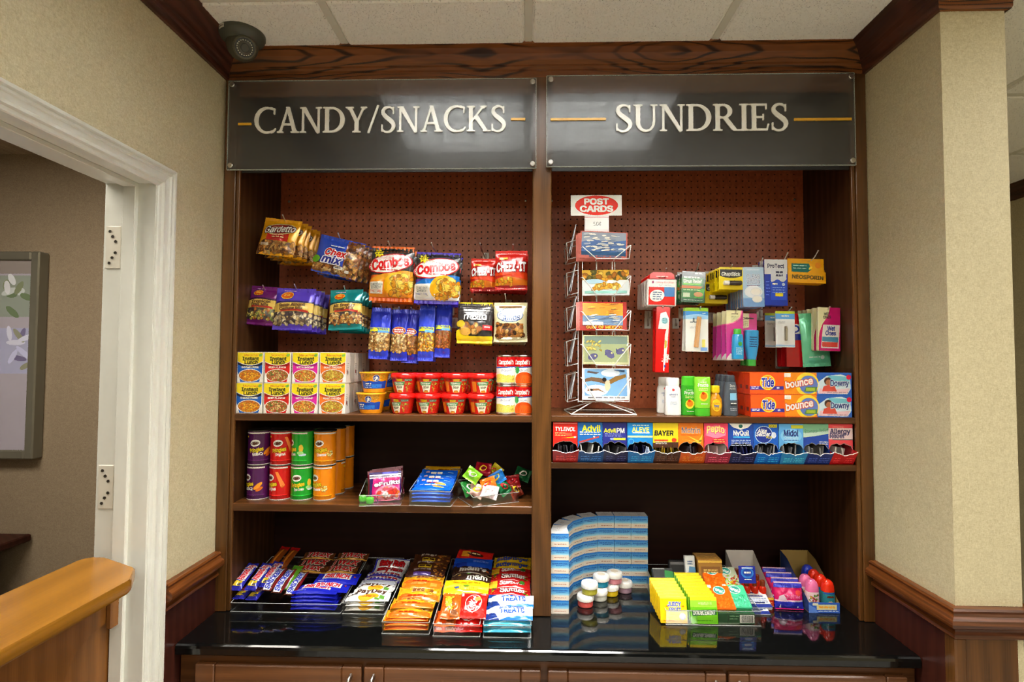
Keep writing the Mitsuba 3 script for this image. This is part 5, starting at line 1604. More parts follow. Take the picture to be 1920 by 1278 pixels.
def a_lotion(A):
    A.rect(0, 0, 1, 1, (206, 52, 140)).poly([(0, .70), (.45, .74), (.85, .84), (.96, 1), (0, 1)], (240, 120, 170)).poly([(0, .72), (.42, .76), (.80, .86), (.90, 1), (0, 1)], (226, 220, 170))
    A.poly([(0, 0), (1, 0), (1, .08), (.4, .08), (.25, .14), (.05, .05)], (226, 216, 206)).lines(.3, .75, .87, 4, (150, 150, 110), .03, .010).rect(.3, .92, .7, .935, (60, 50, 40))
def small_bottle(w, h, d, c, cap, inverted=False, taper=.8):
    g = G()
    def ring(z, rx, ry, n=24):
        a = np.arange(n) * 2 * math.pi / n
        e = .7
        return np.column_stack([rx * np.sign(np.sin(a)) * np.abs(np.sin(a)) ** e, -ry * np.sign(np.cos(a)) * np.abs(np.cos(a)) ** e, np.full(n, z)])
    def loft(rows, col):
        n = len(rows[0])
        f = [[a * n + k, a * n + (k + 1) % n, (a + 1) * n + (k + 1) % n, (a + 1) * n + k] for a in range(len(rows) - 1) for k in range(n)]
        g.add(np.vstack(rows), np.array(f), col)
        for r_, fl in ((rows[0], True), (rows[-1], False)):
            idx = [[k, (k + 1) % n, n] for k in range(n)]
            g.add(np.vstack([r_, r_.mean(0)]), np.array(idx)[:, ::-1] if fl else np.array(idx), col)
    hb = h * .82
    loft([ring(0, w * .48, d * .48), ring(.003, w / 2, d / 2), ring(hb * .5, w / 2, d / 2), ring(hb * .88, w / 2 * (taper + .12), d / 2 * .95), ring(hb, w / 2 * taper, d / 2 * .8)], c)
    loft([ring(hb, w * .32, d * .36), ring(h - .002, w * .32, d * .36), ring(h, w * .29, d * .33)], cap)
    S = lambda s, t: np.stack([(np.asarray(s) - .5) * w * .86, -np.sqrt(np.clip(1 - ((np.asarray(s) - .5) * 1.2) ** 2, .1, 1)) * d / 2 - .0006, hb * (.06 + .78 * np.asarray(t))], 1)
    return g, S, hb
lo = card(31 * ppm(.10), 92 * ppm(.10), .0015, (206, 52, 140), a_lotion)
lw, lh = 31 * ppm(.10), 92 * ppm(.10)
g, S, hb = small_bottle(.66 * lw, .60 * lh, .026, (40, 150, 206), (70, 170, 60))
Art(g, S, .66 * lw, hb, edge=.006, lift=.0001, base=.0003).ell(.62, .70, .20, .24, (60, 150, 70)).lines(.2, .85, .46, 4, (190, 226, 240), .10, .04)
for q in g.v:
    q[:] = q + [.004, -.0155, -.88 * lh]
LOT = {'card': lo, 'bottle': g.ply('m_gloss')}
hook(1383, 577, .07, rise=.024, lean=.006, label=HK + 'magenta travel bottle cards')
cards('travel_bottle_card', 'magenta card with a small upright blue bottle', 'travel bottle', LOT, 1377, 591, .085, .044, 4, 'magenta cards with upright blue bottles', (1, 2, 2, 2))
g, S, hb = small_bottle(.80 * lw, .72 * lh, .028, (56, 156, 216), (60, 170, 70), taper=.6)
Art(g, S, .8 * lw, hb, edge=.006, lift=.0001, base=.0003).lines(.2, .85, .62, 5, (40, 60, 110), .10, .04)
for q in g.v:
    q[:] = q * [1, 1, -1] + [.003, -.0165, -.26 * lh]
for i, f in enumerate(g.f):
    g.f[i] = f[:, ::-1]
lo2 = card(29 * ppm(.12), 86 * ppm(.12), .0015, (216, 70, 140), lambda A: A.poly([(0, .66), (.5, .70), (.5, 1), (0, 1)], (226, 216, 170)).rect(0, 0, 1, .04, (190, 60, 120)).lines(.1, .45, .9, 5, (120, 110, 90), .04, .012).rect(.2, .88, .8, .90, (50, 40, 36)))
hook(1429, 577, .09, rise=.012, lean=.012, label=HK + 'pink cards with blue bottles standing on their caps')
cards('travel_bottle_card', 'pink card with an upside down blue bottle', 'travel bottle', {'card': lo2, 'bottle': g.ply('m_gloss')}, 1404, 596, .12, .05, 2, 'pink cards with inverted blue bottles', (2, 3))

def a_clip(A):
    A.rect(0, 0, 1, 1, (222, 226, 228)).rect(0, .92, 1, 1, (190, 206, 40)).band(lambda x: .78, lambda x: .93, (90, 160, 220)).rect(0, .02, 1, .07, (150, 190, 226)).lines(.12, .5, .7, 2, (150, 160, 170), .04, .012).lines(.3, .7, .85, 1, WHITE, .05, .03)
w, h = 35 * ppm(.09), 67 * ppm(.09)
cl = card(w, h, .003, (222, 226, 228), a_clip)
g = G()
g.box(-.005, .005, -.012, -.004, -.72 * h, -.32 * h, (96, 96, 92), .002).box(-.0045, .0045, -.017, -.013, -.70 * h, -.36 * h, (128, 128, 124), .0015, m=np.array(T().rotate([1, 0, 0], 3).matrix)).lathe([(.0022, -.6 * h), (.0022, -.55 * h)], 8, (60, 60, 58))
CLIP = {'card': cl, 'clipper': g.ply('m_metal'), 'bubble': blister(0, -.86 * h, .72 * w, .66 * h, .019, .003)}
hook(1484, 576, .075, rise=.016, lean=.006, label=HK + 'pale blue nail clipper cards')
cards('nail_clipper_card', 'white and pale blue card with a nail clipper', 'nail clipper', CLIP, 1471, 590, .09, .085, 2, 'nail clipper cards', (1, 1))

def a_red(A):
    A.rect(0, 0, 1, 1, (190, 22, 30)).rect(0, .62, 1, .80, (236, 230, 230)).rect(0, .50, 1, .62, (40, 50, 140)).ell(.5, .71, .3, .24, (40, 60, 150)).ell(.5, .71, .2, .14, (236, 230, 230))
rd = card(30 * ppm(.2), 96 * ppm(.2), .010, (190, 22, 30), a_red, mat='m_gloss', edge=(176, 16, 22))
cards('toothpaste_pack', 'dark red pack hanging behind the nail clippers', 'toothpaste', rd, 1487, 598, .15, .03, 3, 'dark red packs behind the nail clippers', (1, 2))
wt = card(24 * ppm(.2), 96 * ppm(.2), .006, (206, 200, 188), lambda A: A.rect(0, .05, 1, .2, (226, 222, 214)).rect(0, 0, 1, .05, (150, 160, 150)))
cards('white_hang_pack', 'plain off-white pack hanging behind the nail clippers', 'pack', wt, 1466, 606, .25, .03, 1, None, (2,))
mint = pillow(52 * ppm(.12), 100 * ppm(.12), .022, (110, 206, 160), lambda A: A.ell(.68, .17, .07, .07, (226, 246, 236)).lines(.2, .6, .17, 1, (220, 244, 232), .05, .02), seed=81)
hang('wipes_pouch', 'mint green pouch hanging behind the magenta wipes', 'pouch', mint, 1524, 592, .13, .04, 1, None, (-3,), -2, tail='at the right')

def a_wet(A):
    A.rect(0, 0, 1, 1, (190, 24, 100)).poly([(0, 0), (.05, 0), (.05, .3), (.1, .45), (.22, .62), (.45, .8), (.55, 1), (0, 1)], (232, 226, 176)).text('WET', .42, .85, .06, BLACK, .26, rot=4, bold=True).text('ONES', .42, .775, .06, BLACK, .34, rot=4, bold=True)
    A.poly([(.15, .06), (.92, .06), (.98, .60), (.24, .60)], (226, 220, 214)).text('Wet', .60, .52, .10, (36, 44, 130), .34, slant=.1, bold=True).text('Ones', .58, .41, .10, (36, 44, 130), .46, slant=.1, bold=True)
    A.poly([(.20, .32), (.90, .32), (.90, .20), (.20, .22)], (70, 130, 160)).rect(.19, .09, .88, .20, (206, 70, 60)).rect(.0, .0, .04, 1, (226, 220, 190))
wo = card(41 * ppm(.08), 80 * ppm(.08), .010, (190, 24, 100), a_wet, mat='m_gloss', edge=(226, 220, 176))
hook(1556, 575, .062, rise=.02, lean=.006, label=HK + 'magenta and cream wipes packs')
cards('wipes_pack', 'magenta and cream pack of wipes', 'wipes', wo, 1551, 585, .08, .034, 5, 'magenta wipes packs', (2, 1.5, 1.5, 2))
hook(1216, 607, .30, rise=.006, label='bare hook end left of the long red toothbrush pack')
hook(1269, 607, .30, rise=.006, label='bare hook end right of the long red toothbrush pack')

# ------------------------------------------------------------------ postcard rack
yk, rk = .105, numbered('postcard_rack')
labels[rk] = {'label': 'white wire postcard rack with a red oval sign on the right upper shelf', 'category': 'postcard rack'}
def P(u, v, y=yk): return at(u, v, y=y)
g = G()
wr = .0019
b0 = [at(1069, 774, z=SU + .003), at(1189, 775, z=SU + .003), at(1180, 766, z=SU + .003), at(1058, 763, z=SU + .003)]
base = [(b0[0][0], .022, SU + .003), (b0[1][0], .020, SU + .003), (b0[2][0] + .004, .19, SU + .003), (b0[0][0] - .012, .19, SU + .003)]
zb = P(1119, 752)[2]
cx = P(1119, 752)[0]
g.tube(base, .0024, sides=8, closed=True)
for q in base:
    g.tube([q, (cx + (q[0] - cx) * .12, .108, zb)], .0021, sides=8)
g.tube([(cx, .108, zb - .002), (cx, .108, P(1119, 440)[2])], .003, sides=8)
put(rk + '__base', g.ply('m_white_wire'))
NP = 0
# uprights and pockets: five facing the camera, five facing left
TIER = [(443, 486), (500, 553), (565, 619), (627, 685), (690, 752)]
up = G()
zt_, zl_ = P(1119, 445)[2], zb
for (x, y) in ((P(1092, 600, .09)[0], .088), (P(1148, 600, .09)[0], .088), (P(1153, 600, .09)[0], .092), (P(1084, 600, .10)[0], .10), (P(1084, 600, .16)[0], .16)):
    up.tube([(x, y, zl_ - .004), (x, y, zt_)], wr, sides=6)
for zz in (zl_, zt_ - .02):
    up.tube([(P(1084, 600, .10)[0], .10, zz), (P(1092, 600, .09)[0], .088, zz), (P(1153, 600, .09)[0], .092, zz)], wr, sides=6)
put(rk + '__uprights', up.ply('m_white_wire'))
for k, (va, vb) in enumerate(TIER):
    zt1, z0 = P(1130, va + 18, .06)[2], P(1130, vb - 1, .075)[2]
    xl, xr = P(1090, va, .07)[0], P(1182, va, .05)[0]
    xm0, xm1 = P(1118, vb, .07)[0], P(1152, vb, .07)[0]
    w_ = G()
    w_.tube([(xl, .088, zt1), (xl + .002, .050, zt1 - .004), (xm0, .070, z0), (xm0, .088, z0 - .006)], wr, sides=6)
    w_.tube([(xr, .088, zt1 + .006), (xr + .001, .046, zt1), (xm1, .070, z0), (xm1, .088, z0 - .006)], wr, sides=6)
    w_.tube([(xr, .088, zt1 + .006), (xr - .012, .050, zt1 - .006)], wr, sides=6)
    w_.tube([(xr + .001, .046, zt1), (xr - .003, .060, z0 - .002), (xm1, .072, z0)], wr, sides=6)
    w_.tube([(xm0, .072, z0), (xm1, .072, z0)], wr, sides=6)
    put(rk + ('__pocket' if k == 0 else f'__pocket_{k:03d}'), w_.ply('m_white_wire'))
    # the pocket that faces left
    w_ = G()
    xa, xb = P(1062, va, .11)[0], P(1085, va, .10)[0]
    zc_, zd_ = P(1062, va + 13, .11)[2], P(1064, vb + 1, .11)[2]
    for y in (.10, .205):
        w_.tube([(xb, y, zc_ + .012), (xa, y, zc_), (xa + .004, y, zd_), (xb, y, zd_ + .010)], wr, sides=6)
    w_.tube([(xa, .10, zc_), (xa, .205, zc_)], wr, sides=6)
    w_.tube([(xa + .004, .10, zd_), (xa + .004, .205, zd_)], wr, sides=6)
    put(rk + f'__pocket_{k + 5:03d}', w_.ply('m_white_wire'))
# header sign
g = G()
p0, p1 = P(1070, 366, .085), P(1166, 404, .085)
hz0, hz1 = p1[2], p0[2]
px0, px1 = p0[0], p1[0]
g.box(px0, px1, .084, .0865, hz0, hz1, WHITE, .0004)
q0, q1 = P(1096, 404, .085), P(1142, 432, .085)
g.box(q0[0], q1[0], .0842, .0863, q1[2] - .01, hz0, (236, 226, 226), .0003)
A = Art(g, plane((px0, .0839, hz0), (px1 - px0, 0, 0), (0, 0, hz1 - hz0)), px1 - px0, hz1 - hz0)
hh, ww = hz1 - hz0, px1 - px0
A.poly(np.column_stack([.505 + .42 * np.cos(np.linspace(0, 6.283, 40)), .50 + .48 * np.sin(np.linspace(0, 6.283, 40))]), (220, 36, 16))
A.text('POST', .505, .69, .265, WHITE, .47, bold=True, fat=.055).text('CARDS', .505, .335, .275, WHITE, .64, bold=True, fat=.055)
A2 = Art(g, plane((q0[0], .0840, q1[2]), (q1[0] - q0[0], 0, 0), (0, 0, hz0 - q1[2])), q1[0] - q0[0], hz0 - q1[2])
A2.rect(.0, .86, 1, .90, (214, 150, 150)).rect(.04, .06, .97, .84, (246, 246, 242)).text('50\u00a2', .52, .45, .26, (90, 90, 90), .32)
put(rk + '__sign', g.ply('m_print'))
labels[rk + '__sign'] = {'label': 'white sign with a red oval reading POST CARDS'}


def pc_sky(A):
    A.rect(.03, .12, .97, .97, (80, 112, 166)).rect(.03, .12, .97, .26, (40, 74, 110))
    A.poly([(.03, .6), (.3, .7), (.6, .62), (.97, .7), (.97, .97), (.03, .97)], (150, 160, 176))
    rr_ = random.Random(9)
    for k in range(46):
        A.ell(rr_.uniform(.12, .88), rr_.uniform(.30, .92), rr_.uniform(.04, .09), rr_.uniform(.010, .022), [(216, 212, 204), (246, 240, 228), (190, 196, 206), (120, 140, 176), (250, 246, 238)][k % 5], rr_.uniform(-4, 16))
    A.lines(.2, .9, .06, 1, (70, 90, 120), .05, .04)
def pc_birds(A):
    A.rect(.0, .0, 1, 1, (226, 236, 238)).rect(.0, .60, 1, 1, (196, 150, 50)).blobs(sq(.03, .62, .97, .97), 26, .06, [(206, 140, 40), (150, 90, 30), (90, 80, 30), (226, 180, 80), (60, 60, 30)], 90, 1.6)
    A.poly([(.2, .2), (.85, .3), (.8, .45), (.3, .5)], (232, 190, 70)).blobs([(.2, .22), (.8, .3), (.75, .44), (.3, .46)], 22, .05, [(226, 170, 60), (246, 216, 130), (206, 140, 40)], 91, 1.5).rect(.05, .08, .95, .18, (150, 210, 200)).ell(.25, .55, .2, .05, (170, 206, 226))
def pc_sun(A):
    A.rect(0, 0, 1, 1, (176, 40, 34)).rect(.06, .50, .92, .95, (216, 150, 50)).rect(.06, .18, .92, .52, (110, 140, 176))
    rr_ = random.Random(5)
    for k in range(44):
        y = rr_.uniform(.22, .92)
        A.ell(rr_.uniform(.16, .82), y, rr_.uniform(.05, .10), rr_.uniform(.006, .014), [(240, 186, 60), (196, 120, 40), (226, 150, 50), (150, 96, 60)][k % 4] if y > .55 else [(150, 170, 200), (190, 200, 214), (96, 120, 160), (210, 206, 200)][k % 4], 5)
    A.rect(.06, .18, .5, .3, (220, 226, 232)).text('GULF OF MEXICO', .52, .11, .10, (240, 190, 60), .76, bold=True)
def pc_fish(A):
    A.rect(0, 0, 1, 1, (206, 206, 160)).rect(.03, .08, .97, .97, (150, 160, 120)).rect(.03, .7, .97, .97, (110, 130, 120))
    for (x, y, r_, rot) in ((.22, .26, .11, 20), (.58, .36, .12, -40), (.82, .46, .10, 30)):
        A.ell(x, y, r_, r_ * .62, (84, 82, 120), rot).poly([(x - .10, y - .06), (x - .04, y), (x - .10, y + .10)], (70, 70, 110)).ell(x + .05, y + .03, .02, .02, (220, 210, 150))
    A.blobs(sq(.08, .45, .4, .8), 14, .03, [(206, 180, 80), (226, 200, 110), (160, 150, 70)], 93, 2)
def pc_gulls(A):
    A.rect(0, 0, 1, 1, (236, 238, 242)).rect(.05, .13, .95, .97, (124, 172, 220)).ell(.3, .3, .25, .12, (220, 230, 240)).ell(.6, .85, .2, .08, (214, 226, 240))
    A.poly([(.50, .62), (.40, .68), (.20, .72), (.06, .66), (.06, .56), (.2, .60), (.40, .54), (.5, .50)], (110, 84, 64)).poly([(.56, .62), (.70, .74), (.92, .82), (.93, .72), (.76, .62), (.60, .50)], (130, 96, 50))
    A.poly([(.50, .62), (.58, .62), (.60, .40), (.56, .28), (.50, .30), (.47, .45)], (206, 190, 160)).ell(.47, .64, .045, .045, (30, 26, 26)).poly([(.10, .28), (.35, .30), (.5, .22), (.34, .36), (.12, .34)], (140, 100, 70)).ell(.2, .31, .025, .02, (20, 20, 20)).poly([(.1, .86), (.3, .82), (.36, .86), (.12, .92)], (90, 80, 80)).poly([(.66, .93), (.9, .88), (.9, .95)], (40, 60, 90)).lines(.12, .9, .06, 1, (120, 120, 130), .05, .03)
PC = [('blue sky and clouds postcard', pc_sky, (206, 110, 100), (1131, 433, 484, 89)), ('golden beach postcard', pc_birds, WHITE, (1136, 505, 553, 88)), ('red sunset postcard', pc_sun, (176, 40, 34), (1131, 565, 619, 88)), ('greenish fish postcard', pc_fish, (200, 200, 150), (1136, 628, 683, 86)), ('seagulls postcard with a white border', pc_gulls, WHITE, (1136, 690, 750, 88))]
for k, (nm, fn, base, (u, va, vb, wpx)) in enumerate(PC):
    a, b = at(u, va, y=.075), at(u, vb, y=.066)
    ch = a[2] - b[2]
    cw = wpx * ppm(.068)
    for q in range(3):
        g = G().box(-cw / 2, cw / 2, -.0004, .0004, 0, ch, (236, 234, 228))
        if q == 0:
            A = Art(g, plane((-cw / 2, -.0005, 0), (cw, 0, 0), (0, 0, ch)), cw, ch)
            A.rect(0, 0, 1, 1, base)
            fn(A)
        elif k in (0, 2):
            g = G().box(-cw / 2, cw / 2, -.0004, .0004, 0, ch, (206, 110, 100))
        lab = f'{nm} at the front of its pocket' if q == 0 else f'{("", "second", "third")[q]} postcard in its pocket, behind the {nm.replace(" with a white border", "")}'
        thing('postcard', lab, 'postcard', g.ply('m_gloss'), place((a[0] - (.006 * q if k in (0, 2) else 0), .0765 + .004 * q, b[2] - .004 * q * (k == 0)), rx=-4, ry=(2.5, -.5, .5, .5, .3)[k] if q == 0 else 0), None if q == 0 else f'postcards behind the {nm}')
    # cards seen edge-on in the left pocket
    e0 = P(1077, vb - 4, .15)
    zt1 = P(1086, va - 8 if k < 4 else va + 6, .15)[2]
    cs = G().box(-.0012, .0012, .103, .202, 0, zt1 - e0[2], (206, 210, 214), .0003)
    for q in range(2):
        thing('postcard', f'{("left", "right")[q]} of two edge-on postcards in the left pocket of tier {("one", "two", "three", "four", "five")[k]} from the top', 'postcard', cs.ply('m_print'), place((P(1067, vb, .11)[0] + .006 * q, 0, e0[2]), ry=13 - 3 * q), f'edge-on postcards, tier {("one", "two", "three", "four", "five")[k]}')

# ------------------------------------------------------------------ right upper shelf: bottles and cartons
def loft_bottle(w, d, h, rows, col, cap=None, art=None, n=32, ex=.75, mat='m_gloss', face=(.2, .8), aw=.9):
    """rows: (height fraction, width fraction, depth fraction); cap: rows and colour."""
    def ring(z, rx, ry):
        a = np.arange(n) * 2 * math.pi / n
        return np.column_stack([rx * np.sign(np.sin(a)) * np.abs(np.sin(a)) ** ex, -ry * np.sign(np.cos(a)) * np.abs(np.cos(a)) ** ex, np.full(n, z)])
    def loft(rows, col):
        g = G()
        R = [ring(z * h, x * w / 2, y * d / 2) for z, x, y in rows]
        f = [[a * n + k, a * n + (k + 1) % n, (a + 1) * n + (k + 1) % n, (a + 1) * n + k] for a in range(len(R) - 1) for k in range(n)]
        g.add(np.vstack(R), np.array(f), col)
        for r_, fl in ((R[0], True), (R[-1], False)):
            idx = np.array([[k, (k + 1) % n, n] for k in range(n)])
            g.add(np.vstack([r_, r_.mean(0)]), idx[:, ::-1] if fl else idx, col)
        return g
    g = loft(rows, col)
    if art:
        zz, ww, dd = (np.array([r_[k] for r_ in rows]) for k in range(3))
        def S(s, t):
            z = face[0] + (face[1] - face[0]) * np.asarray(t)
            wx, dy = np.interp(z, zz, ww) * w / 2, np.interp(z, zz, dd) * d / 2
            c = np.clip((np.asarray(s) - .5) * 2 * aw, -1, 1)
            a = np.arcsin(np.abs(c) ** (1 / ex)) * np.sign(c)
            return np.stack([wx * c, -dy * np.abs(np.cos(a)) ** ex, z * h], 1)
        art(Art(g, S, w * aw, h * (face[1] - face[0]), edge=w / 14, lift=.0001, base=.0006))
    parts = {'bottle': g.ply(mat)}
    if cap:
        parts['cap'] = loft(cap[0], cap[1]).ply('m_gloss')
    return parts


yB = .05
w, h = 30 * ppm(yB), 69 * ppm(yB)
powder = loft_bottle(w, .7 * w, h, [(0, .9, .9), (.02, 1, 1), (.45, .98, .98), (.68, .94, .94), (.76, .80, .84), (.78, .74, .8)], (236, 236, 234), ([(.78, .76, .8), (.82, .80, .84), (.97, .80, .84), (1, .72, .78)], (240, 240, 238)), lambda A: A.ell(.5, .80, .09, .09, (206, 60, 60)).text("Johnson's", .5, .60, .09, (40, 70, 140), .60, slant=.2).text('baby', .5, .50, .05, (60, 90, 150), .3).lines(.28, .75, .26, 3, (150, 170, 200), .06, .02))
for k, (u, y) in enumerate(((1261, .05), (1246, .13))):
    thing('powder_bottle', ('white powder bottle at the left end of the bottles', 'white powder bottle half hidden behind the front one')[k], 'bottle', powder, place((at(u, 745, y=y)[0], y, SU), rz=-6), 'white powder bottles')


def a_green(c2):
    return lambda A: A.text('GARNIER', .5, .86, .05, WHITE, .5).text('Fructis', .5, .76, .11, WHITE, .7, bold=True).lines(.2, .8, .62, 2, (220, 240, 150), .06, .03).ell(.52, .34, .30, .34, (226, 206, 60), -20).ell(.52, .36, .22, .24, (226, 120, 30), -20).ell(.48, .46, .10, .10, (190, 60, 20)).lines(.3, .8, .06, 1, WHITE, .05, .025)
w, h = 29 * ppm(yB), 72 * ppm(yB)
sh1 = loft_bottle(w, .62 * w, h, [(0, .92, .9), (.02, 1, 1), (.3, .98, 1), (.74, .94, .96), (.76, .92, .94)], (46, 150, 30), ([(.762, .90, .92), (.97, .84, .86), (1, .74, .78)], (70, 180, 40)), a_green(0), face=(.06, .74))
sh2 = loft_bottle(w, .62 * w, h * .99, [(.20, .86, .9), (.22, .92, .95), (.6, 1, 1), (.93, 1, .75), (1, .98, .5)], (130, 206, 50), ([(0, .86, .9), (.02, .92, .95), (.195, .90, .94)], (70, 176, 40)), a_green(1), face=(.26, .96))
thing('shampoo_bottle', 'dark green shampoo bottle with an orange fruit picture', 'bottle', sh1, place((at(1291, 745, y=.055)[0], .055, SU), rz=-5))
thing('conditioner_bottle', 'lime green conditioner bottle standing on its cap', 'bottle', sh2, place((at(1317, 745, y=.03)[0], .032, SU), rz=-3))
w, h = 25 * ppm(.03), 56 * ppm(.03)
baby = loft_bottle(w, .7 * w, h, [(0, .72, .8), (.03, .84, .9), (.35, 1, 1), (.55, .92, .92), (.70, .58, .7), (.76, .42, .6)], (196, 130, 16), ([(.76, .56, .75), (.80, .66, .85), (.98, .62, .82), (1, .5, .7)], (240, 196, 24)), lambda A: A.ell(.5, .52, .38, .50, (246, 190, 40)).text("Johnson's", .5, .64, .09, (170, 60, 30), .48).text('baby', .5, .50, .14, (40, 80, 150), .40, bold=True).lines(.32, .7, .36, 2, (120, 90, 30), .08, .03), face=(.06, .62))
thing('baby_shampoo', 'small amber baby shampoo bottle with a yellow cap', 'bottle', baby, place((at(1341, 745, y=.035)[0], .037, SU)))
w, h = 26 * ppm(.04), 75 * ppm(.04)
dove = loft_bottle(w, .62 * w, h, [(0, .9, .9), (.02, 1, 1), (.35, 1, 1), (.7, .88, .94), (.83, .74, .86)], (72, 80, 90), ([(.832, .66, .78), (.85, .70, .82), (.98, .60, .74), (1, .5, .66)], (52, 58, 66)), lambda A: A.text('Dove', .62, .90, .09, WHITE, .44, slant=.1).text('MEN+CARE', .62, .80, .045, WHITE, .5).rect(.40, .44, .92, .66, (130, 186, 220)).rect(.42, .26, .92, .36, (36, 40, 46)).lines(.45, .9, .32, 1, WHITE, .05, .03).lines(.4, .9, .16, 2, (180, 186, 196), .05, .02), face=(.05, .82))
for k, (u, y) in enumerate(((1369, .04), (1358, .10), (1350, .16))):
    thing('body_wash_bottle', f'grey body wash bottle, {nth(k)} of its file', 'bottle', dove, place((at(u, 745, y=y)[0], y, SU), rz=-6), 'grey body wash bottles')


def a_tide(A):
    A.rect(0, 0, 1, 1, (232, 86, 16)).rect(0, .22, .98, .38, (52, 44, 150)).ell(.52, .55, .225, .225, (246, 206, 50)).ell(.52, .55, .185, .185, (240, 130, 20)).text('Tide', .52, .55, .36, (30, 40, 150), .36, out=WHITE, slant=.12, bold=True).lines(.04, .26, .33, 2, WHITE, .06, .03).rect(.78, .27, .86, .35, (220, 220, 246)).rect(0, .0, 1, .05, (206, 60, 10))
def a_bounce(A):
    A.rect(0, 0, 1, 1, (240, 140, 20)).ell(.70, .48, .36, .36, (246, 214, 60)).ell(.74, .46, .28, .28, (96, 120, 190)).poly([(.60, .14), (.98, .14), (1, .36), (.66, .36)], (70, 120, 70)).rect(.66, .18, .94, .32, (160, 180, 50)).rect(0, .80, .20, .98, (240, 236, 226)).rect(.0, 0, 1, .03, (210, 70, 20))
    A.text('bounce', .45, .55, .30, WHITE, .84, rot=10, slant=.1, bold=True, out=(206, 70, 20))
def a_downy(A):
    A.rect(0, 0, 1, 1, (36, 90, 180)).poly([(.04, .06), (.88, .04), (.98, .30), (.95, .80), (.7, .93), (.3, .86), (.03, .55)], (206, 226, 236)).poly([(.06, .06), (.86, .06), (.95, .3), (.5, .25), (.1, .3)], (226, 190, 200)).poly([(.35, .88), (.94, .82), (.94, .5), (.6, .35), (.3, .5)], (110, 186, 206))
    A.ell(.33, .62, .11, .11, (60, 34, 24)).ell(.34, .56, .075, .085, (166, 104, 70)).poly([(.16, .16), (.58, .16), (.52, .40), (.34, .46), (.20, .38)], (206, 74, 60)).text('Downy', .66, .54, .25, (30, 50, 110), .52, out=(226, 236, 246), bold=True).ell(.92, .80, .07, .07, (206, 30, 70)).lines(.3, .9, .10, 1, (150, 120, 140), .05, .03)
bw, bh, bd = .1125, .0742, .048
side_t = lambda A: A.rect(.0, 0, .05, 1, (170, 40, 10)).rect(.3, .25, .7, .42, (110, 40, 30))
BX = {'tide': (carton(62.6 * ppm(.006), bh, bd, (222, 74, 16), a_tide, side=(206, 54, 14), left=side_t), 1439.5, 4, 'orange laundry box with a yellow ring'), 'bounce': (carton(59.6 * ppm(.006), bh, bd, (236, 130, 20), a_bounce), 1501.5, 1, 'orange dryer sheet box with a yellow ring at the right'), 'downy': (carton(64 * ppm(.006), bh, bd, (36, 90, 180), a_downy), 1564, 1, 'blue softener box with a child lying on it')}
for kx, (pl, u, deep, what) in BX.items():
    x = at(u, 745, y=.006)[0]
    for lev in range(2):
        for q in range(deep):
            thing('laundry_box', f'{what}, {"upper" if lev else "lower"} row' + (f', {nth(q)} of its file' if deep > 1 else ''), 'laundry box', pl, place((x + .0006 * q - .002 * lev * (kx == 'tide'), .006 + q * .052, SU + lev * (bh + .0004))), 'laundry boxes in two rows')

# ------------------------------------------------------------------ medicine dispensers on the right lower shelf
SR = 1.2685


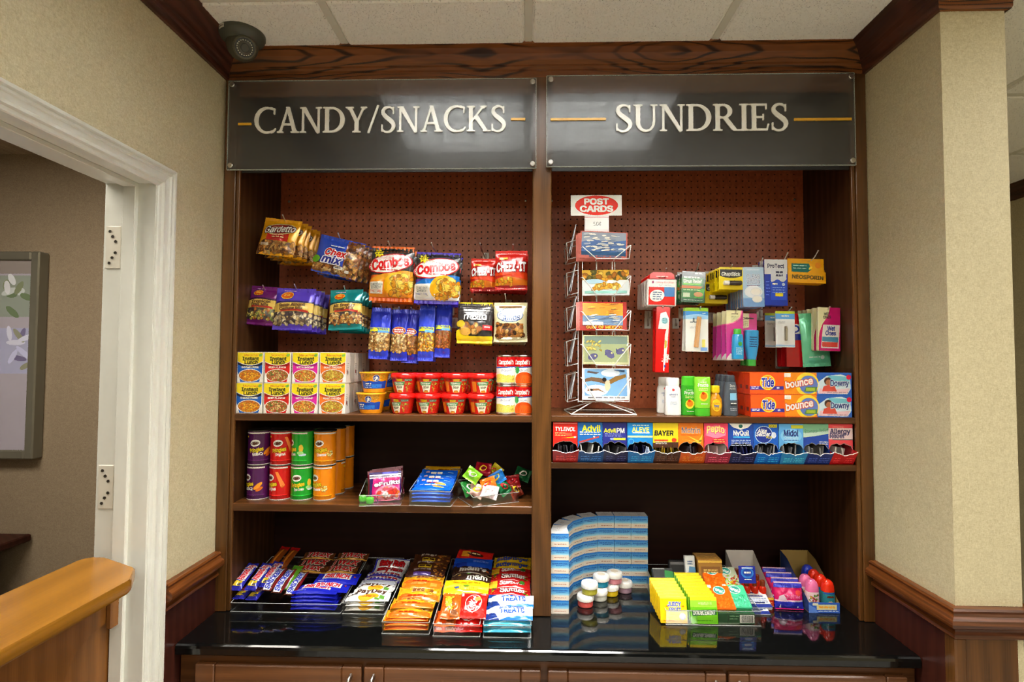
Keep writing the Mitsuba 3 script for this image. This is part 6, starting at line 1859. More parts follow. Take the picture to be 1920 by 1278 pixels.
def medicine(w, h, d, base, lip, art, inside, packs, seed):
    """A dispenser carton: tall face with an arched opening, torn white edges, and a low lip folded out towards the front."""
    g = G()
    x0, x1 = -w / 2, w / 2
    r = random.Random(seed)
    zo, zl = .36 * h, .27 * h
    n = 14
    xs = np.linspace(x0, x1, n + 1)
    arch = [zo + .17 * h * max(0.0, 1 - (2 * x / w) ** 2) ** .5 - .006 * max(0.0, 1 - abs(2 * x / w) / .3) * (seed % 3 != 0) + .0025 * r.uniform(-1, 1) for x in xs]
    low = [zl + .016 * h * r.uniform(-1, 1) + .05 * h * (2 * x / w) ** 2 - .035 * h * max(0.0, 1 - abs(2 * x / w) / .25) for x in xs]
    yl = -.026
    for k in range(n):
        g.quad([xs[k], 0, arch[k]], [xs[k + 1], 0, arch[k + 1]], [xs[k + 1], 0, h], [xs[k], 0, h], base)
        g.quad([xs[k], 0, 0], [xs[k + 1], 0, 0], [xs[k + 1] * 1.06, yl, low[k + 1]], [xs[k] * 1.06, yl, low[k]], lip)
        g.quad([xs[k] * 1.06, yl - .0002, low[k]], [xs[k + 1] * 1.06, yl - .0002, low[k + 1]], [xs[k + 1] * 1.06, yl + .0015, low[k + 1] + .0020], [xs[k] * 1.06, yl + .0015, low[k] + .0020], (232, 228, 222))
        g.quad([xs[k], .0008, arch[k] - .0016], [xs[k + 1], .0008, arch[k + 1] - .0016], [xs[k + 1], -.0002, arch[k + 1]], [xs[k], -.0002, arch[k]], (214, 210, 204))
    for s, x in ((-1, x0), (1, x1)):
        g.add([(x, 0, 0), (x * 1.06, yl, low[0 if s < 0 else -1]), (x, 0, arch[0 if s < 0 else -1])], [[0, 1, 2]], lip)
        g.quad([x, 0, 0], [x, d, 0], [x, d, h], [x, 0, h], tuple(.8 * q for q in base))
    g.quad([x0, d, 0], [x1, d, 0], [x1, d, h], [x0, d, h], inside), g.quad([x0, 0, 0], [x1, 0, 0], [x1, d, 0], [x0, d, 0], inside), g.quad([x0, 0, h], [x1, 0, h], [x1, d, h], [x0, d, h], base)
    A = Art(g, plane((x0, -.0002, 0), (w, 0, 0), (0, 0, h)), w, h)
    art(A)
    L = lambda s, t: np.stack([x0 * 1.03 + np.asarray(s) * w * 1.03, yl * np.asarray(t), zl * .97 * np.asarray(t)], 1)
    Art(g, L, w, zl, base=.0004).lines(.12, .9, .62, 3, tuple(min(255, int(q * 1.5) + 50) for q in lip), .2, .06, seed)
    pk = G()
    for k in range(packs[1]):
        x = x0 + .008 + (w - .016) * (k + .5) / packs[1] + r.uniform(-.002, .002)
        a = math.radians(r.uniform(-14, 14))
        c = packs[0][k % len(packs[0])]
        m = np.array((T().translate([x, .018 + r.uniform(0, .012), .004]) @ T().rotate([0, 1, 0], math.degrees(a)) @ T().rotate([0, 0, 1], r.uniform(-30, 30))).matrix)
        pk.box(-.0022, .0022, -.022, .03, 0, zo + .11 * h - .004 - .012 * r.random(), c, .0008, m=m)
    return {'carton': g.ply('m_print'), 'packets': pk.ply('m_foil')}


FOIL, DARK, NAVY = [(150, 150, 150), (96, 96, 98), (60, 60, 64)], [(34, 34, 40), (22, 22, 28), (70, 70, 78)], [(26, 28, 70), (18, 20, 46), (40, 44, 96)]
def md(*steps):
    def fn(A):
        for s in steps:
            getattr(A, s[0])(*s[1], **(s[2] if len(s) > 2 else {}))
    return fn


MED = [
    ('red', 'white slanted word over an orange streak', (216, 30, 20), (150, 22, 20), md(('text', ('TYLENOL', .50, .83, .10, WHITE, .84), {'slant': .15, 'bold': True}), ('lines', (.08, .5, .72, 2, (250, 190, 120), .055, .02)), ('rect', (.50, .66, .78, .735, (226, 90, 60))), ('poly', ([(.34, .60), (.9, .65), (.9, .61)], (246, 170, 30))), ('ell', (.90, .63, .05, .035, WHITE)), ('rect', (.02, .965, .98, .98, (236, 150, 140)))), DARK, 9, 0),
    ('medium blue', 'large yellow word and a red streak', (24, 100, 176), (20, 64, 120), md(('text', ('Advil', .55, .85, .15, (244, 232, 40), .76), {'bold': True}), ('lines', (.08, .92, .74, 2, WHITE, .055, .028)), ('poly', ([(.04, .52), (.86, .66), (.86, .62), (.06, .48)], (176, 60, 60))), ('ell', (.66, .64, .04, .03, WHITE))), [(190, 190, 186), (206, 204, 200)], 3, 1),
    ('navy', 'small yellow and white word', (34, 40, 130), (24, 26, 70), md(('text', ('Advil', .30, .80, .10, (244, 232, 40), .50), {'bold': True}), ('text', ('PM', .74, .80, .12, WHITE, .32), {'bold': True}), ('lines', (.08, .8, .70, 2, (150, 160, 220), .05, .02)), ('rect', (.44, .555, .94, .615, (226, 226, 60))), ('ell', (.38, .585, .08, .045, (150, 170, 220)))), [(100, 98, 100), (80, 78, 82)], 3, 2),
    ('sky blue', 'yellow word and a round white emblem', (20, 130, 206), (18, 104, 176), md(('text', ('ALEVE', .52, .83, .11, (236, 226, 110), .68), {'bold': True}), ('lines', (.2, .85, .93, 1, WHITE, .05, .02)), ('rect', (.2, .735, .88, .765, (220, 236, 250))), ('rect', (.0, .63, 1, .68, (190, 206, 170))), ('ell', (.15, .53, .11, .11, (90, 180, 230))), ('ell', (.15, .53, .085, .085, (30, 120, 200)))), [(20, 24, 56), (14, 18, 40), (200, 214, 236)], 9, 3),
    ('yellow and brown', 'black word', (236, 206, 30), (66, 34, 22), md(('text', ('BAYER', .44, .745, .115, BLACK, .74), {'bold': True, 'slant': .1}), ('rect', (.05, .54, .6, .585, (206, 80, 40))), ('ell', (.84, .57, .10, .08, (214, 60, 30))), ('poly', ([(0, .38), (1, .38), (1, .52), (0, .50)], (66, 34, 22))), ('lines', (.1, .55, .51, 2, WHITE, .04, .018))), [(120, 96, 20), (160, 130, 30), (60, 46, 20)], 9, 4),
    ('orange', 'blue word over a yellow flash', (234, 122, 20), (206, 84, 18), md(('text', ('Motrin', .50, .82, .14, (40, 50, 110), .72), {'out': (240, 190, 140)}), ('rect', (.1, .69, .8, .71, (206, 90, 20))), ('poly', ([(.8, .5), (.1, .60), (.75, .53), (.3, .70), (.8, .56), (.95, .72), (.9, .5)], (250, 200, 60))), ('ell', (.86, .555, .07, .04, (150, 120, 30), 20))), DARK, 4, 5),
    ('pink', 'wavy pink and yellow word', (226, 60, 90), (150, 40, 60), md(('poly', ([(.06, .70), (.5, .62), (.9, .70), (.9, .86), (.5, .96), (.1, .90)], (240, 130, 160))), ('text', ('Pepto', .48, .83, .17, (240, 206, 120), .74), {'bold': True, 'arc': .05, 'out': (226, 60, 110)}), ('ell', (.62, .56, .30, .12, (206, 40, 60))), ('lines', (.4, .86, .58, 2, (250, 190, 90), .05, .02))), [(226, 222, 216), (190, 160, 160)], 3, 6),
    ('royal blue', 'white word under a white arch', (24, 66, 156), (26, 28, 70), md(('poly', ([(.04, 1), (.2, .90), (.5, .84), (.8, .90), (.96, 1)], WHITE)), ('ell', (.5, .93, .08, .07, (30, 100, 90))), ('text', ('NyQuil', .52, .76, .12, WHITE, .62), {'bold': True}), ('rect', (.2, .635, .86, .68, (60, 160, 226))), ('lines', (.12, .9, .57, 4, (190, 206, 236), .045, .018))), NAVY, 8, 7),
    ('bright blue', 'dark blue disc and white slanted word', (20, 90, 190), (14, 104, 200), md(('ell', (.42, .72, .36, .36, (190, 220, 246))), ('ell', (.42, .72, .33, .33, (26, 50, 140))), ('text', ('Alka', .36, .82, .09, WHITE, .36), {'slant': .2, 'bold': True}), ('text', ('Seltzer', .40, .735, .10, WHITE, .56), {'slant': .2, 'bold': True}), ('text', ('PLUS', .64, .66, .06, (236, 220, 40), .24), {'bold': True}), ('ell', (.82, .71, .10, .13, (220, 230, 246))), ('rect', (.62, .90, .96, .98, (206, 196, 50))), ('text', ('GOLD', .79, .94, .05, (90, 80, 20), .28))), FOIL, 7, 8),
    ('light blue', 'dark blue word and a yellow tab', (90, 166, 226), (40, 130, 190), md(('ell', (.5, .70, .44, .30, (130, 196, 240))), ('rect', (.5, .885, 1, .97, (196, 200, 60))), ('text', ('Midol', .50, .77, .15, (30, 40, 110), .60), {'slant': .1, 'bold': True}), ('text', ('Complete', .50, .65, .08, (206, 220, 240), .60), {'slant': .1}), ('lines', (.2, .8, .58, 1, (60, 100, 170), .05, .02))), FOIL, 4, 9),
    ('dark blue and green', 'pale green top', (34, 70, 166), (24, 42, 110), md(('poly', ([(0, .70), (.6, .72), (1, .78), (1, 1), (0, 1)], (120, 176, 140))), ('poly', ([(0, .66), (.5, .70), (1, .76), (1, .84), (.5, .80), (0, .78)], (190, 216, 200))), ('text', ('Stomach Relief', .52, .83, .085, (60, 100, 90), .94), {'rot': 4}), ('lines', (.62, .98, .54, 2, WHITE, .05, .022))), FOIL + [(110, 108, 106)], 5, 10),
    ('red and pink', 'dark two-line word', (226, 70, 80), (186, 20, 26), md(('poly', ([(0, .62), (1, .62), (1, .90), (0, .90)], (226, 200, 202))), ('text', ('Complete', .4, .93, .05, (250, 170, 160), .44)), ('text', ('Allergy', .48, .82, .12, (56, 46, 90), .84), {'bold': True}), ('text', ('Relief', .36, .71, .115, (70, 60, 100), .62), {'bold': True}), ('rect', (.16, .60, 1, .625, (120, 110, 116)))), [(214, 212, 208), (190, 188, 186)], 3, 11)]
ML = [1036.5, 1083, 1130, 1176, 1224, 1272, 1320, 1365, 1413, 1460, 1506, 1554, 1600]
for k, (cn, wh, base, lip, art, pc_, npk, sd) in enumerate(MED):
    xa, xb = at(ML[k], 830, y=.008)[0], at(ML[k + 1], 830, y=.008)[0]
    mh = .1335
    thing('medicine_dispenser', f'{cn} medicine dispenser box with a {wh}', 'medicine box', medicine(xb - xa - .0012, mh, .10, base, lip, art, (60, 50, 46), (pc_, npk), sd), place(((xa + xb) / 2, .006 + .002 * (k % 3), SR)))

# ------------------------------------------------------------------ goods on the granite counter, left bay
ZK = ZCT + .0005


def vpix(p):
    d = np.asarray(p, float) - CAM
    return 639 - FOC * (d @ _U) / (d @ _F)


def lean_for(p, vt, h):
    """The lean (degrees back from upright) that brings the top of an h tall bar standing at p to the picture height vt."""
    best = min(np.arange(0, 89, 1.0), key=lambda a: abs(vpix(p + np.array([0, math.sin(math.radians(a)) * h, math.cos(math.radians(a)) * h])) - vt) - .004 * a)
    return float(best)


def counter_tray(x0, x1, y0, y1, hf, hb, rise, label):
    w, d = x1 - x0, y1 - y0
    p = tray(w, d, hf, hb)
    g = G()
    t = .0018
    q = [(-w / 2 + .003, .012, .004), (w / 2 - .003, .012, .004), (w / 2 - .003, d - .004, rise), (-w / 2 + .003, d - .004, rise)]
    g.quad(*q), g.quad(*[(a, b, c - t) for a, b, c in q[::-1]])
    p['sloped_floor'] = g.ply('m_acrylic', smooth=False)
    return thing('clear_tray', label, 'tray', p, place(((x0 + x1) / 2, y0, ZK)))


BARS = {}


def bar(key, w, h, base, art, thick=.021, seed=0, seal='x'):
    BARS[key] = (pillow(w, h, thick, base, art, seal=seal, origin='bottom', seed=seed + 100, nu=30, nv=14, crimp=.0003, seals=(.07, .07), edge=22, wrinkle=1.5), w, h)


def row(key, what, u, vb, vt, y, roll=0.0, group=None, cat='candy bar', name='candy_bar', dx=0.0):
    pl, w, h = BARS[key]
    p = at(u, vb, y=y)
    a = lean_for(p, vt, h)
    thing(name, what, cat, pl, place((p[0] + dx, p[1], p[2]), ry=0, rx=-a) @ T().rotate([0, 1, 0], roll), group)


def flats(key, what, x, y, z, n, dz, group, rz=0, cat='candy bar', name='candy_bar'):
    pl, w, h = BARS[key]
    for k in range(n):
        thing(name, f'{what}, {("lowest", "second", "third", "fourth", "fifth", "sixth")[k]}' + ('' if k == 0 else ' from below') + ' of its stack', cat, pl, place((x + .0015 * math.sin(2.1 * k), y + .001 * k, z + dz * (k + .5)), rz=rz, rx=-88), group)


OR_ = (226, 122, 24)
def reese(word, col=(240, 196, 40)):
    return lambda A: A.band(lambda x: .02, lambda x: .40 + .06 * math.sin(9 * x), (226, 100, 24)).rect(.32, .56, .62, .92, (206, 150, 90)).lines(.34, .60, .78, 2, (120, 60, 30), .17, .10, 4).ell(.78, .70, .05, .05, (130, 72, 26)).ell(.86, .62, .05, .04, (206, 190, 120)).blobs(sq(.68, .45, .95, .92), 8, .028, GOLDS, 8, 1.3).lines(.26, .66, .22, 1, (190, 60, 16), .1, .12, 7).rect(.0, .0, .03, 1, (206, 150, 30)).rect(.97, 0, 1, 1, (206, 150, 30))
bar('gold', .140, .058, (222, 160, 30), reese("REESE'S"), seed=1)
bar('orange', .138, .050, (226, 116, 26), lambda A: A.rect(.70, .25, .86, .75, (206, 150, 60)).lines(.2, .6, .5, 1, (240, 150, 70), .1, .3, 2), seed=2)
bar('almond', .138, .052, (74, 40, 22), lambda A: A.blobs(sq(.66, .1, .96, .9), 7, .05, BROWNS[:3], 5, 1.4).rect(.26, .1, .60, .36, (206, 170, 40)).lines(.28, .58, .17, 1, (60, 30, 14), .1, .12).lines(.2, .62, .58, 1, (170, 150, 136), .1, .26, 3), seed=3)
bar('choc', .138, .052, (62, 34, 26), lambda A: A.blobs(sq(.70, .1, .96, .9), 6, .05, BROWNS[:3], 6, 1.4).lines(.18, .64, .56, 1, (160, 136, 130), .1, .28, 6).rect(.2, .08, .64, .34, (74, 52, 120)), seed=4)
counter_tray(-.494, -.347, -.138, .268, .036, .080, .062, 'clear tray of orange and gold candy bars, third tray from the centre post')
cg = 'orange and gold peanut candy bars'
flats('gold', 'gold and orange candy bar behind the tray front', -.421, -.132, ZK + .003, 3, .0135, cg)
for key, what, vb, vt, y, u in (('gold', 'gold and orange candy bar, lowest in the front of its tray', 1158, 1139, -.128, 766), ('gold', 'gold and orange candy bar, second row from the front', 1140, 1127, -.098, 772), ('gold', 'gold and orange candy bar, third row from the front', 1128, 1103, -.062, 783), ('orange', 'orange candy bar in the middle of its tray', 1106, 1097, -.015, 789), ('gold', 'gold and orange candy bar, last row before the brown bars', 1099, 1081, .030, 791), ('choc', 'brown candy bar with a violet patch, first row of brown bars', 1082, 1066, .080, 796), ('almond', 'brown candy bar with a yellow patch, middle row of brown bars', 1068, 1055, .130, 801), ('almond', 'brown candy bar at the back of the gold bars', 1056, 1040, .190, 808)):
    row(key, what, u, vb, vt, y)

bar('redpack', .134, .056, (206, 34, 26), lambda A: A.rect(.14, .2, .36, .7, (226, 150, 40)).ell(.52, .45, .24, .07, (60, 24, 14), -4).lines(.32, .7, .42, 1, (236, 206, 150), .1, .12, 3), seed=5)
bar('bluemm', .140, .056, (24, 74, 190), lambda A: A.rect(0, .0, .35, .4, (20, 50, 150)).lines(.5, .9, .6, 2, (120, 150, 226), .12, .05), seed=6)
bar('mm', .138, .060, (50, 30, 22), lambda A: A.text("m&m's", .52, .50, .48, WHITE, .68, bold=True, out=(150, 130, 110)).ell(.9, .25, .04, .03, (206, 100, 30)), seed=7)
bar('mmpea', .138, .060, (48, 30, 22), lambda A: A.text("m&m", .66, .40, .5, WHITE, .50, bold=True).ell(.42, .72, .05, .04, (90, 150, 50)).ell(.2, .5, .04, .04, (170, 130, 60)).band(lambda x: .80 - .2 * abs(x - .4), lambda x: .86 - .2 * abs(x - .4), (190, 170, 130)), seed=8)
bar('yellow', .152, .074, (242, 206, 24), lambda A: A.band(lambda x: .30 + .05 * math.sin(7 * x), lambda x: .48 + .05 * math.sin(7 * x), (250, 222, 70)).text("m&m's", .5, .30, .22, (246, 220, 60), .5, bold=True, out=(214, 160, 20)).ell(.5, .42, .07, .05, (90, 130, 40)).ell(.30, .26, .05, .03, (70, 90, 150)).lines(.2, .8, .62, 1, (190, 150, 20), .1, .06), seed=9)
bar('cups', .066, .088, (230, 86, 22), lambda A: A.text("Reese's", .42, .56, .30, (244, 214, 50), .74, rot=-78, bold=True, out=(110, 44, 12)).rect(.52, .06, .9, .24, (166, 96, 44)).ell(.7, .2, .16, .10, (120, 66, 30)).rect(.10, .08, .34, .14, (246, 190, 150)).lines(.1, .3, .4, 1, (150, 50, 10)), seed=10, seal='z', thick=.024)
bar('kit', .086, .082, (214, 26, 20), lambda A: A.ell(.50, .55, .31, .36, WHITE, -15).ell(.50, .55, .28, .33, (206, 26, 20), -15).text('KitKat', .48, .52, .26, WHITE, .62, rot=72, bold=True, slant=.1).ell(.66, .72, .12, .10, (206, 140, 70)).rect(.72, .9, .94, .95, (240, 180, 170)).rect(.04, .82, .12, .95, WHITE), seed=11, seal='z', thick=.024)
counter_tray(-.333, -.189, -.148, .268, .038, .082, .062, 'clear tray of mixed yellow, orange and red candy, second tray from the centre post')
for k in range(2):
    thing('candy_bar', f'orange peanut cup pack behind the tray front, {("lower", "upper")[k]}', 'candy bar', BARS['cups'][0], place((-.298, -.142 + .002 * k, ZK + .011 + .016 * k), rx=-86), 'orange peanut cup packs')
    thing('candy_bar', f'red wafer pack behind the tray front, {("lower", "upper")[k]}', 'candy bar', BARS['kit'][0], place((-.225, -.142 + .002 * k, ZK + .011 + .016 * k), rx=-86), 'red wafer packs')
row('cups', 'orange peanut cup pack with yellow script, on top at the tray front', 842, 1160, 1112, -.137, 3, 'orange peanut cup packs')
row('kit', 'red wafer pack with a white ringed word, on top at the tray front', 885, 1159, 1112, -.135, 2, 'red wafer packs')
row('yellow', 'yellow candy pack lying across the middle of the second tray', 872.5, 1114, 1087, -.010)
row('mmpea', 'dark brown candy pack with white letters just behind the yellow pack', 882, 1091, 1076, .050, 1)
row('mm', 'dark brown candy pack with white letters, second behind the yellow pack', 884, 1078, 1063, .095, 1)
row('bluemm', 'plain bright blue candy pack near the back of the second tray', 885, 1066, 1047, .145, 3)
row('redpack', 'tilted red candy pack at the very back of the second tray', 887, 1052, 1032, .200, 9)

bar('butter', .138, .046, (226, 186, 30), bar_art('Butterfinger', (24, 60, 170), wd=.84, ht=.5, slant=.12), seed=12)
bar('skit', .140, .056, (176, 22, 26), lambda A: A.text('Skittles', .58, .52, .44, WHITE, .62, slant=.12, rot=3, bold=True, out=(110, 10, 14)).blobs(sq(.05, .1, .28, .9), 7, .035, [(226, 120, 30), (240, 200, 40), (90, 50, 140), (70, 150, 50)], 12, 1.0).blobs(sq(.82, .1, .97, .8), 5, .035, [(240, 150, 30), (110, 160, 40), (206, 30, 30)], 13, 1.0), seed=13)
bar('star', .140, .052, (190, 30, 30), lambda A: A.text('Starburst', .56, .55, .36, WHITE, .6, slant=.15, bold=True).rect(.0, .1, .2, .8, (226, 170, 40)).ell(.80, .6, .07, .08, (60, 120, 40)), seed=14)
bar('treat', .148, .062, (206, 222, 236), lambda A: A.poly([(0, 0), (.3, 0), (.2, .35), (0, .5)], (24, 50, 120)).poly([(.3, 0), (1, 0), (1, .3), (.85, .22), (.5, .12)], (30, 110, 196)).poly([(0, .7), (.2, .9), (.15, 1), (0, 1)], (26, 60, 140)).text('RICE KRISPIES', .56, .80, .16, (40, 90, 180), .5, rot=4, bold=True).text('TREATS', .56, .52, .34, (36, 84, 180), .52, rot=4, bold=True, out=WHITE), seed=15, thick=.024)
bar('treatb', .148, .062, (60, 170, 200), lambda A: A.poly([(0, .4), (.4, .6), (1, .4), (1, 1), (0, 1)], (200, 220, 230)).poly([(.3, .1), (.8, .2), (.9, .35), (.5, .3)], (190, 230, 240)), seed=16, thick=.024)
counter_tray(-.178, -.032, -.150, .262, .040, .082, .062, 'clear tray of red and pale blue candy beside the centre post')
flats('treatb', 'pale blue marshmallow bar behind the tray front', -.105, -.143, ZK + .003, 2, .019, 'pale blue marshmallow bars')
row('treat', 'white and blue marshmallow bar at the front of its tray', 954, 1163, 1137, -.138, 0, 'white and blue marshmallow bars')
row('treat', 'white and blue marshmallow bar, second row from the front', 957, 1140, 1116, -.075, 1, 'white and blue marshmallow bars')
row('skit', 'red fruit candy pack, nearest behind the marshmallow bars', 955, 1119, 1104, -.018, 0, 'red fruit candy packs')
row('star', 'red fruit candy pack, second behind the marshmallow bars', 955, 1106, 1089, .030, 0, 'red fruit candy packs')
row('skit', 'red fruit candy pack, third behind the marshmallow bars', 957, 1092, 1077, .078, 1, 'red fruit candy packs')
row('star', 'red fruit candy pack, fourth behind the marshmallow bars', 958, 1080, 1066, .120, 0, 'red fruit candy packs')
row('butter', 'yellow candy bar with blue letters, nearer of the two', 960, 1068, 1055, .165, 0, 'yellow candy bars with blue letters')
row('butter', 'yellow candy bar with blue letters, farther of the two', 961, 1057, 1045, .205, 0, 'yellow candy bars with blue letters')

bar('ruth', .128, .052, (226, 226, 228), lambda A: A.text('Baby Ruth', .52, .48, .46, (196, 26, 30), .72, slant=.1, bold=True, out=(120, 20, 30)).band(lambda x: .86, lambda x: .96, (70, 80, 160)).rect(0, 0, .05, 1, (50, 50, 160)), seed=17)
bar('zig', .130, .048, (72, 62, 160), lambda A: A.poly([(x / 20, .25 if x % 2 else .45) for x in range(21)] + [(1, .75), (0, .75)], (220, 216, 226)).lines(.12, .9, .44, 1, (190, 40, 50), .1, .22, 4), seed=18)
bar('silver', .128, .048, (190, 194, 206), None, seed=19)
bar('pay', .132, .056, (232, 232, 226), lambda A: A.text('PayDay', .50, .72, .34, (70, 40, 24), .78, slant=.15, rot=4, bold=True).ell(.52, .24, .20, .10, (226, 170, 40), 8).lines(.40, .64, .21, 1, (190, 110, 30), .1, .08).rect(.74, .10, .86, .40, (96, 150, 60)).rect(0, .42, .16, .5, (60, 60, 66)), seed=20)
counter_tray(-.660, -.520, -.015, .275, .036, .080, .055, 'clear tray of white and blue candy bars, fourth tray from the centre post')
flats('pay', 'white peanut candy bar behind the tray front', -.588, -.010, ZK + .003, 3, .0145, 'white peanut candy bars')
row('pay', 'white peanut candy bar with brown letters, nearest row', 692, 1127, 1105, .000, 0, 'white peanut candy bars')
row('pay', 'white peanut candy bar with brown letters, second row', 701, 1109, 1097, .038, 0, 'white peanut candy bars')
row('silver', 'plain silver candy bar behind the white peanut bars', 706, 1100, 1090, .070)
row('zig', 'violet and white candy bar, nearer of the two', 714, 1092, 1082, .105, 0, 'violet and white candy bars')
row('zig', 'violet and white candy bar, farther of the two', 719, 1084, 1074, .140, 0, 'violet and white candy bars')
row('ruth', 'white candy bar with red letters, nearer at the back of its tray', 727, 1076, 1066, .170, 0, 'white bars with red letters')
row('ruth', 'white candy bar with red letters, at the very back of its tray', 732, 1068, 1047, .205, 1, 'white bars with red letters')

bar('crunch', .152, .064, (28, 36, 178), lambda A: A.rect(.17, .28, .82, .80, (226, 226, 236)).rect(.18, .30, .81, .78, (214, 216, 230)).text('CRUNCH', .495, .54, .36, (206, 30, 40), .56, slant=.08, bold=True).ell(.90, .55, .025, .025, (170, 60, 60)).lines(.1, .3, .12, 1, (120, 130, 220), .1, .05), seed=21)
bar('twix', .118, .044, (96, 52, 24), lambda A: A.rect(0, .04, 1, .16, (206, 150, 60)).text('TWIX', .5, .55, .55, (176, 26, 30), .74, slant=.3, bold=True, out=(226, 206, 190)), seed=22)
bar('twixd', .118, .044, (50, 26, 18), lambda A: A.text('TWIX', .5, .5, .6, (170, 24, 30), .80, slant=.3, bold=True, out=(190, 170, 150)).rect(0, .88, 1, .95, (170, 120, 50)), seed=23)
bar('stickb', .120, .034, (130, 62, 20), lambda A: A.rect(.05, .35, .8, .62, (206, 120, 40)).rect(.82, 0, 1, 1, (170, 20, 20)), seed=24)
bar('ruth2', .124, .040, (40, 40, 150), lambda A: A.rect(.12, .2, .27, .92, (226, 190, 50)).poly([(.12, .2), (.2, .2), (.16, .6)], (30, 30, 90)).text('Almond Joy', .60, .54, .56, (204, 26, 36), .62, slant=.15, bold=True, out=(232, 230, 236), rim=.2).ell(.62, .12, .08, .02, (150, 160, 200)), seed=25)
bar('snick', .116, .036, (78, 42, 30), lambda A: A.rect(.04, .18, .96, .84, (224, 226, 236)).text('SNICKERS', .5, .51, .50, (30, 50, 170), .84, slant=.1, bold=True).rect(0, .0, 1, .1, (120, 24, 30)), seed=26)
bar('snickg', .116, .036, (90, 150, 40), lambda A: A.rect(.04, .18, .5, .84, (214, 216, 220)).lines(.08, .46, .45, 1, (60, 70, 110), .1, .25), seed=27)
counter_tray(-1.040, -.668, -.012, .278, .030, .078, .050, 'wide clear tray of candy bars at the left end of the counter')
flats('crunch', 'blue crisp chocolate bar behind the tray front', -.764, -.006, ZK + .003, 5, .0125, 'blue crisp chocolate bars')
row('crunch', 'blue crisp chocolate bar with red letters, nearer on top', 608, 1110, 1093, .014, 0, 'blue crisp chocolate bars')
row('crunch', 'blue crisp chocolate bar with red letters, farther on top', 627, 1095, 1075, .060, 0, 'blue crisp chocolate bars')
for k, (u0, u1) in enumerate(((575, 636), (586, 645), (594, 658))):
    for q, u in enumerate((u0, u1)):
        vb, vt, y = ((1075, 1061, .125), (1063, 1048, .170), (1050, 1036, .215))[k]
        row('twix' if k != 1 else 'twixd', f'brown candy bar with slanted red letters, {("nearest", "middle", "farthest")[k]} row, {("left", "right")[q]}', u, vb + q, vt + q, y, 0, 'brown bars with slanted red letters')


def along(key, what, ua, va, y, tilt, rz=0.0, group=None, lift=0.0):
    """A bar that lies along the depth of the counter, letters reading towards the back."""
    pl, w, h = BARS[key]
    p = at(ua, va, y=y)
    m = T().translate([float(q) for q in (p[0], p[1] + w / 2 * math.cos(math.radians(tilt)), p[2] + lift + w / 2 * math.sin(math.radians(tilt)))]) @ T().rotate([1, 0, 0], tilt) @ T().rotate([0, 0, 1], 90 + rz) @ T().rotate([1, 0, 0], -90) @ T().translate([0, 0, -h / 2])
    thing('candy_bar', what, 'candy bar', pl, m, group)


along('ruth2', 'blue ended candy bar with red letters, leftmost on the counter', 442, 1106, .002, 22, -4, 'blue ended bars with red letters')
along('ruth2', 'blue ended candy bar with red letters, second from the left', 470, 1106, .002, 22, -4, 'blue ended bars with red letters')
along('ruth2', 'blue ended candy bar with red letters, third from the left, sunk between its neighbours', 492, 1100, .03, 20, -6, 'blue ended bars with red letters')
along('snick', 'white and brown candy bar with blue letters, left of three', 500, 1108, .002, 18, -4, 'white and brown bars with blue letters')
along('snick', 'white and brown candy bar with blue letters, middle of three', 519, 1112, .000, 20, -4, 'white and brown bars with blue letters')
along('snickg', 'green backed candy bar between the white and brown bars', 533, 1104, .03, 20, -4)
along('snick', 'white and brown candy bar with blue letters, right of three', 543, 1116, .000, 18, -4, 'white and brown bars with blue letters')
along('stickb', 'dark orange candy stick at the back left of the wide tray', 508, 1064, .13, 17, -4, 'dark orange candy sticks')
along('stickb', 'dark orange candy stick right of its neighbour at the back left', 528, 1066, .12, 17, -4, 'dark orange candy sticks')
for k, (u, v) in enumerate(((446, 1122), (470, 1124))):
    along('ruth2', f'dark blue candy bar under the tray rim, {("left", "right")[k]}', u, v, .004, 4, 0, 'blue ended bars under the tray rim')

# ------------------------------------------------------------------ counter, right bay: soap boxes and jars
bw, bh, bd = .0615, .0440, .052
def a_soap(A):
    A.rect(0, .30, 1, 1, (72, 146, 208)).rect(0, .86, 1, 1, (44, 118, 200)).rect(0, .46, 1, .60, (104, 172, 218)).rect(0, .36, 1, .48, (146, 198, 222)).rect(0, .0, 1, .38, (214, 205, 193)).lines(.2, .85, .17, 1, (170, 110, 90), .05, .05).lines(.1, .95, .70, 1, (30, 90, 170), .05, .08, 4).lines(.3, .8, .58, 1, (40, 100, 170), .05, .05, 7)
def a_soap_top(A):
    A.rect(0, 0, 1, 1, (206, 204, 204)).lines(.3, .7, .6, 2, (170, 150, 150), .14, .05).rect(.46, .1, .54, .9, (190, 188, 188))
g = G().box(-bw / 2, bw / 2, 0, bd, 0, bh, (214, 210, 204), .0007)
a_soap(Art(g, plane((-bw / 2, -.00012, 0), (bw, 0, 0), (0, 0, bh)), bw, bh))
a_soap(Art(g, plane((bw / 2 + .00012, 0, 0), (0, bd, 0), (0, 0, bh)), bd, bh))
a_soap(Art(g, plane((-bw / 2 - .00012, bd, 0), (0, -bd, 0), (0, 0, bh)), bd, bh))
a_soap_top(Art(g, plane((-bw / 2, 0, bh + .00012), (bw, 0, 0), (0, bd, 0)), bw, bd))
soap = g.ply('m_print')
COLS = [(.378, .225, 0), (.3155, .225, 0), (.253, .225, 2), (.193, .211, 22), (.143, .176, 44), (.110, .126, 66), (.094, .070, 80), (.066, .012, 0)]
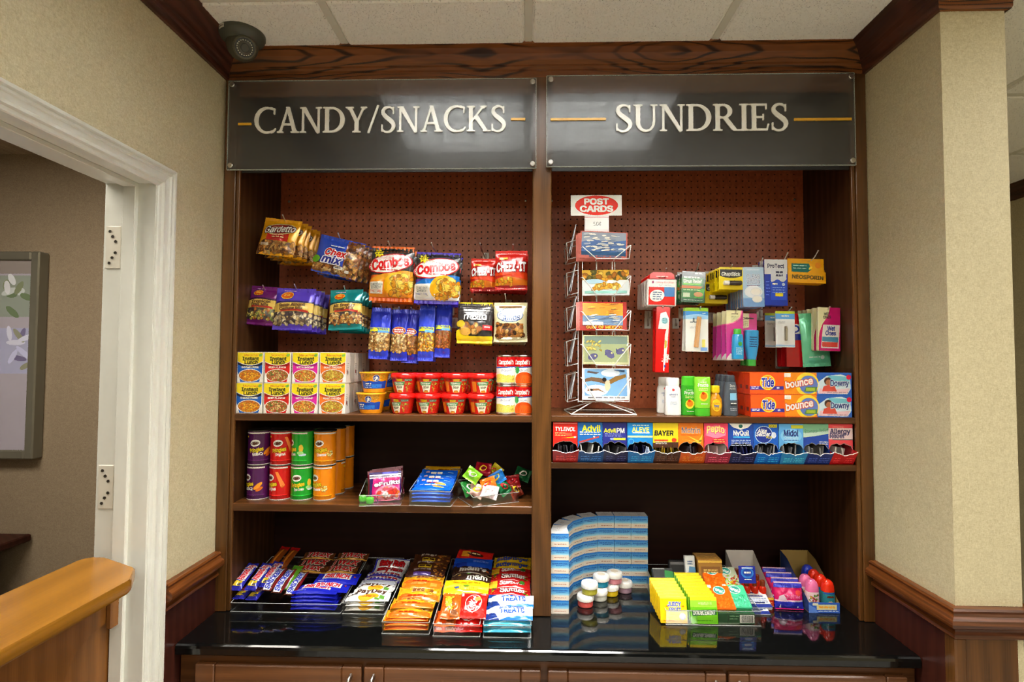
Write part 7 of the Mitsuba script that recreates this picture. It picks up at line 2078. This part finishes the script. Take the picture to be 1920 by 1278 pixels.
for k, (x, y, rz) in enumerate(COLS):
    for lev in range(6):
        thing('soap_box', f'small blue and white box, {("lowest", "second", "third", "fourth", "fifth", "topmost")[lev]} of the {("first", "second", "third", "fourth", "fifth", "sixth", "seventh", "eighth")[k]} column from the right', 'box', soap, place((x + .0006 * math.sin(5.0 * k + 3 * lev), y, ZK + lev * (bh + .0003)), rz=rz + .6 * math.sin(2.7 * lev + k)), 'small boxes in a curved wall')


def jar(c):
    r, h = .0265, .040
    g = G().lathe([(0, 0), (r * .94, 0), (r, .003), (r, .020), (r * .96, .0215)], 32, c, sharp=70)
    l = G().lathe([(r + .0022, .0205), (r + .003, .023), (r + .003, h - .008), (r + .001, h - .002), (r - .004, h), (r * .62, h + .0008), (r * .60, h), (0, h)], 32, (238, 236, 232), sharp=50)
    l.lathe([(r * .52, h + .0004), (0, h + .0006)], 24, (222, 208, 184))
    return {'pot': g.ply('m_gloss'), 'lid': l.ply('m_gloss')}


JAR = [('coral pink jar with a white lid, lowest at the front of the group', (206, 84, 80), 1099, 1140, 0), ('clear white jar with a white lid under the stacked jars', (206, 206, 196), 1125.5, 1128, 0), ('yellow jar with a white lid in the bottom layer', (214, 180, 30), 1147, 1119, 0), ('mauve jar with a white lid at the right of the group', (150, 120, 136), 1173, 1113, 0),
       ('olive green jar with a white lid stacked on the coral one', (176, 170, 60), 1107, 1116.5, 1), ('teal blue jar with a white lid in the middle of the upper layer', (30, 120, 150), 1129, 1102, 1), ('rose pink jar with a white lid, highest at the right', (206, 130, 140), 1154, 1096, 1)]
for lab, c, u, v, lev in JAR:
    z = ZK + lev * .0412
    p = at(u, v, z=z)
    thing('jar', lab, 'jar', jar(c), place((p[0], p[1] + .024, z)))

# ------------------------------------------------------------------ gum, mints and toiletries
gx0, gx1, gy0, gy1 = .404, .706, -.052, .262
gt = tray(gx1 - gx0, gy1 - gy0, .046, .074)
g = G()
for x in (-.052, .048):
    g.box(x - .001, x + .001, .004, gy1 - gy0 - .004, .003, .050)
gt['divider'] = g.ply('m_acrylic', smooth=False)
thing('clear_tray', 'wide clear tray of gum and mints on the right counter', 'tray', gt, place(((gx0 + gx1) / 2, gy0, ZK)))
def a_juicy(A):
    A.rect(0, 0, 1, 1, (244, 206, 20)).rect(0, 0, 1, .12, (226, 170, 20)).rect(0, .93, 1, 1, (250, 226, 80)).text('JUICY', .54, .72, .16, (30, 50, 150), .50, bold=True, out=WHITE).text('FRUIT', .56, .52, .12, (30, 50, 150), .44, bold=True, out=WHITE).rect(.22, .62, .30, .66, (206, 110, 20)).rect(.82, .62, .90, .66, (206, 110, 20)).ell(.82, .26, .12, .12, (170, 176, 196)).ell(.82, .26, .09, .09, (206, 200, 200)).lines(.1, .5, .08, 1, (190, 130, 20), .05, .03)
def a_juicy_top(A):
    A.rect(0, 0, 1, 1, (244, 206, 30)).rect(.0, .84, 1, 1, (120, 80, 8)).rect(.24, .12, .78, .74, (232, 178, 110)).lines(.28, .74, .40, 1, (150, 60, 30), .2, .26)
def a_dbl(A):
    A.rect(0, 0, 1, 1, (110, 190, 30)).rect(0, .62, 1, 1, (150, 206, 60)).rect(0, .88, 1, 1, (250, 216, 40)).poly([(.06, .28), (.96, .34), (.98, .54), (.04, .50)], (14, 74, 36)).text('DOUBLEMINT', .51, .415, .15, WHITE, .84, rot=1, bold=True).text("WRIGLEY'S", .56, .76, .09, (226, 236, 190), .5, slant=.2).lines(.2, .8, .1, 1, (60, 130, 20), .05, .03)
jw, jh = .086, .078
def gum(base, art, top):
    g = G().box(-jw / 2, jw / 2, 0, .0125, 0, jh, base, .0012)
    art(Art(g, plane((-jw / 2, -.00012, 0), (jw, 0, 0), (0, 0, jh)), jw, jh))
    A = Art(g, plane((-jw / 2, 0, jh + .00012), (jw, 0, 0), (0, .0125, 0)), jw, .0125)
    top(A)
    return g.ply('m_gloss')
jg = gum((236, 196, 20), a_juicy, a_juicy_top)
dg = gum((90, 170, 24), a_dbl, lambda A: A.rect(0, 0, 1, 1, (246, 210, 26)).rect(0, .84, 1, 1, (110, 90, 8)).lines(.06, .94, .52, 2, (150, 96, 10), .36, .2))
px = at(1265, 1157, y=gy0)[0]
for k in range(7):
    thing('gum_pack', f'yellow gum pack in the left file of the tray, {nth(k)}', 'gum', jg, place((px - .001 * k, gy0 + .004 + .0185 * k, ZK + .004 + .0025 * k), rx=-14), 'yellow gum packs')
px2 = at(1322.5, 1158, y=gy0)[0]
for k in range(9):
    thing('gum_pack', f'green gum pack with a yellow top, {nth(k)}', 'gum', dg, place((px2 - .001 * k, gy0 + .004 + .0185 * k, ZK + .004 + .0025 * k), rx=-14), 'green gum packs with yellow tops')


def mints(c, fill, seed):
    w, h, t = .072, .088, .018
    g = G().box(-w / 2, w / 2, 0, t, 0, h, c, .003)
    A = Art(g, plane((-w / 2, -.00012, 0), (w, 0, 0), (0, 0, h)), w, h, base=.0002)
    A.rect(.0, .86, .16, 1, (236, 234, 226))
    A.blobs(sq(.06, .04, .94, .52), 60, .055, fill, seed, 1.3)
    A.ell(.48, .76, .27, .22, WHITE).ell(.48, .76, .24, .19, (50, 140, 130)).text('tic', .40, .79, .13, WHITE, .20, bold=True).text('tac', .56, .73, .13, WHITE, .22, bold=True)
    return g.ply('m_gloss')
TT = [('orange mint box, front left of four', (226, 96, 20), [(236, 110, 20), (226, 90, 14), (246, 130, 40)], 1361, 1141, 1096, -.030), ('green mint box, front right of four', (70, 190, 140), [(90, 214, 160), (60, 186, 130), (120, 226, 180)], 1391, 1138, 1095, -.022), ('orange mint box, back left of four', (226, 96, 20), [(236, 110, 20), (226, 90, 14), (246, 130, 40)], 1346, 1100, 1062, .075), ('clear mint box with coloured mints, back right of four', (190, 200, 170), [(210, 60, 40), (240, 190, 40), (150, 200, 70), (220, 220, 200)], 1373, 1099, 1061, .080)]
for k, (lab, c, f, u, vb, vt, y) in enumerate(TT):
    p = at(u, vb, y=y)
    thing('mint_box', lab, 'mints', mints(c, f, 140 + k), place(p, rx=-lean_for(p, vt, .088)))
g = G().box(-.058, .058, 0, .10, 0, .034, (30, 70, 40), .001)
A = Art(g, plane((-.058, -.00012, 0), (.116, 0, 0), (0, 0, .034)), .116, .034)
A.rect(.58, .10, .98, .86, (214, 212, 204))
for k in range(15):
    A.rect(.62 + .022 * k, .16, .62 + .022 * k + (.012 if k % 3 else .006), .80, (50, 50, 50))
A.lines(.3, .55, .7, 2, (120, 160, 120), .25, .08).rect(0, .0, .56, .12, (110, 130, 110))
thing('mint_carton', 'dark green carton with a barcode under the front mint boxes', 'carton', g.ply('m_print'), place((at(1382, 1158, y=gy0 + .006)[0], gy0 + .008, ZK + .003)))
dk_ = carton(.070, .058, .02, (24, 24, 26), lambda A: A.rect(.05, .80, .95, .96, (96, 96, 100)).rect(.05, .3, .6, .4, (60, 60, 66)))
gr_ = carton(.072, .052, .02, (16, 20, 18), lambda A: A.poly([(.55, .2), (1, .2), (1, .75), (.6, .85)], (20, 130, 50)).rect(.0, .9, .6, .98, (150, 150, 150)))
bl_ = carton(.036, .078, .016, (226, 230, 234), lambda A: A.poly([(.2, 0), (1, 0), (1, .5), (.4, .55)], (90, 140, 180)).lines(.25, .75, .72, 2, (60, 90, 140), .1, .06))
br_ = carton(.084, .062, .012, (150, 104, 30), lambda A: A.rect(0, .80, 1, .92, (206, 166, 60)).rect(.1, .2, .9, .6, (120, 76, 22)).lines(.2, .8, .38, 2, (216, 180, 90), .12, .07), top=(196, 150, 60))
def prop(name, lab, cat, pl, u, vb, y, lean=-20, group=None):
    p = at(u, vb, y=y)
    thing(name, lab, cat, pl, place((p[0], y, max(p[2], ZK + .004)), rx=lean), group)
for k in range(2):
    prop('mint_pack', f'black and green mint pack behind the yellow gum, {nth(k)}', 'mints', gr_, 1246, 1092, .135 + .03 * k, -40, 'black and green mint packs')
    prop('mint_pack', f'black mint pack with a grey top, {nth(k)}', 'mints', dk_, 1275, 1084 - 3 * k, .165 + .03 * k, -14, 'black mint packs')
prop('gum_pack', 'white and blue gum pack standing among the dark packs', 'gum', bl_, 1296, 1085, .150, -14)
for k in range(6):
    prop('gum_pack', f'brown and gold gum pack at the back of the tray, {nth(k)}', 'gum', br_, 1334 - 2.0 * k, 1083 - 2.6 * k, .125 + .019 * k, -16, 'brown and gold gum packs')

# energy shot display
ex, ey = at(1416, 1120, y=.09)[0], .09
g = G()
bx0, bx1 = at(1392, 1090, y=.10)[0], at(1448, 1090, y=.10)[0]
g.box(bx0, bx1, .255, .257, ZK, at(1390, 1031, y=.255)[2], (206, 202, 196)).box(bx0, bx1, .09, .255, ZK, ZK + .002, (206, 202, 196)).box(bx0, bx1, .09, .092, ZK, ZK + .030, (196, 50, 24))
for x in (bx0, bx1):
    zt = at(1390, 1031, y=.255)[2]
    g.add([(x, .09, ZK), (x, .255, ZK), (x, .255, zt), (x, .09, ZK + .03)], [[0, 1, 2, 3]], (206, 202, 196))
zt = at(1390, 1031, y=.255)[2]
A = Art(g, plane((bx0, .0898, ZK), (bx1 - bx0, 0, 0), (0, 0, .03)), bx1 - bx0, .03)
A.rect(.5, .75, 1, 1, (226, 190, 60)).lines(.55, .95, .4, 2, (240, 180, 120), .2, .08)
thing('display_carton', 'open white carton holding small orange bottles', 'carton', g.ply('m_print'))
shot = loft_bottle(.025, .025, .078, [(0, .9, .9), (.03, 1, 1), (.30, 1, 1), (.66, 1, 1), (.76, .62, .62)], (206, 40, 20), ([(.765, .62, .62), (.78, .66, .66), (.97, .64, .64), (1, .54, .54)], (120, 50, 24)), lambda A: A.rect(0, 0, 1, .35, (230, 190, 40)).ell(.5, .30, .22, .2, (60, 70, 20)), n=24, ex=1.0, face=(.06, .62))
kk = 0
for q in range(3):
    for r_ in range(3):
        x = bx0 + .017 + .0275 * r_
        if x > bx1 - .012:
            continue
        thing('small_bottle', f'small orange red bottle in the open carton, {nth(q)} row, {("left", "middle", "right")[r_]}', 'bottle', shot, place((x + .002, .112 + .045 * q, ZK + .0025 + .002 * q)), 'small orange red bottles')
p = at(1402, 1093, y=.070)
em = carton(30 * ppm(.07), 30 * ppm(.07), .004, (24, 36, 140), lambda A: A.ell(.5, .62, .38, .34, (40, 110, 190)).ell(.5, .62, .28, .22, (24, 60, 150)).lines(.3, .7, .58, 1, WHITE, .1, .10).rect(.16, .86, .84, .93, (206, 214, 236)).lines(.3, .75, .2, 1, WHITE, .05, .05))
thing('display_card', 'dark blue square card with a round emblem leaning on the open carton', 'card', em, place((p[0], .068, p[2]), rx=-8))
fl = carton(.074, .075, .012, (226, 228, 232), lambda A: A.rect(.2, .78, .6, .86, (30, 40, 90)).rect(.1, .60, .8, .66, (30, 50, 120)).lines(.1, .9, .48, 3, (90, 110, 160), .1, .04).rect(0, 0, 1, .18, (34, 50, 130)).rect(.3, .22, .75, .28, (40, 44, 80)))
for k in range(2):
    p = at(1424 + 4 * k, 1134 - 10 * k, y=.028 + .02 * k)
    thing('flat_pack', f'white and blue flat pack in front of the open carton, {("lower", "upper")[k]}', 'pack', fl, place((p[0], .028 + .02 * k, ZK + .002 + .0135 * k), rx=-70 + 4 * k), 'white and blue flat packs')

def a_pocket(A):
    A.rect(0, .0, 1, .30, (40, 44, 170)).rect(0, .30, 1, .36, (226, 190, 220)).rect(0, .36, 1, .78, (206, 20, 96)).text('Carefree', .58, .50, .16, (236, 150, 190), .60, slant=.2).ell(.82, .62, .10, .10, (226, 70, 70)).poly([(.1, .36), (.4, .36), (.3, .56), (.14, .5)], (216, 190, 206)).band(lambda x: .80, lambda x: .94, (56, 60, 190)).rect(0, .95, 1, 1, (226, 206, 226)).text('4', .16, .14, .14, WHITE, .06, bold=True).ell(.76, .12, .03, .03, (190, 220, 250)).rect(0, 0, 1, .04, (190, 24, 110))
pk = pillow(.095, .088, .026, (206, 26, 110), a_pocket, origin='bottom', seed=150, seals=(.05, .05), nu=24, nv=24)
for k, (u, vb, y) in enumerate(((1479.5, 1126, .070), (1474, 1116, .108), (1464, 1104, .155), (1457, 1094, .200))):
    p = at(u, vb, y=y)
    thing('pink_pack', f'pink and blue soft pack on the counter, {nth(k)} of its file', 'pack', pk, place((p[0], y, ZK + .001), rx=-10, rz=-2), 'pink and blue soft packs')

# children's bottles in a blue carton
kx0, kx1 = at(1516, 1130, y=.05)[0], at(1574, 1130, y=.05)[0]
zb2 = at(1500, 1031, y=.25)[2]
g = G()
BLUE = (50, 90, 180)
g.box(kx0, kx1, .048, .050, ZK, ZK + .034, BLUE).box(kx0, kx1, .05, .25, ZK, ZK + .002, (150, 120, 70)).box(kx0, kx1, .25, .252, ZK, zb2, (150, 124, 70))
for x in (kx0, kx1 - .0015):
    for xx in (x, x + .0015):
        g.add([(xx, .05, ZK), (xx, .25, ZK), (xx, .25, zb2), (xx, .20, zb2 - .012), (xx, .05, ZK + .034)], [[0, 1, 2], [0, 2, 3], [0, 3, 4]], (40, 60, 110) if x == kx0 else (150, 124, 70))
A = Art(g, plane((kx0, .0478, ZK), (kx1 - kx0, 0, 0), (0, 0, .034)), kx1 - kx0, .034)
A.poly([(0, 0), (.3, 0), (.2, .5), (0, .8)], (90, 130, 210)).rect(.12, .72, .3, .95, (220, 220, 200)).rect(.25, .3, .9, .82, (206, 200, 150)).lines(.32, .84, .46, 1, (226, 160, 60), .1, .2).lines(.3, .95, .12, 1, (170, 190, 230), .1, .1)
thing('display_carton', 'open blue carton holding pink and red capped children bottles', 'carton', g.ply('m_print'))
def kid(body, cap, art):
    return loft_bottle(.043, .036, .098, [(0, .92, .92), (.03, 1, 1), (.55, 1, 1), (.62, .94, .96)], body, ([(.625, .95, .97), (.80, .90, .94), (.93, .72, .78), (1, .40, .45)], cap), art, face=(.05, .60))
pinkb = kid((226, 196, 200), (226, 110, 160), lambda A: A.blobs(sq(.1, .3, .9, .9), 14, .10, [(226, 170, 60), (170, 60, 50), (90, 140, 60), (240, 210, 170), (206, 110, 90)], 151, 1.2).rect(.1, .05, .9, .22, (236, 170, 180)))
redb = kid((40, 120, 130), (222, 44, 20), lambda A: A.ell(.5, .35, .26, .22, (216, 170, 110)).poly([(.2, .72), (.8, .72), (.74, .84), (.26, .84)], (90, 50, 30)).rect(.0, .95, 1, 1, (40, 60, 160)).blobs(sq(.05, .05, .95, .3), 7, .09, [(206, 60, 40), (110, 170, 60), (226, 190, 60)], 152, 1.2))
blub = kid((40, 120, 130), (40, 60, 196), None)
mxk = (kx0 + kx1) / 2
for k, (dx, y, pl, lab) in enumerate(((-.027, .075, pinkb, 'pink capped children bottle, front left in the blue carton'), (-.027, .118, pinkb, 'pink capped children bottle behind the front pink one'), (.026, .075, redb, 'red capped children bottle, front right in the blue carton'), (.026, .118, redb, 'red capped children bottle behind the front red one'), (.026, .161, redb, 'third red capped children bottle in the blue carton'), (.026, .205, blub, 'blue capped children bottle at the back of the blue carton'))):
    thing('children_bottle', lab, 'bottle', pl, place((mxk + dx, y, ZK + .0025)))
